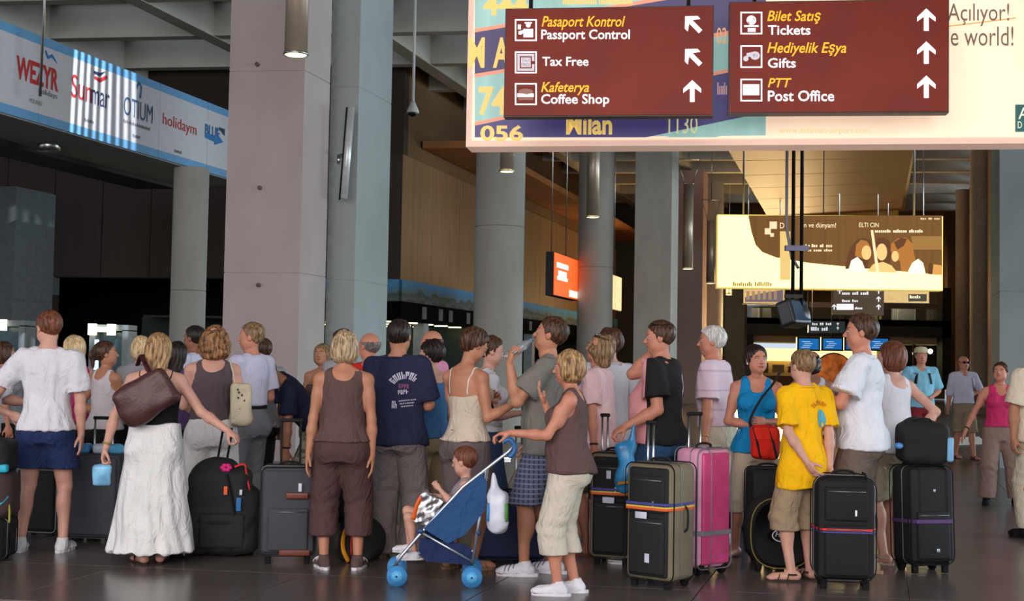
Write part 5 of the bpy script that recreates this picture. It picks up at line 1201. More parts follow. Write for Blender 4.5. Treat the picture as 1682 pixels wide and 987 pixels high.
person('skirt', 259, 9.51, top=549, yaw=6, sex='f', skin='pink', w=1.22, hair=('long', 'streaked', .72, 1.0), head=(-4, -4, 4), feet={'L': (-.06, -.02, 30), 'R': (.06, .03, 0)},
       arms={'L': dict(u=(-.42, -.05, -.9), f=(-.22, -.1, -1), curl=1.1), 'R': dict(u=(.60, -.10, -.80), f=(.78, -.12, -.50), curl=1.3, palm=(0, .2, -1))},
       low=dict(kind='skirt', m=C_('white_skirt', (226, 224, 224), bump=.4), name='skirt', waist=.61, hem=.055, flare=[(.03, .195, .15, -.01), (.12, .175, .13, -.01), (.3, .145, .11, -.01), (.45, .128, .10, -.012), (.52, .122, .098, -.012), (.62, .108, .082, 0)], amp=.005),
       tops=dict(kind='cami', m=Blk, name='camisole', loose=.0, hem=.585, t=.014, back=.735, front=.75, strap=Blk), shoes=dict(kind='flipflop', m=C_('sandal_dark', (50, 38, 34))), label='woman in black camisole and long white skirt with a brown shoulder bag')
person('darkw', 292, 12.2, top=562, yaw=-20, sex='f', skin='tan', hair=('long', 'dark', .8), tops=dict(kind='tee', m=C_('purple', (84, 66, 110)), hem=.5), low=dict(m=Blk, name='trousers'), shoes=dict(m=Blk), label='dark-haired woman mostly hidden behind the woman with the white skirt', vox=.014)
person('darkman', 318, 13.4, top=536, yaw=70, sex='m', skin='dark', hair=('short', 'dark'), tops=dict(kind='polo', m=Lil, name='shirt', hem=.5, collar=Lil), low=dict(m=C_('jeans', (52, 72, 104)), name='trousers'), shoes=dict(m=Blk), label='dark-haired man in pale lilac shirt behind the curly-haired woman', vox=.013)
person('curly', 350, 10.5, top=536, yaw=18, sex='f', skin='pink', w=1.14, hair=('curly', 'curlybrown', .9, 1.02), head=(22, 0, 0), arms={'L': dict(u=(-.2, .1, -1), f=(.5, .8, -.3)), 'R': dict(u=(.2, .1, -1), f=(-.1, .9, -.2))},
       low=dict(m=C_('white_linen', (224, 222, 220)), name='trousers', hem=.03, th=.072, kn=.07, an=.07, waist=.60), tops=dict(kind='tank', m=C_('taupe', (92, 78, 84)), name='vest_top', loose=.1, hem=.57, t=.014, neck=1.1, tuck=True), shoes=dict(m=C_('tan_shoe', (140, 100, 70))), label='curly-haired woman in taupe vest and white trousers with a tote bag')
person('lilac', 412, 11.5, top=531, yaw=58, sex='m', skin='red', hair=('crop', 'fairbrown'), w=1.05, belly=.02, head=(30, 0, 0), arms={'L': dict(u=(-.15, .1, -1), f=(-.8, .3, 0)), 'R': dict(u=(.1, .1, -1), f=(-.6, .6, 0))},
       low=dict(m=C_('grey_slacks', (124, 122, 128)), name='trousers', hem=.03, th=.066, kn=.062, an=.058, belt=Blk, waist=.605), tops=dict(kind='shirt', m=Lil, name='shirt', hem=.60, sl=.75, sr=.058, loose=.6, t=.014, tuck=True, collar=Lil), shoes=dict(m=Blk), label='man in lilac short-sleeved shirt, black belt and grey trousers, facing left')
person('behindlilac', 430, 12.4, top=556, yaw=40, sex='m', skin='tan', hair=('short', 'brown'), tops=dict(kind='tee', m=C_('grey_tee', (150, 150, 156)), hem=.5), low=dict(m=Blk, name='trousers'), shoes=dict(m=Blk), label='brown-haired person hidden behind the man in lilac shirt', vox=.014)
person('bending', 512, 12.3, H=1.74, yaw=100, sex='m', skin='tan', hair=('short', 'dark'), lean=(-.46, -.42, .62), hips=(.03, .06), crouch=.015, head=(15, -25, 0), arms={'L': dict(u=(-.06, -.1, -1), f=(-.02, -.05, -1)), 'R': dict(u=(.12, .0, -1), f=(.0, .1, -1))},
       low=dict(m=ramp_mat('camo', lambda N, L, tc: (lambda v, r: (L.new(tc.outputs['Object'], v.inputs[0]), setattr(v.inputs['Scale'], 'default_value', 22), setattr(r.color_ramp, 'interpolation', 'CONSTANT'), setattr(r.color_ramp.elements[0], 'color', rgb((104, 96, 84))), setattr(r.color_ramp.elements[1], 'color', rgb((168, 156, 134))), setattr(r.color_ramp.elements[1], 'position', .5), L.new(v.outputs[0], r.inputs[0]), r.outputs[0])[-1])(N.new('ShaderNodeTexNoise'), N.new('ShaderNodeValToRGB'))), name='shorts', hem=.28, th=.072, kn=.07, an=.07),
       tops=dict(kind='tee', m=Nav, name='tee_shirt', hem=.505, sl=.75, sr=.056, loose=.6), shoes=dict(m=Blk), label='man in navy tee shirt bending down over the luggage', vox=.012)
person('farface', 531, 13.4, top=565, yaw=170, sex='f', skin='tan', hair=('bob', 'fairbrown'), head=(-10, 8, 8), tops=dict(kind='cami', m=C_('brown_vest', (96, 74, 72)), hem=.5), low=dict(m=Blk, name='trousers'), shoes=dict(m=Blk), label='fair-haired woman facing the viewer left of the blonde bob', vox=.012)
person('behindblonde', 561, 12.0, top=542, yaw=60, sex='m', skin='tan', hair=('short', 'brown'), tops=dict(kind='tee', m=C_('grey_tee', (150, 150, 156)), hem=.5), low=dict(m=Blk, name='trousers'), shoes=dict(m=Blk), label='brown-haired person hidden behind the woman with blonde bob', vox=.014)
person('brown', 566, 9.42, top=545, yaw=2, sex='f', skin='tan', w=1.14, hair=('bob', 'blonde'), head=(0, -3, 0), feet={'L': (-.115, .0, 22), 'R': (.125, .0, -10)}, arms={'L': hang(-.16, -.02, -.10, -.05), 'R': hang(.14, -.02, .04, -.02)},
       low=dict(m=C_('brown_capri', (84, 62, 60), bump=.35), name='capri_trousers', hem=.14, waist=.60, th=.070, kn=.066, an=.068, amp=.005), tops=dict(kind='tank', m=Brn, name='vest_top', loose=.15, hem=.535, t=.013, over=.070), shoes=dict(kind='sneaker', m=C_('brown_canvas', (92, 74, 70)), sole=Wh, m2=Wh), label='woman with blonde bob in brown vest and brown cropped trousers, back to viewer')
person('redbald', 606, 11.6, top=547, yaw=25, sex='m', skin='red', hair=('bald', 'grey'), head=(25, 0, 0), tops=dict(kind='tee', m=C_('red', (196, 44, 36)), hem=.5, layer=0), low=dict(m=Blk, name='trousers'), shoes=dict(m=Blk), label='bald man with grey fringe in a red shirt', vox=.013)
person('navytee', 655, 10.0, top=526, yaw=-14, sex='m', skin='tan', w=1.10, hair=('short', 'dark'), head=(4, 0, 0), feet={'L': (-.10, 0, 12), 'R': (.12, .05, -12)}, arms={'L': dict(u=(-.15, .25, -1), f=(.2, 1, .1)), 'R': dict(u=(.18, .2, -1), f=(0, 1, .1))},
       low=dict(m=C_('stone_trousers', (122, 112, 112), bump=.35), name='trousers', hem=.02, th=.070, kn=.066, an=.07, amp=.006), tops=dict(kind='tee', m=Nav, name='tee_shirt', hem=.475, sl=.82, sr=.066, loose=.8, t=.016, over=.070, amp=.005), shoes=dict(m=C_('brown_shoe', (110, 92, 80))), label='man in navy tee shirt with white back print and stone trousers')
person('pinkbald', 708, 12.6, top=543, yaw=65, sex='m', skin='red', hair=('bald', 'brown'), tops=dict(kind='tee', m=C_('rose', (222, 140, 170)), hem=.5), low=dict(m=Blk, name='trousers'), shoes=dict(m=Blk), label='balding man in rose shirt behind the woman in blue vest', vox=.013)
person('bluevest', 710, 10.8, top=560, yaw=42, sex='f', skin='pink', w=1.0, hair=('fluffy', 'dark'), head=(25, -5, 0), arms={'L': hang(-.2, .1, -.12, .1), 'R': hang(.1, .1, .0, .1)},
       low=dict(m=C_('khaki', (182, 158, 124)), name='trousers', hem=.05, th=.066, kn=.060, an=.056), tops=dict(kind='tank', m=C_('blue_vest', (76, 126, 178)), name='vest_top', loose=.3, hem=.52, t=.013), shoes=dict(m=C_('brown_shoe', (110, 92, 80))), label='dark-haired woman in mid-blue vest and khaki trousers')
person('cami', 768, 9.52, top=541, yaw=-42, sex='f', skin='tan', w=1.06, hair=('fluffy', 'brown'), head=(-18, -26, 0), feet={'L': (-.09, -.05, 10), 'R': (.09, 0, -20)}, arms={'R': dict(u=(.16, -.1, -1), f=(.72, .12, .42), curl=1.1), 'L': dict(u=(.1, .35, -.9), f=(.6, -.1, .3), curl=1.0)},
       low=dict(m=C_('taupe_skirt', (104, 92, 94), bump=.35), name='shorts', hem=.30, th=.068, kn=.076, an=.076, waist=.585, amp=.005), tops=dict(kind='cami', m=C_('cream_cami', (204, 190, 172)), name='camisole', loose=.0, hem=.535, t=.012, back=.715, front=.75, strap=Wh, amp=.005), shoes=dict(kind='sandal', m=C_('sandal_tan', (150, 126, 96))), label='woman in cream camisole looking down at her hands, facing right')
person('whitegirl', 803, 10.4, top=553, yaw=-72, sex='f', skin='pink', hair=('updo', 'brown'), head=(-8, -8, 0), w=.94, arms={'R': dict(u=(.05, -.1, -1), f=(.7, .2, .1)), 'L': hang()},
       low=dict(m=C_('jeans', (52, 72, 104)), name='jeans', hem=.03, th=.060, kn=.05, an=.046, belt=C_('belt_white', (190, 186, 180))), tops=dict(kind='tee', m=Wh, hem=.56, sl=.35, sr=.045, loose=.1, t=.010), shoes=dict(m=Wh), label='slim woman in white cap-sleeved top and jeans, face in profile to the right')
def plaid(N, L, tc):
    a = stripes(N, L, tc, 1, .034, .3, (92, 98, 124), (52, 56, 78)); b = stripes(N, L, tc, 2, .034, .3, a, (120, 126, 150)); return b
person('drinker', 898, 9.31, top=521, yaw=78, sex='m', skin='tan', w=1.08, belly=.012, hair=('short', 'brown'), head=(0, 12, 0), feet={'L': (-.10, .12, 8), 'R': (.09, -.06, -6)},
       arms={'L': dict(u=(-.62, -.10, -.80), f=(-.22, .0, 1), h=(.12, 0, 1), palm=(.9, .2, 0), curl=1.15), 'R': dict(u=(0, .1, -1), f=(-.4, .1, -.6))}, low=dict(m=ramp_mat('plaid', plaid), name='check_shorts', hem=.275, th=.068, kn=.074, an=.074),
       tops=dict(kind='tee', m=C_('grey_green', (122, 118, 112)), name='tee_shirt', hem=.47, sl=.72, sr=.058, loose=.75, t=.016, amp=.005), shoes=dict(kind='trainer', m=Wh, m2=C_('shoe_blue', (70, 84, 120))), label='tall man in grey tee shirt and checked shorts drinking from a bottle')
person('pram', 936, 8.56, top=577, yaw=82, sex='f', skin='red', w=1.16, belly=.01, hair=('bob', 'streaked', .9, 1.08), head=(-4, -4, 0), feet={'L': (-.08, .05, 0), 'R': (.07, -.05, 0)},
       arms={'L': dict(u=(-.52, -.10, -.82), f=(-1, -.02, .06), h=(-1, 0, -.12), palm=(0, 0, -1), curl=.9), 'R': dict(u=(-.35, .25, -.85), f=(-.42, -.1, .9), palm=(1, 0, 0), curl=.35)},
       low=dict(m=C_('beige_capri', (206, 196, 180), bump=.3), name='capri_trousers', hem=.165, th=.070, kn=.064, an=.066, waist=.60), tops=dict(kind='tank', m=Brn, name='vest_top', loose=.45, hem=.50, t=.014, over=.070), shoes=dict(kind='trainer', m=Wh), label='blonde woman in brown vest and beige cropped trousers pushing the pushchair')
person('pinktee', 980, 10.4, top=549, yaw=66, sex='f', skin='red', w=1.10, hair=('curly', 'fairbrown', .65, .82), head=(0, 14, 0), arms={'L': dict(u=(.05, -.15, -1), f=(.05, -.15, -1), curl=1.2), 'R': hang(0, .1)},
       low=dict(m=C_('olive_shorts', (96, 88, 76)), name='shorts', hem=.285, th=.068, kn=.074, an=.074), tops=dict(kind='tee', m=C_('pale_pink', (232, 196, 200)), hem=.47, sl=.72, sr=.056, loose=.8, t=.016, over=.070), shoes=dict(kind='flipflop', m=C_('sandal_blue', (70, 110, 150)), sole=C_('sandal_sole', (150, 80, 60))), label='woman in pale pink tee shirt and olive shorts with sunglasses on her hair')
person('whitetee', 1000, 10.9, top=541, yaw=28, sex='m', skin='pink', hair=('fluffy', 'brown'), head=(10, 0, 0), arms={'R': dict(u=(.45, .1, -.85), f=(-.25, .5, .3)), 'L': hang()}, low=dict(m=C_('beige_capri', (206, 196, 180), bump=.3), name='shorts', hem=.30, th=.07, kn=.074, an=.074),
       tops=dict(kind='tee', m=Wh, hem=.45, sl=.85, sr=.062, loose=.9, t=.016, bell=.1), shoes=dict(m=Wh), label='person in loose white tee shirt between pink-shirted woman and the round column')
def blackpink(N, L, tc):
    sx = N.new('ShaderNodeSeparateXYZ'); L.new(tc.outputs['Object'], sx.inputs[0]); m = N.new('ShaderNodeMath'); m.operation = 'MULTIPLY_ADD'; m.inputs[1].default_value = -.25; L.new(sx.outputs[0], m.inputs[0]); L.new(sx.outputs[1], m.inputs[2])
    g = N.new('ShaderNodeMath'); g.operation = 'GREATER_THAN'; g.inputs[1].default_value = .075; L.new(m.outputs[0], g.inputs[0]); mx = N.new('ShaderNodeMix'); mx.data_type = 'RGBA'; L.new(g.outputs[0], mx.inputs[0]); mx.inputs[6].default_value = rgb((26, 26, 30)); mx.inputs[7].default_value = rgb((226, 156, 160)); return mx.outputs[2]
person('blackpink', 1085, 9.85, top=528, yaw=62, sex='m', skin='red', w=1.16, belly=.03, hair=('short', 'brown'), head=(22, -4, 0), feet={'L': (-.09, .16, 12), 'R': (.09, -.02, 0)},
       arms={'L': dict(u=(.10, -.22, -1), f=(-.86, -.12, -.46), palm=(0, .2, -1), curl=1.2), 'R': dict(u=(-.85, .15, -.12), f=(.55, -.05, .62), curl=.9)}, low=dict(m=C_('denim', (52, 82, 118), bump=.4), name='jeans', hem=.03, th=.070, kn=.058, an=.054),
       tops=dict(kind='tee', m=ramp_mat('black_pink_tee', blackpink), name='football_shirt', hem=.50, sl=.72, sr=.066, loose=.9, t=.018, over=.070, amp=.005), shoes=dict(kind='trainer', m=Wh), label='man in black and pink shirt and jeans leaning on his suitcase handle')
def strp(N, L, tc): return stripes(N, L, tc, 2, .16, .10, (224, 200, 214), (206, 176, 196))
person('whitehair', 1178, 11.0, top=537, yaw=62, sex='m', skin='red', w=1.04, hair=('crop', 'white', 1, 1.3), head=(22, -2, 0), lean=(-.07, 0, 1), feet={'L': (-.08, .03, 0), 'R': (.09, -.05, -30)}, arms={'L': dict(u=(-.02, -.18, -1), f=(-.10, -.10, -1), curl=1.2), 'R': hang(.05, .2)},
       low=dict(m=C_('beige_shorts', (204, 194, 172)), name='shorts', hem=.26, th=.070, kn=.072, an=.072, belt=Blk, waist=.60), tops=dict(kind='polo', m=ramp_mat('striped_polo', strp), name='polo_shirt', hem=.545, sl=.80, sr=.064, loose=.85, t=.016, amp=.005, collar=C_('pale_collar', (224, 206, 216))), shoes=dict(m=Wh), label='white-haired man in pale striped polo and beige shorts')
person('bluetank', 1243, 10.4, top=567, yaw=172, sex='f', skin='red', w=1.02, hair=('long', 'dark', .5, .86), head=(26, 0, 4), feet={'L': (-.10, .0, 0), 'R': (.16, .06, -30)}, arms={'R': dict(u=(-.26, -.10, -1), f=(.80, -.45, -.12), curl=.9), 'L': dict(u=(.18, -.05, -1), f=(-.62, -.6, .05), curl=.9)},
       low=dict(m=C_('stone_capri', (196, 182, 160)), name='capri_trousers', hem=.21, th=.062, kn=.054, an=.052), tops=dict(kind='tank', m=C_('bright_blue', (24, 136, 196)), name='vest_top', loose=.1, hem=.49, t=.012, neck=1.25), label='dark-haired woman in bright blue vest with a red bag, facing the viewer')
person('yellow', 1319, 9.3, top=576, yaw=22, sex='m', skin='pink', w=.88, hair=('crop', 'fairbrown'), head=(8, -4, 0), feet={'L': (-.12, -.05, 60), 'R': (.07, .0, -8)}, arms={'L': dict(u=(.02, -.35, -1), f=(.55, -.22, -.9), curl=.6), 'R': dict(u=(.12, -.22, -1), f=(-.02, -.20, -1), curl=.6)},
       low=dict(m=C_('khaki_shorts', (158, 138, 112)), name='shorts', hem=.215, th=.070, kn=.074, an=.074, t=.014), tops=dict(kind='tee', m=C_('yellow', (250, 190, 18)), hem=.40, sl=.84, sr=.060, loose=.95, t=.014, over=.066, amp=.006, bell=.06), shoes=dict(kind='sandal', m=C_('sandal_dark2', (60, 48, 42)), sole=C_('sandal_dark2', (60, 48, 42))), label='boy in loose yellow tee shirt and khaki shorts, hands behind his back')
person('behindyellow', 1334, 13.0, top=577, yaw=-10, sex='f', skin='dark', hair=('curly', 'dark', .6, .75), tops=dict(kind='tank', m=C_('pale_grey', (186, 184, 190)), hem=.5), low=dict(m=Blk, name='trousers'), shoes=dict(m=Blk), label='dark-haired tanned woman partly hidden behind the boy in yellow', vox=.013)
person('talltee', 1414, 9.6, top=517, yaw=66, sex='m', skin='red', w=1.12, belly=.018, hair=('crop', 'brown'), head=(12, 0, 0), feet={'L': (-.09, .05, 0), 'R': (.10, -.05, -12)}, arms={'L': dict(u=(-.46, -.20, -.86), f=(-.62, .62, .12), curl=1.0, palm=(0, .3, -1)), 'R': dict(u=(-.38, .25, -.88), f=(-.35, -.8, .16), curl=.8)},
       low=dict(m=C_('taupe_shorts', (112, 98, 90)), name='shorts', hem=.285, th=.070, kn=.076, an=.076), tops=dict(kind='tee', m=C_('bright_white', (226, 228, 238)), hem=.48, sl=.76, sr=.066, loose=.9, t=.018, over=.070, amp=.005), shoes=dict(m=C_('tan_shoe2', (176, 150, 120))), label='tall man in white tee shirt with folded arms and taupe shorts')
person('akimbo', 1464, 10.15, top=562, yaw=28, sex='f', skin='pink', w=1.10, hair=('bob', 'ginger'), head=(30, 0, 0), feet={'L': (-.09, -.02, 8), 'R': (.03, .02, -20)}, arms={'R': dict(u=(.78, .0, -.70), f=(-.60, -.28, -.62)), 'L': hang()},
       low=dict(m=C_('sage_shorts', (150, 140, 120)), name='shorts', hem=.285, th=.068, kn=.068, an=.066), tops=dict(kind='tank', m=Wh, name='vest_top', loose=.5, hem=.50, t=.014), shoes=dict(kind='sandal', m=C_('sandal_pale', (190, 170, 150)), sole=C_('sandal_pale', (190, 170, 150))), label='red-haired woman in white vest with hand on hip, behind the tall man')
person('hatman', 1513, 20.0, top=572, yaw=178, sex='m', skin='red', w=1.05, hair=('short', 'grey'), arms={'R': dict(u=(-.3, .1, -1), f=(.5, -.6, -.3)), 'L': dict(u=(.32, .1, -1), f=(-.5, -.6, -.3))}, low=dict(m=C_('wine', (122, 34, 42)), name='trousers', hem=.03, th=.066, kn=.062, an=.06),
       tops=dict(kind='shirt', m=C_('sky_shirt', (130, 190, 216)), name='shirt', hem=.50, sl=.9, sr=.056, loose=.8, t=.016), shoes=dict(m=Blk), label='man in sky-blue shirt and sun hat walking towards the viewer', vox=.014)
person('sunglass', 1583, 22.0, top=585, yaw=186, sex='m', skin='red', w=1.0, hair=('bald', 'ginger'), feet={'L': (-.09, .18, 0), 'R': (.09, -.12, 0)}, arms={'R': hang(-.2, 0, -.2, -.2), 'L': dict(u=(.5, .1, -.9), f=(-.8, -.4, -.3))}, low=dict(m=C_('stone_shorts', (146, 130, 108)), name='shorts', hem=.26, th=.066, kn=.066, an=.064),
       tops=dict(kind='shirt', m=Lil, name='shirt', hem=.54, sl=1.2, loose=.6, t=.016), shoes=dict(kind='sandal', m=C_('sandal_dark2', (60, 48, 42)), sole=C_('sandal_dark2', (60, 48, 42))), label='man in white shirt and dark sunglasses walking alone, far right', vox=.014)
person('pinktank', 1643, 14.6, top=596, yaw=168, sex='f', skin='red', w=1.08, hair=('updo', 'brown'), head=(-22, 10, 0), feet={'L': (-.17, -.04, 10), 'R': (.15, .03, -10)}, arms={'R': dict(u=(-.48, -.02, -.88), f=(-.45, -.1, -.88)), 'L': dict(u=(.2, .1, -1), f=(-.1, -.4, -.9))},
       low=dict(m=C_('mauve_trousers', (150, 124, 116)), name='trousers', hem=.05, th=.068, kn=.066, an=.062), tops=dict(kind='tank', m=C_('hot_pink', (206, 54, 108)), name='vest_top', loose=.4, hem=.55, t=.013), shoes=dict(m=C_('black', (26, 26, 30))), label='woman in hot pink vest and mauve trousers striding at the right')
person('creamedge', 1706, 11.8, top=555, yaw=12, sex='m', skin='tan', w=1.1, hair=('short', 'grey'), arms={'L': dict(u=(-.22, .0, -1), f=(-.06, -.15, -1), curl=1.0), 'R': hang(.1)}, low=dict(m=C_('beige_shorts', (204, 194, 172)), name='trousers', hem=.05),
       tops=dict(kind='shirt', m=C_('cream_shirt', (226, 212, 190)), name='shirt', hem=.48, sl=.85, sr=.062, loose=.9, t=.018), shoes=dict(m=Blk), label='person in cream shirt cut off by the right edge of the picture')
person('farlady', 1478, 27.0, top=590, yaw=185, sex='f', skin='pink', hair=('bob', 'white'), tops=dict(kind='tee', m=C_('cream_shirt', (226, 212, 190)), hem=.5), low=dict(m=C_('beige_shorts', (204, 194, 172)), name='trousers'), shoes=dict(m=Blk), label='small distant white-haired woman in cream by the far shop', vox=.018)
person('farleft', 8, 13.0, top=562, yaw=-60, sex='f', skin='red', hair=('bob', 'brown'), tops=dict(kind='tee', m=C_('grey_tee', (150, 150, 156)), hem=.5), low=dict(m=Blk, name='trousers'), shoes=dict(m=Blk), label='brown-haired woman in grey behind the man in white polo, at left edge', vox=.014)
# prints and small accessories on the clothes
R = PEOPLE['navytee']; S = R['S']; mp_ = C_('print_white', (198, 194, 216)); mq_ = C_('print_mauve', (150, 90, 130))
glyphs_on(R, 'tee_shirt', mp_, .085, .768*S, .21, .055, 7, arc=.12, rot=.12, seed=3)
glyphs_on(R, 'tee_shirt', mq_, .09, .722*S, .075, .034, 4, seed=5); glyphs_on(R, 'tee_shirt', mp_, .085, .698*S, .075, .034, 4, seed=6, rot=.1)
for k in range(3): glyphs_on(R, 'tee_shirt', mp_, .115, (.664-.012*k)*S, .12-.02*k, .010, 9, seed=8+k, rot=.12)
glyphs_on(R, 'tee_shirt', mp_, .025, .645*S, .045, .055, 2, seed=12)
R = PEOPLE['yellow']; S = R['S']; mr_ = C_('print_orange', (206, 110, 20)); glyphs_on(R, 'tee_shirt', mr_, .065, .775*S, .14, .032, 7, arc=.07, seed=4)
print_on(R, 'tee_shirt', C_('print_sky', (90, 178, 206)), [(.085, .755*S-.02)]+[(.085+math.cos(a)*.032, .705*S+math.sin(a)*.065) for a in np.linspace(PI*.5, 2.5*PI, 15)[:-1]], [(0, i, i % 14+1) for i in range(1, 15)], -1, 'print')
R = PEOPLE['blackpink']; text_on(R, 'football_shirt', Wh, 'P', .11, .74*R['S'], .06, .16, -1, .03)
R = PEOPLE['pinktee']
def shades(R, up=.36, fwd=.16, m=None, name='sunglasses', label=None):
    hd, hh = R['hd'], R['hh']; b = MB(); m = m or mat('shades', (14, 14, 16), .15)
    for s in (-1, 1):
        c = hd(s*.15, fwd+.17, up); b.sphere(c, (.13*hh, .03*hh, .085*hh), 12, 0, R['HM']); b.tube([hd(s*.27, fwd+.13, up), hd(s*.375, fwd-.05, up), hd(s*.37, fwd-.42, up-.02)], .012*hh*1.2, 6)
    b.tube([hd(-.06, fwd+.19, up+.02), hd(.06, fwd+.19, up+.02)], .014*hh, 6); o = obj(name, b, m, R['o']); return o
def lay(o): return o
shades(R, .42, .02); shades(PEOPLE['blackpink'], .40, .04); shades(PEOPLE['sunglass'], .04, .24)
R = PEOPLE['hatman']; b = MB(); hd, hh = R['hd'], R['hh']; M_ = R['HM'].to_4x4(); b.tube([(0, 0, .22*hh), (0, 0, .25*hh), (0, 0, .27*hh), (0, 0, .46*hh), (0, 0, .58*hh), (0, 0, .62*hh)], [.62*hh, .60*hh, .42*hh, .40*hh, .30*hh, .04*hh], 22); b.xf(Matrix.Translation(hd(0, -.03, .0)) @ M_); obj('sun_hat', b, C_('straw', (196, 186, 150)), R['o'])
for k, s, c in (('drinker', 'R', (40, 40, 40)), ('pinktee', 'L', (24, 24, 24)), ('pinktank', 'R', (24, 24, 24)), ('cami', 'R', (190, 160, 90)), ('whitehair', 'L', (200, 170, 90)), ('bending', 'L', (30, 30, 30)), ('skirt', 'L', (170, 150, 90))):
    R = PEOPLE[k]; a = R['ar'][-1 if s == 'L' else 1]; p = a['w']-a['f']*.03; u = a['f'].orthogonal().normalized(); v = a['f'].cross(u); r = .0165*R['S']*R['aw']+.003
    obj('wristband', MB().tube([p+u*math.cos(t)*r+v*math.sin(t)*r for t in np.linspace(0, 2*PI, 17)[:-1]], .0075, 6, closed=True), mat('band_%d' % c[0], c, .35, metal=.6 if c[0] > 100 else 0), R['o'])
R = PEOPLE['bluetank']; obj('earring', MB().sphere(R['hd'](.345, 0, -.13), .010, 10), Wh, R['o']); obj('earring', MB().sphere(R['hd'](-.345, 0, -.13), .010, 10), Wh, R['o'])
# ---------------------------------------------------------------- luggage
def fab(n, c, **k): return mat('bag_'+n, c, k.pop('rough', .8), vary=.10, scale=(5, 5, 5), bump=.25, bscale=90, **k)
Fblk = fab('black', (30, 30, 33)); Fgrey = fab('charcoal', (66, 67, 74)); Folive = fab('olive', (124, 114, 92)); Fblk2 = fab('black2', (24, 24, 26)); M_rub = mat('rubber', (24, 24, 26), .85, spec=.2); M_zip = mat('zip', (120, 122, 126), .35, metal=.7)
M_tag = mat('paper_tag', (200, 206, 222), .5); 
def loopr(w_, h_, y, r, z0, n=5):
    pts = []
    for cx, cz, a0 in ((w_-r, z0+r, -PI/2), (w_-r, z0+h_-r, 0), (-w_+r, z0+h_-r, PI/2), (-w_+r, z0+r, PI)):
        for k in range(n+1): a = a0+PI/2*k/n; pts.append((cx+math.cos(a)*r, y, cz+math.sin(a)*r))
    return pts
def suitcase(label, px, py, h, W_, Dp, yaw, m=Fblk, side=None, front=None, pipe=M_rub, strap=None, handle=0.0, rod=M_steel, grip=Fblk2, wheels=.04, tagm=None, pockets=1, lean=0.0, vstraps=None, rim=None, Y=None, rr=.05, cat='suitcase', name='suitcase', group=None, hx=.10, zips=1, four=False, loc=None, tag_z=.55, feet=True, hx0=0.0, handle_y=None):
    Y = Y or YF(px, py); g = P(px, HOR(px), Y); t = empty(name, (g.x, g.y, 0) if loc is None else loc, math.radians(yaw), label, cat, group)
    if lean: t.rotation_euler = (math.radians(lean), 0, math.radians(yaw))
    side = side or m; front = front or m; w2, d2 = W_/2, Dp/2; z0 = wheels*1.25; H_ = h-z0
    obj('body', MB().rbox((0, .0, z0+H_/2), (w2, d2, H_/2), rr, seg=4), side, t)
    obj('front_panel', MB().rbox((0, -d2+.004, z0+H_/2), (w2*.80 if side is not front else w2*.93, .022, H_/2*.93), .02), front, t)
    if pockets >= 1: 
        pk = obj('front_pocket', MB().rbox((0, -d2-.022, z0+H_*.30), (w2*.72, .020, H_*.24), .018), front, t)
        obj('zip', MB().tube([(-w2*.66, -d2-.044, z0+H_*.50), (w2*.66, -d2-.044, z0+H_*.50)], .004, 6), M_zip, pk)
    if pockets >= 2:
        pk = obj('front_pocket', MB().rbox((0, -d2-.020, z0+H_*.74), (w2*.72, .016, H_*.16), .015), front, t)
        obj('zip', MB().tube([(-w2*.62, -d2-.037, z0+H_*.86), (w2*.62, -d2-.037, z0+H_*.86)], .004, 6), M_zip, pk)
        obj('zip_pull', MB().box((w2*.3, -d2-.040, z0+H_*.66), (.006, .004, .02)), M_chrome, pk)
    for y in (-d2+.006, d2-.006): obj('piping', MB().tube(loopr(w2+.002, H_+.004, y, rr+.01, z0-.002), .0045, 6, closed=True), pipe, t)
    if zips: obj('zip', MB().tube(loopr(w2+.003, H_+.006, -d2*.35, rr, z0-.003), .0035, 5, closed=True), M_zip, t)
    obj('top_handle', MB().tube(catmull([(-.075, 0, h-.005), (-.065, 0, h+.022), (0, 0, h+.032), (.065, 0, h+.022), (.075, 0, h-.005)], 4), .011, 6, flat=.7), grip, t)
    obj('side_handle', MB().tube(catmull([(w2-.002, 0, z0+H_*.42), (w2+.022, 0, z0+H_*.46), (w2+.022, 0, z0+H_*.60), (w2-.002, 0, z0+H_*.64)], 4), .010, 6, flat=.7), grip, t)
    hy = d2-.03 if handle_y is None else handle_y
    if handle:
        for sx in (-1, 1): obj('handle_rod', MB().cyl((hx0+sx*hx, hy, h-.25), (hx0+sx*hx, hy, handle-.01), .0085, 10), rod, t)
        obj('handle_grip', MB().rbox((hx0, hy, handle), (hx+.018, .014, .014), .012), grip, t)
    for sx in (-1, 1):
        for sy in ((-1, 1) if four else (1,)):
            wy = sy*(d2-.05); obj('wheel', MB().cyl((sx*(w2-.055)-.012, wy, wheels), (sx*(w2-.055)+.012, wy, wheels), wheels, 18).cyl((sx*(w2-.055)-.015, wy, wheels), (sx*(w2-.055)+.015, wy, wheels), wheels*.45, 12, mi=1), [M_rub, M_chrome], t)
            obj('wheel_housing', MB().rbox((sx*(w2-.055), wy, wheels+.03), (.03, .045, .035), .012), M_rub, t)
        if not four and feet: obj('foot', MB().rbox((sx*(w2-.06), -d2+.04, z0/2+.004), (.022, .018, z0/2+.004), .006), M_rub, t)
    if strap:
        for m_, zz, hh_ in strap: obj('luggage_strap', MB().prism([(-w2-.004, -d2+rr*.6), (-w2*.80, -d2-.024-.022*min(1, pockets)), (w2*.80, -d2-.024-.022*min(1, pockets)), (w2+.004, -d2+rr*.6), (w2+.004, d2-rr*.6), (w2-rr*.6, d2+.004), (-w2+rr*.6, d2+.004), (-w2-.004, d2-rr*.6)], z0+H_*zz-hh_/2, z0+H_*zz+hh_/2), m_, t)
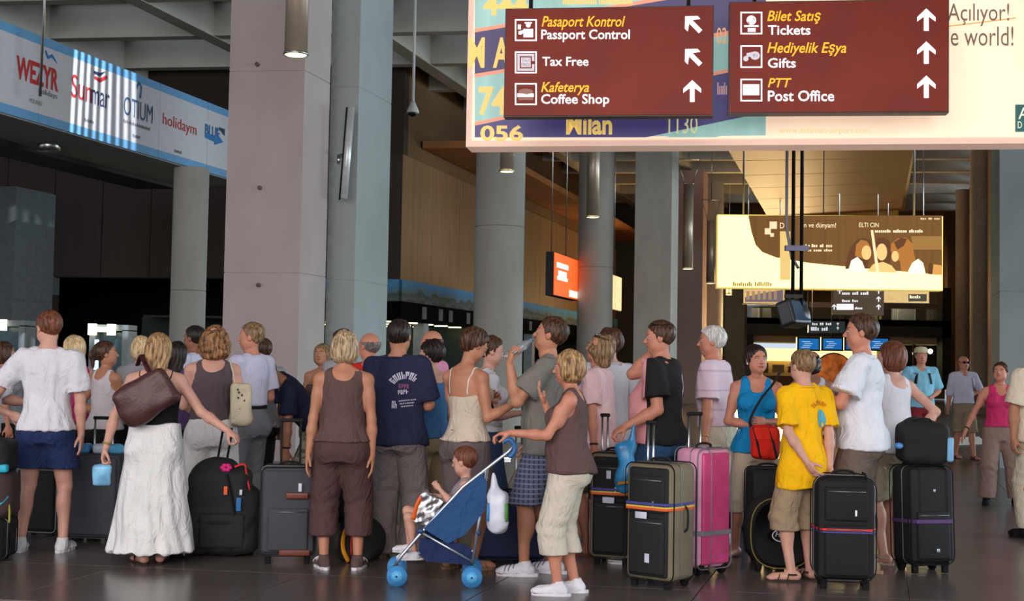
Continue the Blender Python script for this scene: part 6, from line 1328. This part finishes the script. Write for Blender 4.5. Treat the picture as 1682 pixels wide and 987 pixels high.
    if vstraps:
        for m_, xx in vstraps: obj('compression_strap', MB().tube([(xx, -d2-.008, z0), (xx, -d2-.01, h*.5), (xx, -d2-.008, h-.03), (xx, -d2*.6, h+.006), (xx, d2*.6, h+.006)], .016, 6, flat=.25, flatdir=(1, 0, 0)), m_, t)
    if tagm:
        for x, z, a, b_, c in tagm: obj('luggage_tag', MB().rbox((x, -d2-.052, z0+H_*z), (a, .002, b_), .002), c, t)
    return t
Mor, Mvi, Mred, Mpur, Mgs = (mat(n, c, .6) for n, c in (('str_orange', (226, 96, 40)), ('str_violet', (70, 74, 150)), ('str_red', (220, 50, 44)), ('str_purple', (92, 64, 120)), ('str_grey', (130, 128, 134))))
bow = [(Mvi, .66, .016), (mat('str_yellow', (226, 196, 90), .6), .635, .010), (Mor, .618, .016)]
hp = HAND('blackpink', 'L')
suitcase('black and olive suitcase with rainbow strap in front of the pink suitcase', 1088, 957, .83, .38, .30, -38, Fblk, side=Folive, strap=bow, handle=1.09, tagm=[(-.03, .56, .045, .022, M_tag), (.02, .20, .018, .03, M_tag)], pockets=2, hx=.022, Y=8.95, hx0=-.16)
suitcase('black and olive suitcase with rainbow strap left of its twin, behind a blue bag', 1015, 921, .83, .34, .28, -22, Fblk, side=Folive, strap=bow, handle=1.10, tagm=[(0, .56, .045, .022, M_tag), (.0, .80, .018, .03, M_tag)], pockets=2, hx=.022, Y=9.9, hx0=-.13)
pk_ = mat('shell_pink', (214, 82, 136), .4, vary=.05, bump=.1, bscale=40); 
t = suitcase('pink suitcase with grey straps between the black and olive one and the white-haired man', 1157, 932, .90, .35, .24, 38, pk_, pipe=mat('trim_grey', (120, 118, 126), .4), strap=[(Mgs, .30, .034)], vstraps=[(Mgs, -.06), ], handle=1.14, wheels=.04, pockets=0, Y=9.5, hx=.06, front=mat('shell_pink2', (206, 74, 130), .4), side=mat('shell_pale', (226, 160, 190), .45), four=True)
suitcase('black suitcase with red and blue strap, standing by the boy in yellow', 1386, 955, .76, .40, .28, -6, Fblk2, strap=[(Mred, .50, .014), (Mvi, .475, .010)], pockets=2, wheels=.045, Y=9.02, rr=.085, handle=0, vstraps=[(Fblk, .14)], four=False)
suitcase('tall black suitcase with purple strap, far right of the queue', 1517, 934, .78, .36, .28, 12, Fblk, strap=[(Mpur, .44, .026)], pockets=1, wheels=.05, Y=9.75, rr=.06, lean=-3, vstraps=[(Fblk2, -.10), (Fblk2, .12)], tagm=[(0, .75, .008, .010, M_chrome), (.02, .15, .012, .014, M_chrome)])
suitcase('charcoal suitcase with red-brown leather trim and raised black handle', 481, 922, .70, .40, .27, 8, Fgrey, pipe=mat('edge_black', (30, 30, 32)), handle=1.03, rod=Fblk2, pockets=1, wheels=.05, Y=9.7, rr=.04, hx=.07, tagm=[(.08, .78, .012, .03, M_tag)], strap=None)
T_ = D.objects['suitcase.005']
for z, x, w_ in ((.50, .06, .08), (.09, .05, .11)): obj('leather_trim', MB().rbox((x, -.135-.046, z), (w_, .008, .022), .006), mat('leather_red', (104, 48, 34), .4), T_)
suitcase('big dark grey case standing behind the long white skirt', 168, 888, .70, .42, .24, -4, Fgrey, handle=.98, pockets=0, wheels=.03, Y=10.6, rr=.03, hx=.075, pipe=Fgrey, zips=0)
suitcase('black case with pale edge behind the legs of the man in navy shorts', 80, 882, .54, .36, .24, -12, Fblk2, pockets=0, wheels=.03, Y=10.9, rr=.03, pipe=mat('trim_grey', (120, 118, 126), .4), zips=0)
suitcase('large navy suitcase standing on its long side behind the pushchair', 842, 934, .50, .52, .26, 2, fab('navy', (46, 54, 88)), pockets=0, wheels=.02, Y=9.95, rr=.04, strap=None, pipe=fab('navy2', (36, 42, 70)))
T_ = D.objects['suitcase.008']; obj('accent_tab', MB().box((.17, -.16, .36), (.03, .004, .006)), mat('tab_yellow', (220, 196, 60), .5), T_); obj('leather_trim', MB().box((0, -.135, .07), (.25, .004, .004)), mat('leather_tan', (150, 110, 90), .5), T_)
suitcase('tall plain black suitcase behind the woman in bright blue vest', 1262, 886, .72, .30, .26, 0, Fblk, pockets=0, wheels=.04, Y=10.05, rr=.04, pipe=Fblk, zips=0)
suitcase('navy blue case just behind the white-haired man', 1213, 872, .70, .22, .22, 10, fab('blue2', (44, 70, 110)), pockets=0, wheels=.03, Y=11.9)
suitcase('small black case on the trolley below the cream towels', 862, 850, .42, .26, .2, 0, Fblk2, pockets=1, wheels=.03, Y=10.85, handle=.95, hx=.06)
def soft(name, label, cat, prims, m, loc, yaw=0, vox=.011, amp=.006, freq=22, cuts=(), k=.03, lo=(-.5, -.4, -.6), hi=(.5, .4, 1.1), group=None, seed=1, parent=None):
    F = Field(lo, hi, vox)
    for q in prims: F.add(q, k)
    for q in cuts: F.cut(q, .01)
    p, f = F.arrays(); n = vnormals(p, f); p = p+n*(wob(p, amp, freq, seed, 6)+wob(p, amp*.5, freq*2.4, seed+9, 5))[:, None]
    o = obj(name, np_mesh(name, p, f), m, parent); o.location = loc; o.rotation_euler = (0, 0, math.radians(yaw))
    if label: tag(o, label, cat, group)
    return o
def at_floor(px, Y, z=0.0): g = P(px, HOR(px), Y); return Vector((g.x, g.y, z))
# big black wheeled duffel
t = soft('duffel_bag', 'huge black wheeled duffel bag with pink flower, right of the white skirt', 'bag', [rb((-.02, 0, .34), (.23, .17, .32), .09), rb((.0, -.02, .18), (.26, .19, .15), .07), rb((.20, 0, .26), (.08, .16, .22), .05), ell((-.04, 0, .62), (.17, .14, .12))], Fblk, at_floor(372, 10.0), 4, k=.06, amp=.008)
for x in (-.07, .0): obj('handle_rod', MB().cyl((x, .06, .6), (x+.055, .02, .93), .009, 8), M_rub, t)
obj('handle_grip', MB().tube([(-.02, .02, .93), (.06, .02, .94)], .016, 8), Fblk2, t); obj('side_strap', MB().tube(catmull([(.05, -.19, .62), (.10, -.21, .42), (.13, -.21, .2), (.10, -.20, .06)], 4), .014, 6, flat=.3), Fblk2, t)
obj('compression_strap', MB().tube(catmull([(-.24, -.10, .30), (-.1, -.215, .27), (.1, -.215, .27), (.27, -.10, .30)], 4), .015, 6, flat=.3), Fblk2, t)
obj('front_pocket', MB().rbox((.03, -.19, .20), (.17, .03, .13), .025), Fblk, t)
for x in (-.17, .20): obj('wheel', MB().cyl((x-.02, .14, .045), (x+.02, .14, .045), .045, 16), M_rub, t)
fm = mat('flower_pink', (220, 40, 130), .6); b = MB()
for k in range(6): a = k*PI/3; b.sphere((.04+math.cos(a)*.025, -.14, .665+math.sin(a)*.018), (.022, .012, .016), 8)
obj('flower_ribbon', b, fm, t); obj('red_ribbon', MB().tube(catmull([(.10, -.12, .67), (.17, -.1, .69), (.19, -.12, .62), (.22, -.14, .5)], 4), .010, 6, flat=.3), Mred, t)
obj('luggage_tag', MB().rbox((.05, -.20, .50), (.014, .004, .032), .003), Mor, t); obj('luggage_tag', MB().rbox((.15, -.215, .40), (.018, .004, .05), .003), mat('tag_blue', (40, 110, 170)), t); obj('luggage_tag', MB().rbox((.165, -.22, .49), (.010, .004, .02), .003), M_tag, t)
t = soft('holdall', 'small black holdall with a white triangle beside the woman with the white skirt', 'bag', [rb((0, 0, .07), (.09, .10, .07), .03)], Fblk2, at_floor(306, 9.85), 0); obj('white_triangle', MB().add([(-.005, -.112, .15), (.075, -.112, .13), (.055, -.112, .02), (.01, -.116, .13), (.055, -.116, .12), (.045, -.116, .06)], [(0, 1, 4, 3), (1, 2, 5, 4), (2, 0, 3, 5)]), Wh, t)
t = soft('backpack', 'black backpack with a yellow strap behind the brown trousers', 'bag', [ell((0, 0, .16), (.17, .13, .17)), rb((-.05, 0, .10), (.12, .12, .10), .05)], Fblk2, at_floor(604, 9.82), 0); obj('shoulder_strap', MB().tube(catmull([(-.09, -.12, .30), (-.13, -.15, .2), (-.13, -.15, .1), (-.09, -.14, .01)], 4), .020, 6, flat=.3), mat('strap_yellow', (226, 150, 20), .6), t); obj('side_cord', MB().tube(catmull([(-.05, -.1, .32), (-.07, -.15, .2), (-.07, -.15, .06)], 4), .010, 6, flat=.3), Mred, t)
# far-left pile
t = suitcase('black case at the bottom of the pile at the left edge', -12, 912, .30, .34, .3, 0, Fblk2, pockets=0, wheels=.02, Y=9.55, rr=.03); obj('badge', MB().rbox((.10, -.17, .14), (.03, .006, .025), .005), Mor, t)
g = at_floor(-10, 9.55, .302); t = soft('rucksack', 'brown rucksack with turquoise trim on top of the pile at the left edge', 'bag', [rb((0, 0, .17), (.20, .14, .17), .08)], fab('brownpack', (64, 46, 46)), g, 0); obj('turquoise_trim', MB().tube(catmull([(-.1, -.14, .05), (.08, -.15, .08), (.17, -.10, .17)], 4), .025, 6, flat=.4), mat('turquoise', (40, 170, 196), .5), t); obj('webbing', MB().tube(catmull([(.16, -.1, .2), (.19, -.1, .08), (.20, -.12, -.02)], 4), .008, 6), mat('web_lime', (150, 150, 60)), t)
g2 = g+Vector((.0, 0, .335)); t = soft('hand_bag', 'dark hand luggage with turquoise corner on top of the brown rucksack', 'bag', [rb((0, 0, .12), (.17, .12, .12), .05)], Fblk2, g2, 0); obj('turquoise_corner', MB().rbox((.13, -.10, .03), (.04, .03, .03), .015), mat('turquoise', (40, 170, 196), .5), t)
g = at_floor(146, 10.62, .70)
for k, (x, c, lab) in enumerate(((-8, (70, 150, 206), 'blue plastic wash bag lying on top of the big dark grey case'), (20, (200, 214, 226), 'white plastic packet on the big dark grey case, between the handle rods'), (44, (90, 170, 214), 'small light blue packet at the right on the big dark grey case'))):
    soft('plastic_packet', lab, 'packet', [rb((0, 0, .035), (.06, .05, .035), .02)], mat('packet_%d' % k, c, .3), at_floor(150+x, 10.62, .702), k*20, vox=.008, amp=.004, lo=(-.1, -.1, -.01), hi=(.1, .1, .1))
# black bag on top of the tall case
c_ = D.objects['suitcase.004']; g = Vector(c_.location)+Vector((-.02, -.03, .80)); t = soft('holdall', 'black holdall with light blue side on top of the tall black suitcase', 'bag', [rb((0, 0, .15), (.175, .14, .15), .06), ell((-.02, 0, .28), (.12, .1, .06))], Fblk2, g, 0, k=.04); obj('blue_side', MB().rbox((.165, -.06, .11), (.025, .09, .09), .02), mat('side_blue', (120, 176, 216), .5), t)
obj('carry_strap', MB().tube(catmull([(-.12, -.08, .26), (-.1, -.1, .32), (.02, -.1, .33), (.05, -.08, .27)], 4), .012, 6, flat=.4), Fblk, t)
soft('hand_bag', 'small blue and white pouch between the red-haired woman and the holdall', 'bag', [ell((0, 0, .03), (.03, .03, .022))], mat('pouch', (90, 150, 220), .4), g+Vector((-.20, -.10, .10)), 0, vox=.008, lo=(-.1, -.1, -.1), hi=(.1, .1, .1), amp=.002)
# round black case with yellow piping
Yc = 9.7; g = at_floor(1280, Yc, 0); t = empty('wheeled_bag', g, math.radians(4), 'low black wheeled bag with yellow piping and oval white badge', 'bag'); hw, hh2 = .225, .245; n = 8; oc = []
for k in range(8): a = PI/4*round((PI/8+k*PI/4)/(PI/2)-.5)*0+math.radians((27, 63, 117, 153, 207, 243, 297, 333)[k]); oc.append((math.cos(a)*hw*1.10, math.sin(a)*hh2*1.10+.285))
b = MB(); vs = []
ocs = [Vector((x, 0, z)) for x, z in oc]; ocs = catmull(ocs+[ocs[0]], 5)[:-1]; m_ = len(ocs)
for y, s in ((-.13, .90), (-.115, 1.0), (.115, 1.0), (.13, .9)): vs += [(p.x*s, y, .285+(p.z-.285)*s) for p in ocs]
b.add(vs, [(r*m_+i, r*m_+(i+1) % m_, (r+1)*m_+(i+1) % m_, (r+1)*m_+i) for r in range(3) for i in range(m_)]+[tuple(range(m_)), tuple(range(4*m_-1, 3*m_-1, -1))], 0, True); obj('body', b, Fblk, t)
obj('piping', MB().tube([(p.x*1.0, -.118, p.z) for p in ocs], .0045, 6, closed=True), mat('piping_yellow', (132, 116, 52), .6), t)
b = MB(); e0 = [(math.cos(a)*.078, -.136, .27+math.sin(a)*.045) for a in np.linspace(0, 2*PI, 29)[:-1]]; b.tube(e0, .005, 6, closed=True); obj('badge_ring', b, Wh, t)
vs, fs_, lo_2, hi_ = text_mesh('Head', .01, .3); o = MB().add([((v[0]-(lo_2[0]+hi_[0])/2)*.052, -.137, .262+v[1]*.052) for v in vs], fs_); obj('lettering', o, Wh, t)
for x in (-.16, .16): obj('wheel', MB().cyl((x-.015, -.06, .04), (x+.015, -.06, .04), .04, 16), M_rub, t); obj('wheel_housing', MB().rbox((x, -.05, .075), (.03, .05, .03), .01), M_rub, t)
# cream towels on the small trolley case
g = Vector(D.objects['suitcase.011'].location)+Vector((0, -.04, .43)); t = soft('folded_towels', 'cream folded towels hanging over the small black case', 'towel', [rb((0, -.05, .02), (.12, .05, .05), .03), rb((-.05, -.085, .12), (.035, .02, .14), .015, Matrix.Rotation(.5, 3, 'Y')), rb((.04, -.09, .12), (.04, .02, .15), .015, Matrix.Rotation(.5, 3, 'Y'))], C_('towel', (206, 192, 176)), g, 0, vox=.009, lo=(-.2, -.2, -.1), hi=(.25, .2, .35))
# ---------------------------------------------------------------- things people carry
def world(k, v): R = PEOPLE[k]; return Matrix.Translation(R['loc']) @ Matrix.Rotation(R['yaw'], 4, 'Z') @ Vector(v)
def strapline(o, pts, m, w_=.03, name='strap', th_=.005):
    M = Matrix.Translation(o.location) @ o.rotation_euler.to_matrix().to_4x4(); I = M.inverted(); obj(name, MB().tube([I @ Vector(p) for p in catmull(pts, 5)], w_/2, 6, flat=.3), m, o)
R = PEOPLE['skirt']; g = P(240, 652, 9.28); Rz = Matrix.Rotation(math.radians(-33), 3, 'Y')
t = soft('shoulder_bag', 'large brown leather shoulder bag on the back of the woman with white skirt', 'bag', [rb((0, 0, 0), (.21, .055, .14), .05, Rz), ell((-.06, 0, -.06), (.14, .06, .14), Rz)], mat('leather_brown', (74, 44, 44), .4, vary=.18, scale=(12, 12, 12), bump=.3, bscale=50), g, 6, vox=.010, lo=(-.35, -.15, -.35), hi=(.35, .15, .35), k=.05, cuts=[])
q0 = P(236, 592, 9.36); sk = [P(262, 625, 9.27), P(247, 612, 9.30), q0, P(232, 583, 9.45), P(226, 600, 9.62)]
strapline(t, sk, mat('strap_floral', (60, 16, 24), .5, vary=.9, scale=(40, 40, 40)), .036)
g = HAND('skirt', 'L', .9); t = soft('plastic_bag', 'blue and white plastic packet held low by the woman with white skirt', 'bag', [rb((0, 0, -.05), (.065, .03, .075), .02)], mat('plastic_bluewhite', (120, 180, 220), .25, vary=.5, scale=(9, 9, 9)), g, 20, vox=.008, lo=(-.1, -.1, -.2), hi=(.1, .1, .1))
g = P(395, 664, 10.42); t = soft('tote_bag', 'cream canvas tote bag with dark prints on the curly-haired woman', 'bag', [rb((0, 0, 0), (.078, .10, .165), .03), ell((0.01, 0, -.11), (.092, .11, .07))], C_('canvas', (206, 194, 168)), g, 15, vox=.010, lo=(-.2, -.25, -.3), hi=(.2, .25, .3))
rr_ = random.Random(4)
for k in range(13): obj('print', MB().sphere((rr_.uniform(-.045, .045), -.104, -.14+.28*k/13), (.008, .003, .009), 8), mat('print_dark', (70, 60, 60)), t)
strapline(t, [P(388, 640, 10.36), P(383, 612, 10.4), P(377, 590, 10.48), P(380, 600, 10.6)], C_('canvas', (206, 194, 168)), .02)
R = PEOPLE['bluetank']; g = P(1256, 727, 10.02); t = soft('shoulder_bag', 'red shoulder bag with black stripes hanging in front of the blue vest', 'bag', [rb((0, 0, 0), (.11, .05, .13), .045)], C_('red_bag', (206, 40, 26)), g, -8, vox=.009, lo=(-.2, -.2, -.25), hi=(.2, .2, .25), k=.02)
for x in (-.055, .065): obj('black_stripe', MB().tube([(x-.03, -.048, .12), (x, -.056, 0), (x+.025, -.05, -.11)], .016, 6, flat=.25), Fblk2, t)
obj('flap', MB().rbox((0, -.045, .07), (.09, .014, .05), .012), C_('red_bag2', (220, 48, 30)), t)
strapline(t, [P(1238, 706, 10.02), P(1232, 690, 10.12), P(1250, 655, 10.16), P(1268, 633, 10.20), P(1281, 612, 10.32)], Fblk2, .03)
R = PEOPLE['whitegirl']; MI_ = (Matrix.Translation(R['loc']) @ Matrix.Rotation(R['yaw'], 4, 'Z')).inverted(); b = MB(); b.tube([MI_ @ p for p in catmull([P(788, 628, 10.12), P(795, 642, 10.08), P(806, 662, 10.04), P(812, 680, 10.06)], 5)], .014, 6, flat=.35); obj('bag_strap', b, Fblk2, R['o'])
g = P(1505, 600, 19.8)
R = PEOPLE['hatman']
for sx in (-1, 1): band_on(R, [R['T'](sx*.062, -.06, .80), R['T'](sx*.066, 0, .83), R['T'](sx*.070, .07, .79), R['T'](sx*.075, .08, .70)], Fblk2, .05, 'backpack_strap', ('shirt',))
R = PEOPLE['sunglass']; band_on(R, [R['T'](-.062, -.05, .80), R['T'](-.060, 0, .825), R['T'](-.080, .07, .76), R['T'](-.10, .07, .66)], mat('strap_brown', (96, 70, 60)), .03, 'bag_strap', ('shirt',)); g = world('sunglass', R['T'](-.15, .0, .56)); soft('shoulder_bag', 'dark brown bag at the hip of the man in sunglasses', 'bag', [rb((0, 0, 0), (.07, .10, .12), .04)], mat('strap_brown', (96, 70, 60)), g, 0, lo=(-.15, -.2, -.2), hi=(.15, .2, .2))
# bottle at the drinker's mouth
R = PEOPLE['drinker']; mouth = world('drinker', R['hd'](0, .44, -.22)); hdp = HAND('drinker', 'L', .5); ax = (hdp-mouth); ax = Vector((-.72, -.12, -.52)).normalized()
Mb = Matrix.Translation(mouth+ax*.0) @ ax.to_track_quat('Z', 'Y').to_matrix().to_4x4(); t = empty('water_bottle', (0, 0, 0), 0, 'clear plastic water bottle held to the mouth of the tall man', 'bottle'); t.matrix_world = Mb
prof = [(0, .011), (.02, .012), (.035, .014), (.07, .030), (.09, .034), (.12, .031), (.15, .034), (.18, .031), (.21, .034), (.245, .033), (.25, .025)]
obj('bottle_body', MB().tube([(0, 0, z) for z, r in prof], [r for z, r in prof], 20), mat('bottle_plastic', (214, 226, 236), .08, trans=.75, vary=.02), t); obj('label', MB().tube([(0, 0, .13), (0, 0, .19)], .0352, 20), mat('bottle_label', (180, 196, 214), .2, metal=.4), t); obj('neck_ring', MB().tube([(0, 0, .012), (0, 0, .020)], .0145, 16), mat('cap_blue', (60, 110, 170), .4), t)
# blue plastic bag hanging on the pull handle
g = P(1030, 760, 9.35); t = soft('carrier_bag', 'blue printed plastic bag hanging between the two black and olive suitcases', 'bag', [rb((0, 0, -.02), (.055, .06, .17), .04, Matrix.Rotation(-.22, 3, 'Y')), ell((-.02, 0, -.12), (.075, .07, .10)), cap((.03, 0, .1), (.045, 0, .26), .035, .012)], mat('plastic_blue', (54, 140, 196), .25, vary=.35, scale=(7, 7, 7)), g, 0, vox=.009, lo=(-.2, -.2, -.3), hi=(.2, .2, .35), amp=.007)
obj('print', MB().tube([(-.07, -.07, -.14), (-.02, -.085, -.13), (.03, -.075, -.12)], .016, 6, flat=.3), mat('print_orange2', (196, 140, 60)), t)
obj('cigarette_packet', MB().rbox((0, 0, 0), (.02, .01, .035), .003), Wh).location = HAND('yellow', 'L', 1.0)+Vector((.05, 0, -.01)); tag(D.objects['cigarette_packet'], 'small white packet in the fingers of the boy in yellow', 'packet')
g = HAND('cami', 'R', .75); obj('passport', MB().rbox((0, 0, 0), (.05, .012, .035), .004), mat('passport', (104, 60, 40), .5)).location = g; tag(D.objects['passport'], 'small dark booklet in the hands of the woman in cream camisole', 'booklet')
g = world('bluevest', PEOPLE['bluevest']['T'](.11, .02, .545)); obj('camera_pouch', MB().rbox((0, 0, 0), (.02, .03, .05), .008), mat('pouch_yellow', (220, 160, 30), .5)).location = g; tag(D.objects['camera_pouch'], 'small yellow pouch at the hip of the woman in khaki trousers', 'pouch')
# ---------------------------------------------------------------- pushchair and toddler
Yp = 8.75; g0 = at_floor(716, Yp); kx = FPX/Yp
def S2(px, py, dy=0.0): q = P(px, py, Yp+dy); return Vector((q.x-g0.x, dy, q.z))
t = empty('pushchair', g0, 0, 'blue folding pushchair with pale blue wheels, pushed by the blonde woman', 'pushchair')
Mfr = mat('frame_alu', (186, 196, 210), .25, metal=.8); Mfb = C_('pram_blue', (44, 80, 126), bump=.3); Mwb = mat('wheel_blue', (66, 140, 200), .35, vary=.05); Mhub = mat('hub_blue', (96, 180, 232), .3)
wdt = .38
for s, dy in (('n', 0.0), ('f', wdt)):
    obj('side_tube', MB().tube([S2(648, 930, dy), S2(660, 912, dy), S2(700, 866, dy), S2(760, 800, dy), S2(835, 742, dy), S2(846, 728, dy)], .012, 10), Mfr, t)
    obj('rear_leg', MB().cyl(S2(776, 925, dy), S2(800, 770, dy), .012, 10), Mfr, t); obj('seat_brace', MB().cyl(S2(690, 873, dy), S2(775, 922, dy), .009, 8), Mfr, t)
    obj('joint', MB().sphere(S2(691, 872, dy), (.028, .02, .022), 10), mat('joint_blue', (36, 66, 110), .4), t); obj('joint', MB().sphere(S2(786, 875, dy), (.016, .02, .02), 10), mat('joint_blue', (36, 66, 110), .4), t)
    hd_ = obj('handle', MB().tube(catmull([S2(836, 752, dy), S2(846, 738, dy), S2(838, 722, dy), S2(826, 726, dy)], 4), .018, 10), mat('handle_blue', (50, 110, 170), .4), t)
    obj('crease_lock', MB().rbox(S2(834, 755, dy), (.025, .015, .02), .006), M_chrome, hd_)
    for cx, cy in ((652, 954), (775, 955)):
        for o2 in (-.028, .028):
            c = S2(cx, cy, dy+o2); c.z = .068; w_ = obj('wheel', MB().cyl(c-Vector((0, .014, 0)), c+Vector((0, .014, 0)), .068, 26), Mwb, t); obj('hub', MB().cyl(c-Vector((0, .018, 0)), c+Vector((0, .018, 0)), .036, 18), Mhub, w_)
        c = S2(cx, cy, dy); c.z = .068; obj('axle', MB().cyl(c-Vector((0, .05, 0)), c+Vector((0, .05, 0)), .008, 8).cyl(c, c+Vector((0.005, 0, .06)), .012, 8), mat('joint_blue', (36, 66, 110), .4), t)
obj('cross_bar', MB().cyl(S2(700, 866, 0), S2(700, 866, wdt), .009, 8), Mfr, t); obj('cross_bar', MB().cyl(S2(776, 905, 0), S2(776, 905, wdt), .009, 8), Mfr, t); obj('foot_rest', MB().cyl(S2(668, 905, 0), S2(668, 905, wdt), .010, 8), Mfr, t)
def sheet(name, a, b_, c, d, sag, m, nx=14, ny=10, th_=.006):
    """cloth between four corners: a-b near edge, d-c far edge"""
    vs = []
    for j in range(ny+1):
        for i in range(nx+1):
            u, v = i/nx, j/ny; p = a.lerp(b_, u).lerp(d.lerp(c, u), v); p = p+sag*(math.sin(PI*v)**.6)*(.6+.4*math.sin(PI*u)); p.z += .004*math.sin(u*17+v*9); vs.append(p)
    b = MB().add(vs, [(j*(nx+1)+i, j*(nx+1)+i+1, (j+1)*(nx+1)+i+1, (j+1)*(nx+1)+i) for j in range(ny) for i in range(nx)], 0, True); o = obj(name, b, m, t); md = o.modifiers.new('thickness', 'SOLIDIFY'); md.thickness = th_; return o
nb0, nb1 = S2(786, 800, .01), S2(792, 872, .01)
sheet('seat_back', S2(800, 772, .01), S2(745, 885, .01), S2(745, 885, wdt-.01), S2(800, 772, wdt-.01), Vector((.02, 0, -.02)), Mfb)
sheet('seat', S2(745, 885, .01), S2(694, 868, .01), S2(694, 868, wdt-.01), S2(745, 885, wdt-.01), Vector((0, 0, -.04)), Mfb)
def side(name, pts, dy, m):
    o = [S2(x, y, dy) for x, y in pts]; ob = obj(name, MB().add(o, [tuple(range(len(o)))]), m, t); md = ob.modifiers.new('thickness', 'SOLIDIFY'); md.thickness = .008; return ob
for dy in (-.004, wdt+.004): side('side_panel', [(696, 868), (735, 828), (790, 778), (800, 790), (797, 838), (764, 878), (736, 893)], dy, Mfb)
side('basket', [(690, 884), (762, 893), (778, 905), (778, 928), (700, 922), (688, 905)], .02, C_('basket_navy', (34, 48, 86))); side('basket', [(690, 884), (762, 893), (778, 905), (778, 928), (700, 922), (688, 905)], wdt-.02, C_('basket_navy', (34, 48, 86)))
b = MB().add([S2(688, 910, .02), S2(776, 928, .02), S2(776, 928, wdt-.02), S2(688, 910, wdt-.02)], [(0, 1, 2, 3)]); o = obj('basket', b, C_('basket_navy', (34, 48, 86)), t); md = o.modifiers.new('thickness', 'SOLIDIFY'); md.thickness = .006
# toddler sitting in it, facing left
sz = S2(752, 868, wdt/2); tb = Vector((g0.x+sz.x, g0.y+wdt/2, 0)); H_ = .92
hip = sz.z+.055
def tl(px, py, dx): q = P(px, py, Yp+wdt/2); return Vector((-dx if False else dx, -(q.x-tb.x), q.z))        # local: facing -x world, so y_local = -x world
R = person('toddler', 0, Yp, H=H_, yaw=90, base=tb, sex='m', skin='pink', w=1.12, hh=.19, hair=('crop', 'ginger'), head=(-22, -8, 0), crouch=.53-hip/H_, lean=(.16, 0, 1), seated={'L': (tl(672, 848, -.055), tl(682, 908, -.05), 8), 'R': (tl(668, 840, .06), tl(672, 900, .06), -8)},
    arms={'L': dict(u=(-.5, -.25, -.7), f=(-.5, .15, .55), curl=1.0), 'R': dict(u=(-.6, .1, -.6), f=(-.9, 0, .1), curl=1.0)}, vox=.0085, headvox=.006, label='ginger toddler with bare arms and legs sitting in the pushchair', shoes=dict(kind='trainer', m=Wh, size=1.15), handr=.95,
    tops=dict(kind='tank', m=C_('toddler_top', (150, 140, 150)), name='vest_top', loose=.1, hem=.47, t=.012, tuck=True))
fo = mat('foil', (200, 196, 200), .18, metal=.9, vary=.25, scale=(20, 20, 20)); q = P(706, 838, Yp+.06)
o = soft('snack_packet', 'crumpled silver and orange foil packet held by the toddler', 'packet', [rb((0, 0, 0), (.085, .035, .11), .025, Matrix.Rotation(.35, 3, 'Y'))], fo, q, 0, vox=.007, amp=.009, freq=60, lo=(-.2, -.12, -.2), hi=(.2, .12, .2))
obj('orange_edge', MB().tube(catmull([(-.035, -.02, .12), (-.075, -.035, .05), (-.105, -.03, -.06)], 5), .022, 6, flat=.5), mat('foil_orange', (226, 96, 30), .3), o); obj('dark_print', MB().sphere((.05, -.025, -.04), (.03, .02, .04), 10), mat('foil_dark', (40, 20, 20), .3), o)
q = P(817, 830, Yp-.02); t2_ = soft('carrier_bag', 'white plastic carrier bag hanging from the pushchair handle', 'bag', [rb((0, 0, -.03), (.065, .055, .13), .045), ell((.005, 0, -.12), (.075, .06, .07)), cap((-.02, 0, .1), (-.03, 0, .21), .03, .010)], mat('plastic_white', (206, 212, 226), .3, vary=.06), q, 0, vox=.008, amp=.007, freq=30, lo=(-.2, -.2, -.3), hi=(.2, .2, .3))
for x, c in ((-.055, (60, 140, 200)), (.06, (90, 150, 80))): obj('print', MB().tube([(x, -.05, .02), (x*1.1, -.055, -.10)], .016, 6, flat=.3), mat('pr_%d' % c[0], c), t2_)
# ---------------------------------------------------------------- unseen spotlight and bars, added to throw light stripes on the banner
c = PLB.hit(168, 165); n_ = PLB.n; src = c+n_*4.2+Vector((0, 0, 2.6))+AV*-5.5; dv = (c-src).normalized()
l = D.lights.new('added_bar_spot', 'SPOT'); l.energy = 8000; l.spot_size = math.radians(24); l.spot_blend = .05; l.shadow_soft_size = .004; l.color = (.9, .96, 1); lo3 = D.objects.new('added_bar_spot', l); COL.objects.link(lo3); lo3.location = src; lo3.rotation_euler = dv.to_track_quat('-Z', 'Y').to_euler()
rt_ = dv.cross(Vector((0, 0, 1))).normalized(); up_ = rt_.cross(dv); M4 = Matrix((rt_, up_, dv)).transposed(); sp = empty('added_spotlight', src, 0, 'unseen spotlight with bars, added to throw light stripes on the logo banner', 'lamp')
dd = .9; ww = .072; xs = [-ww+2*ww*i/9 for i in range(10)]; rs = random.Random(5)
for i in range(10): obj('gobo_bar', MB().box(M4 @ Vector((xs[i], 0, dd)), ((.0036+.0014*rs.random()) if i not in (3, 6) else .0058, .26, .002), M4), M_dark, sp)
for s in (-1, 1): obj('gobo_frame', MB().box(M4 @ Vector((s*(ww+.13), 0, dd)), (.13, .3, .002), M4), M_dark, sp)
for s in (-1, 1): obj('gobo_frame', MB().box(M4 @ Vector((0, s*.285, dd)), (.4, .145, .002), M4), M_dark, sp)
obj('stem', MB().cyl((0, 0, .02), (0, 0, ZT-src.z+.02), .02, 8), M_dark, sp); obj('yoke', MB().cyl((0, 0, .05), M4 @ Vector((.27, .1, dd)), .012, 6), M_dark, sp)
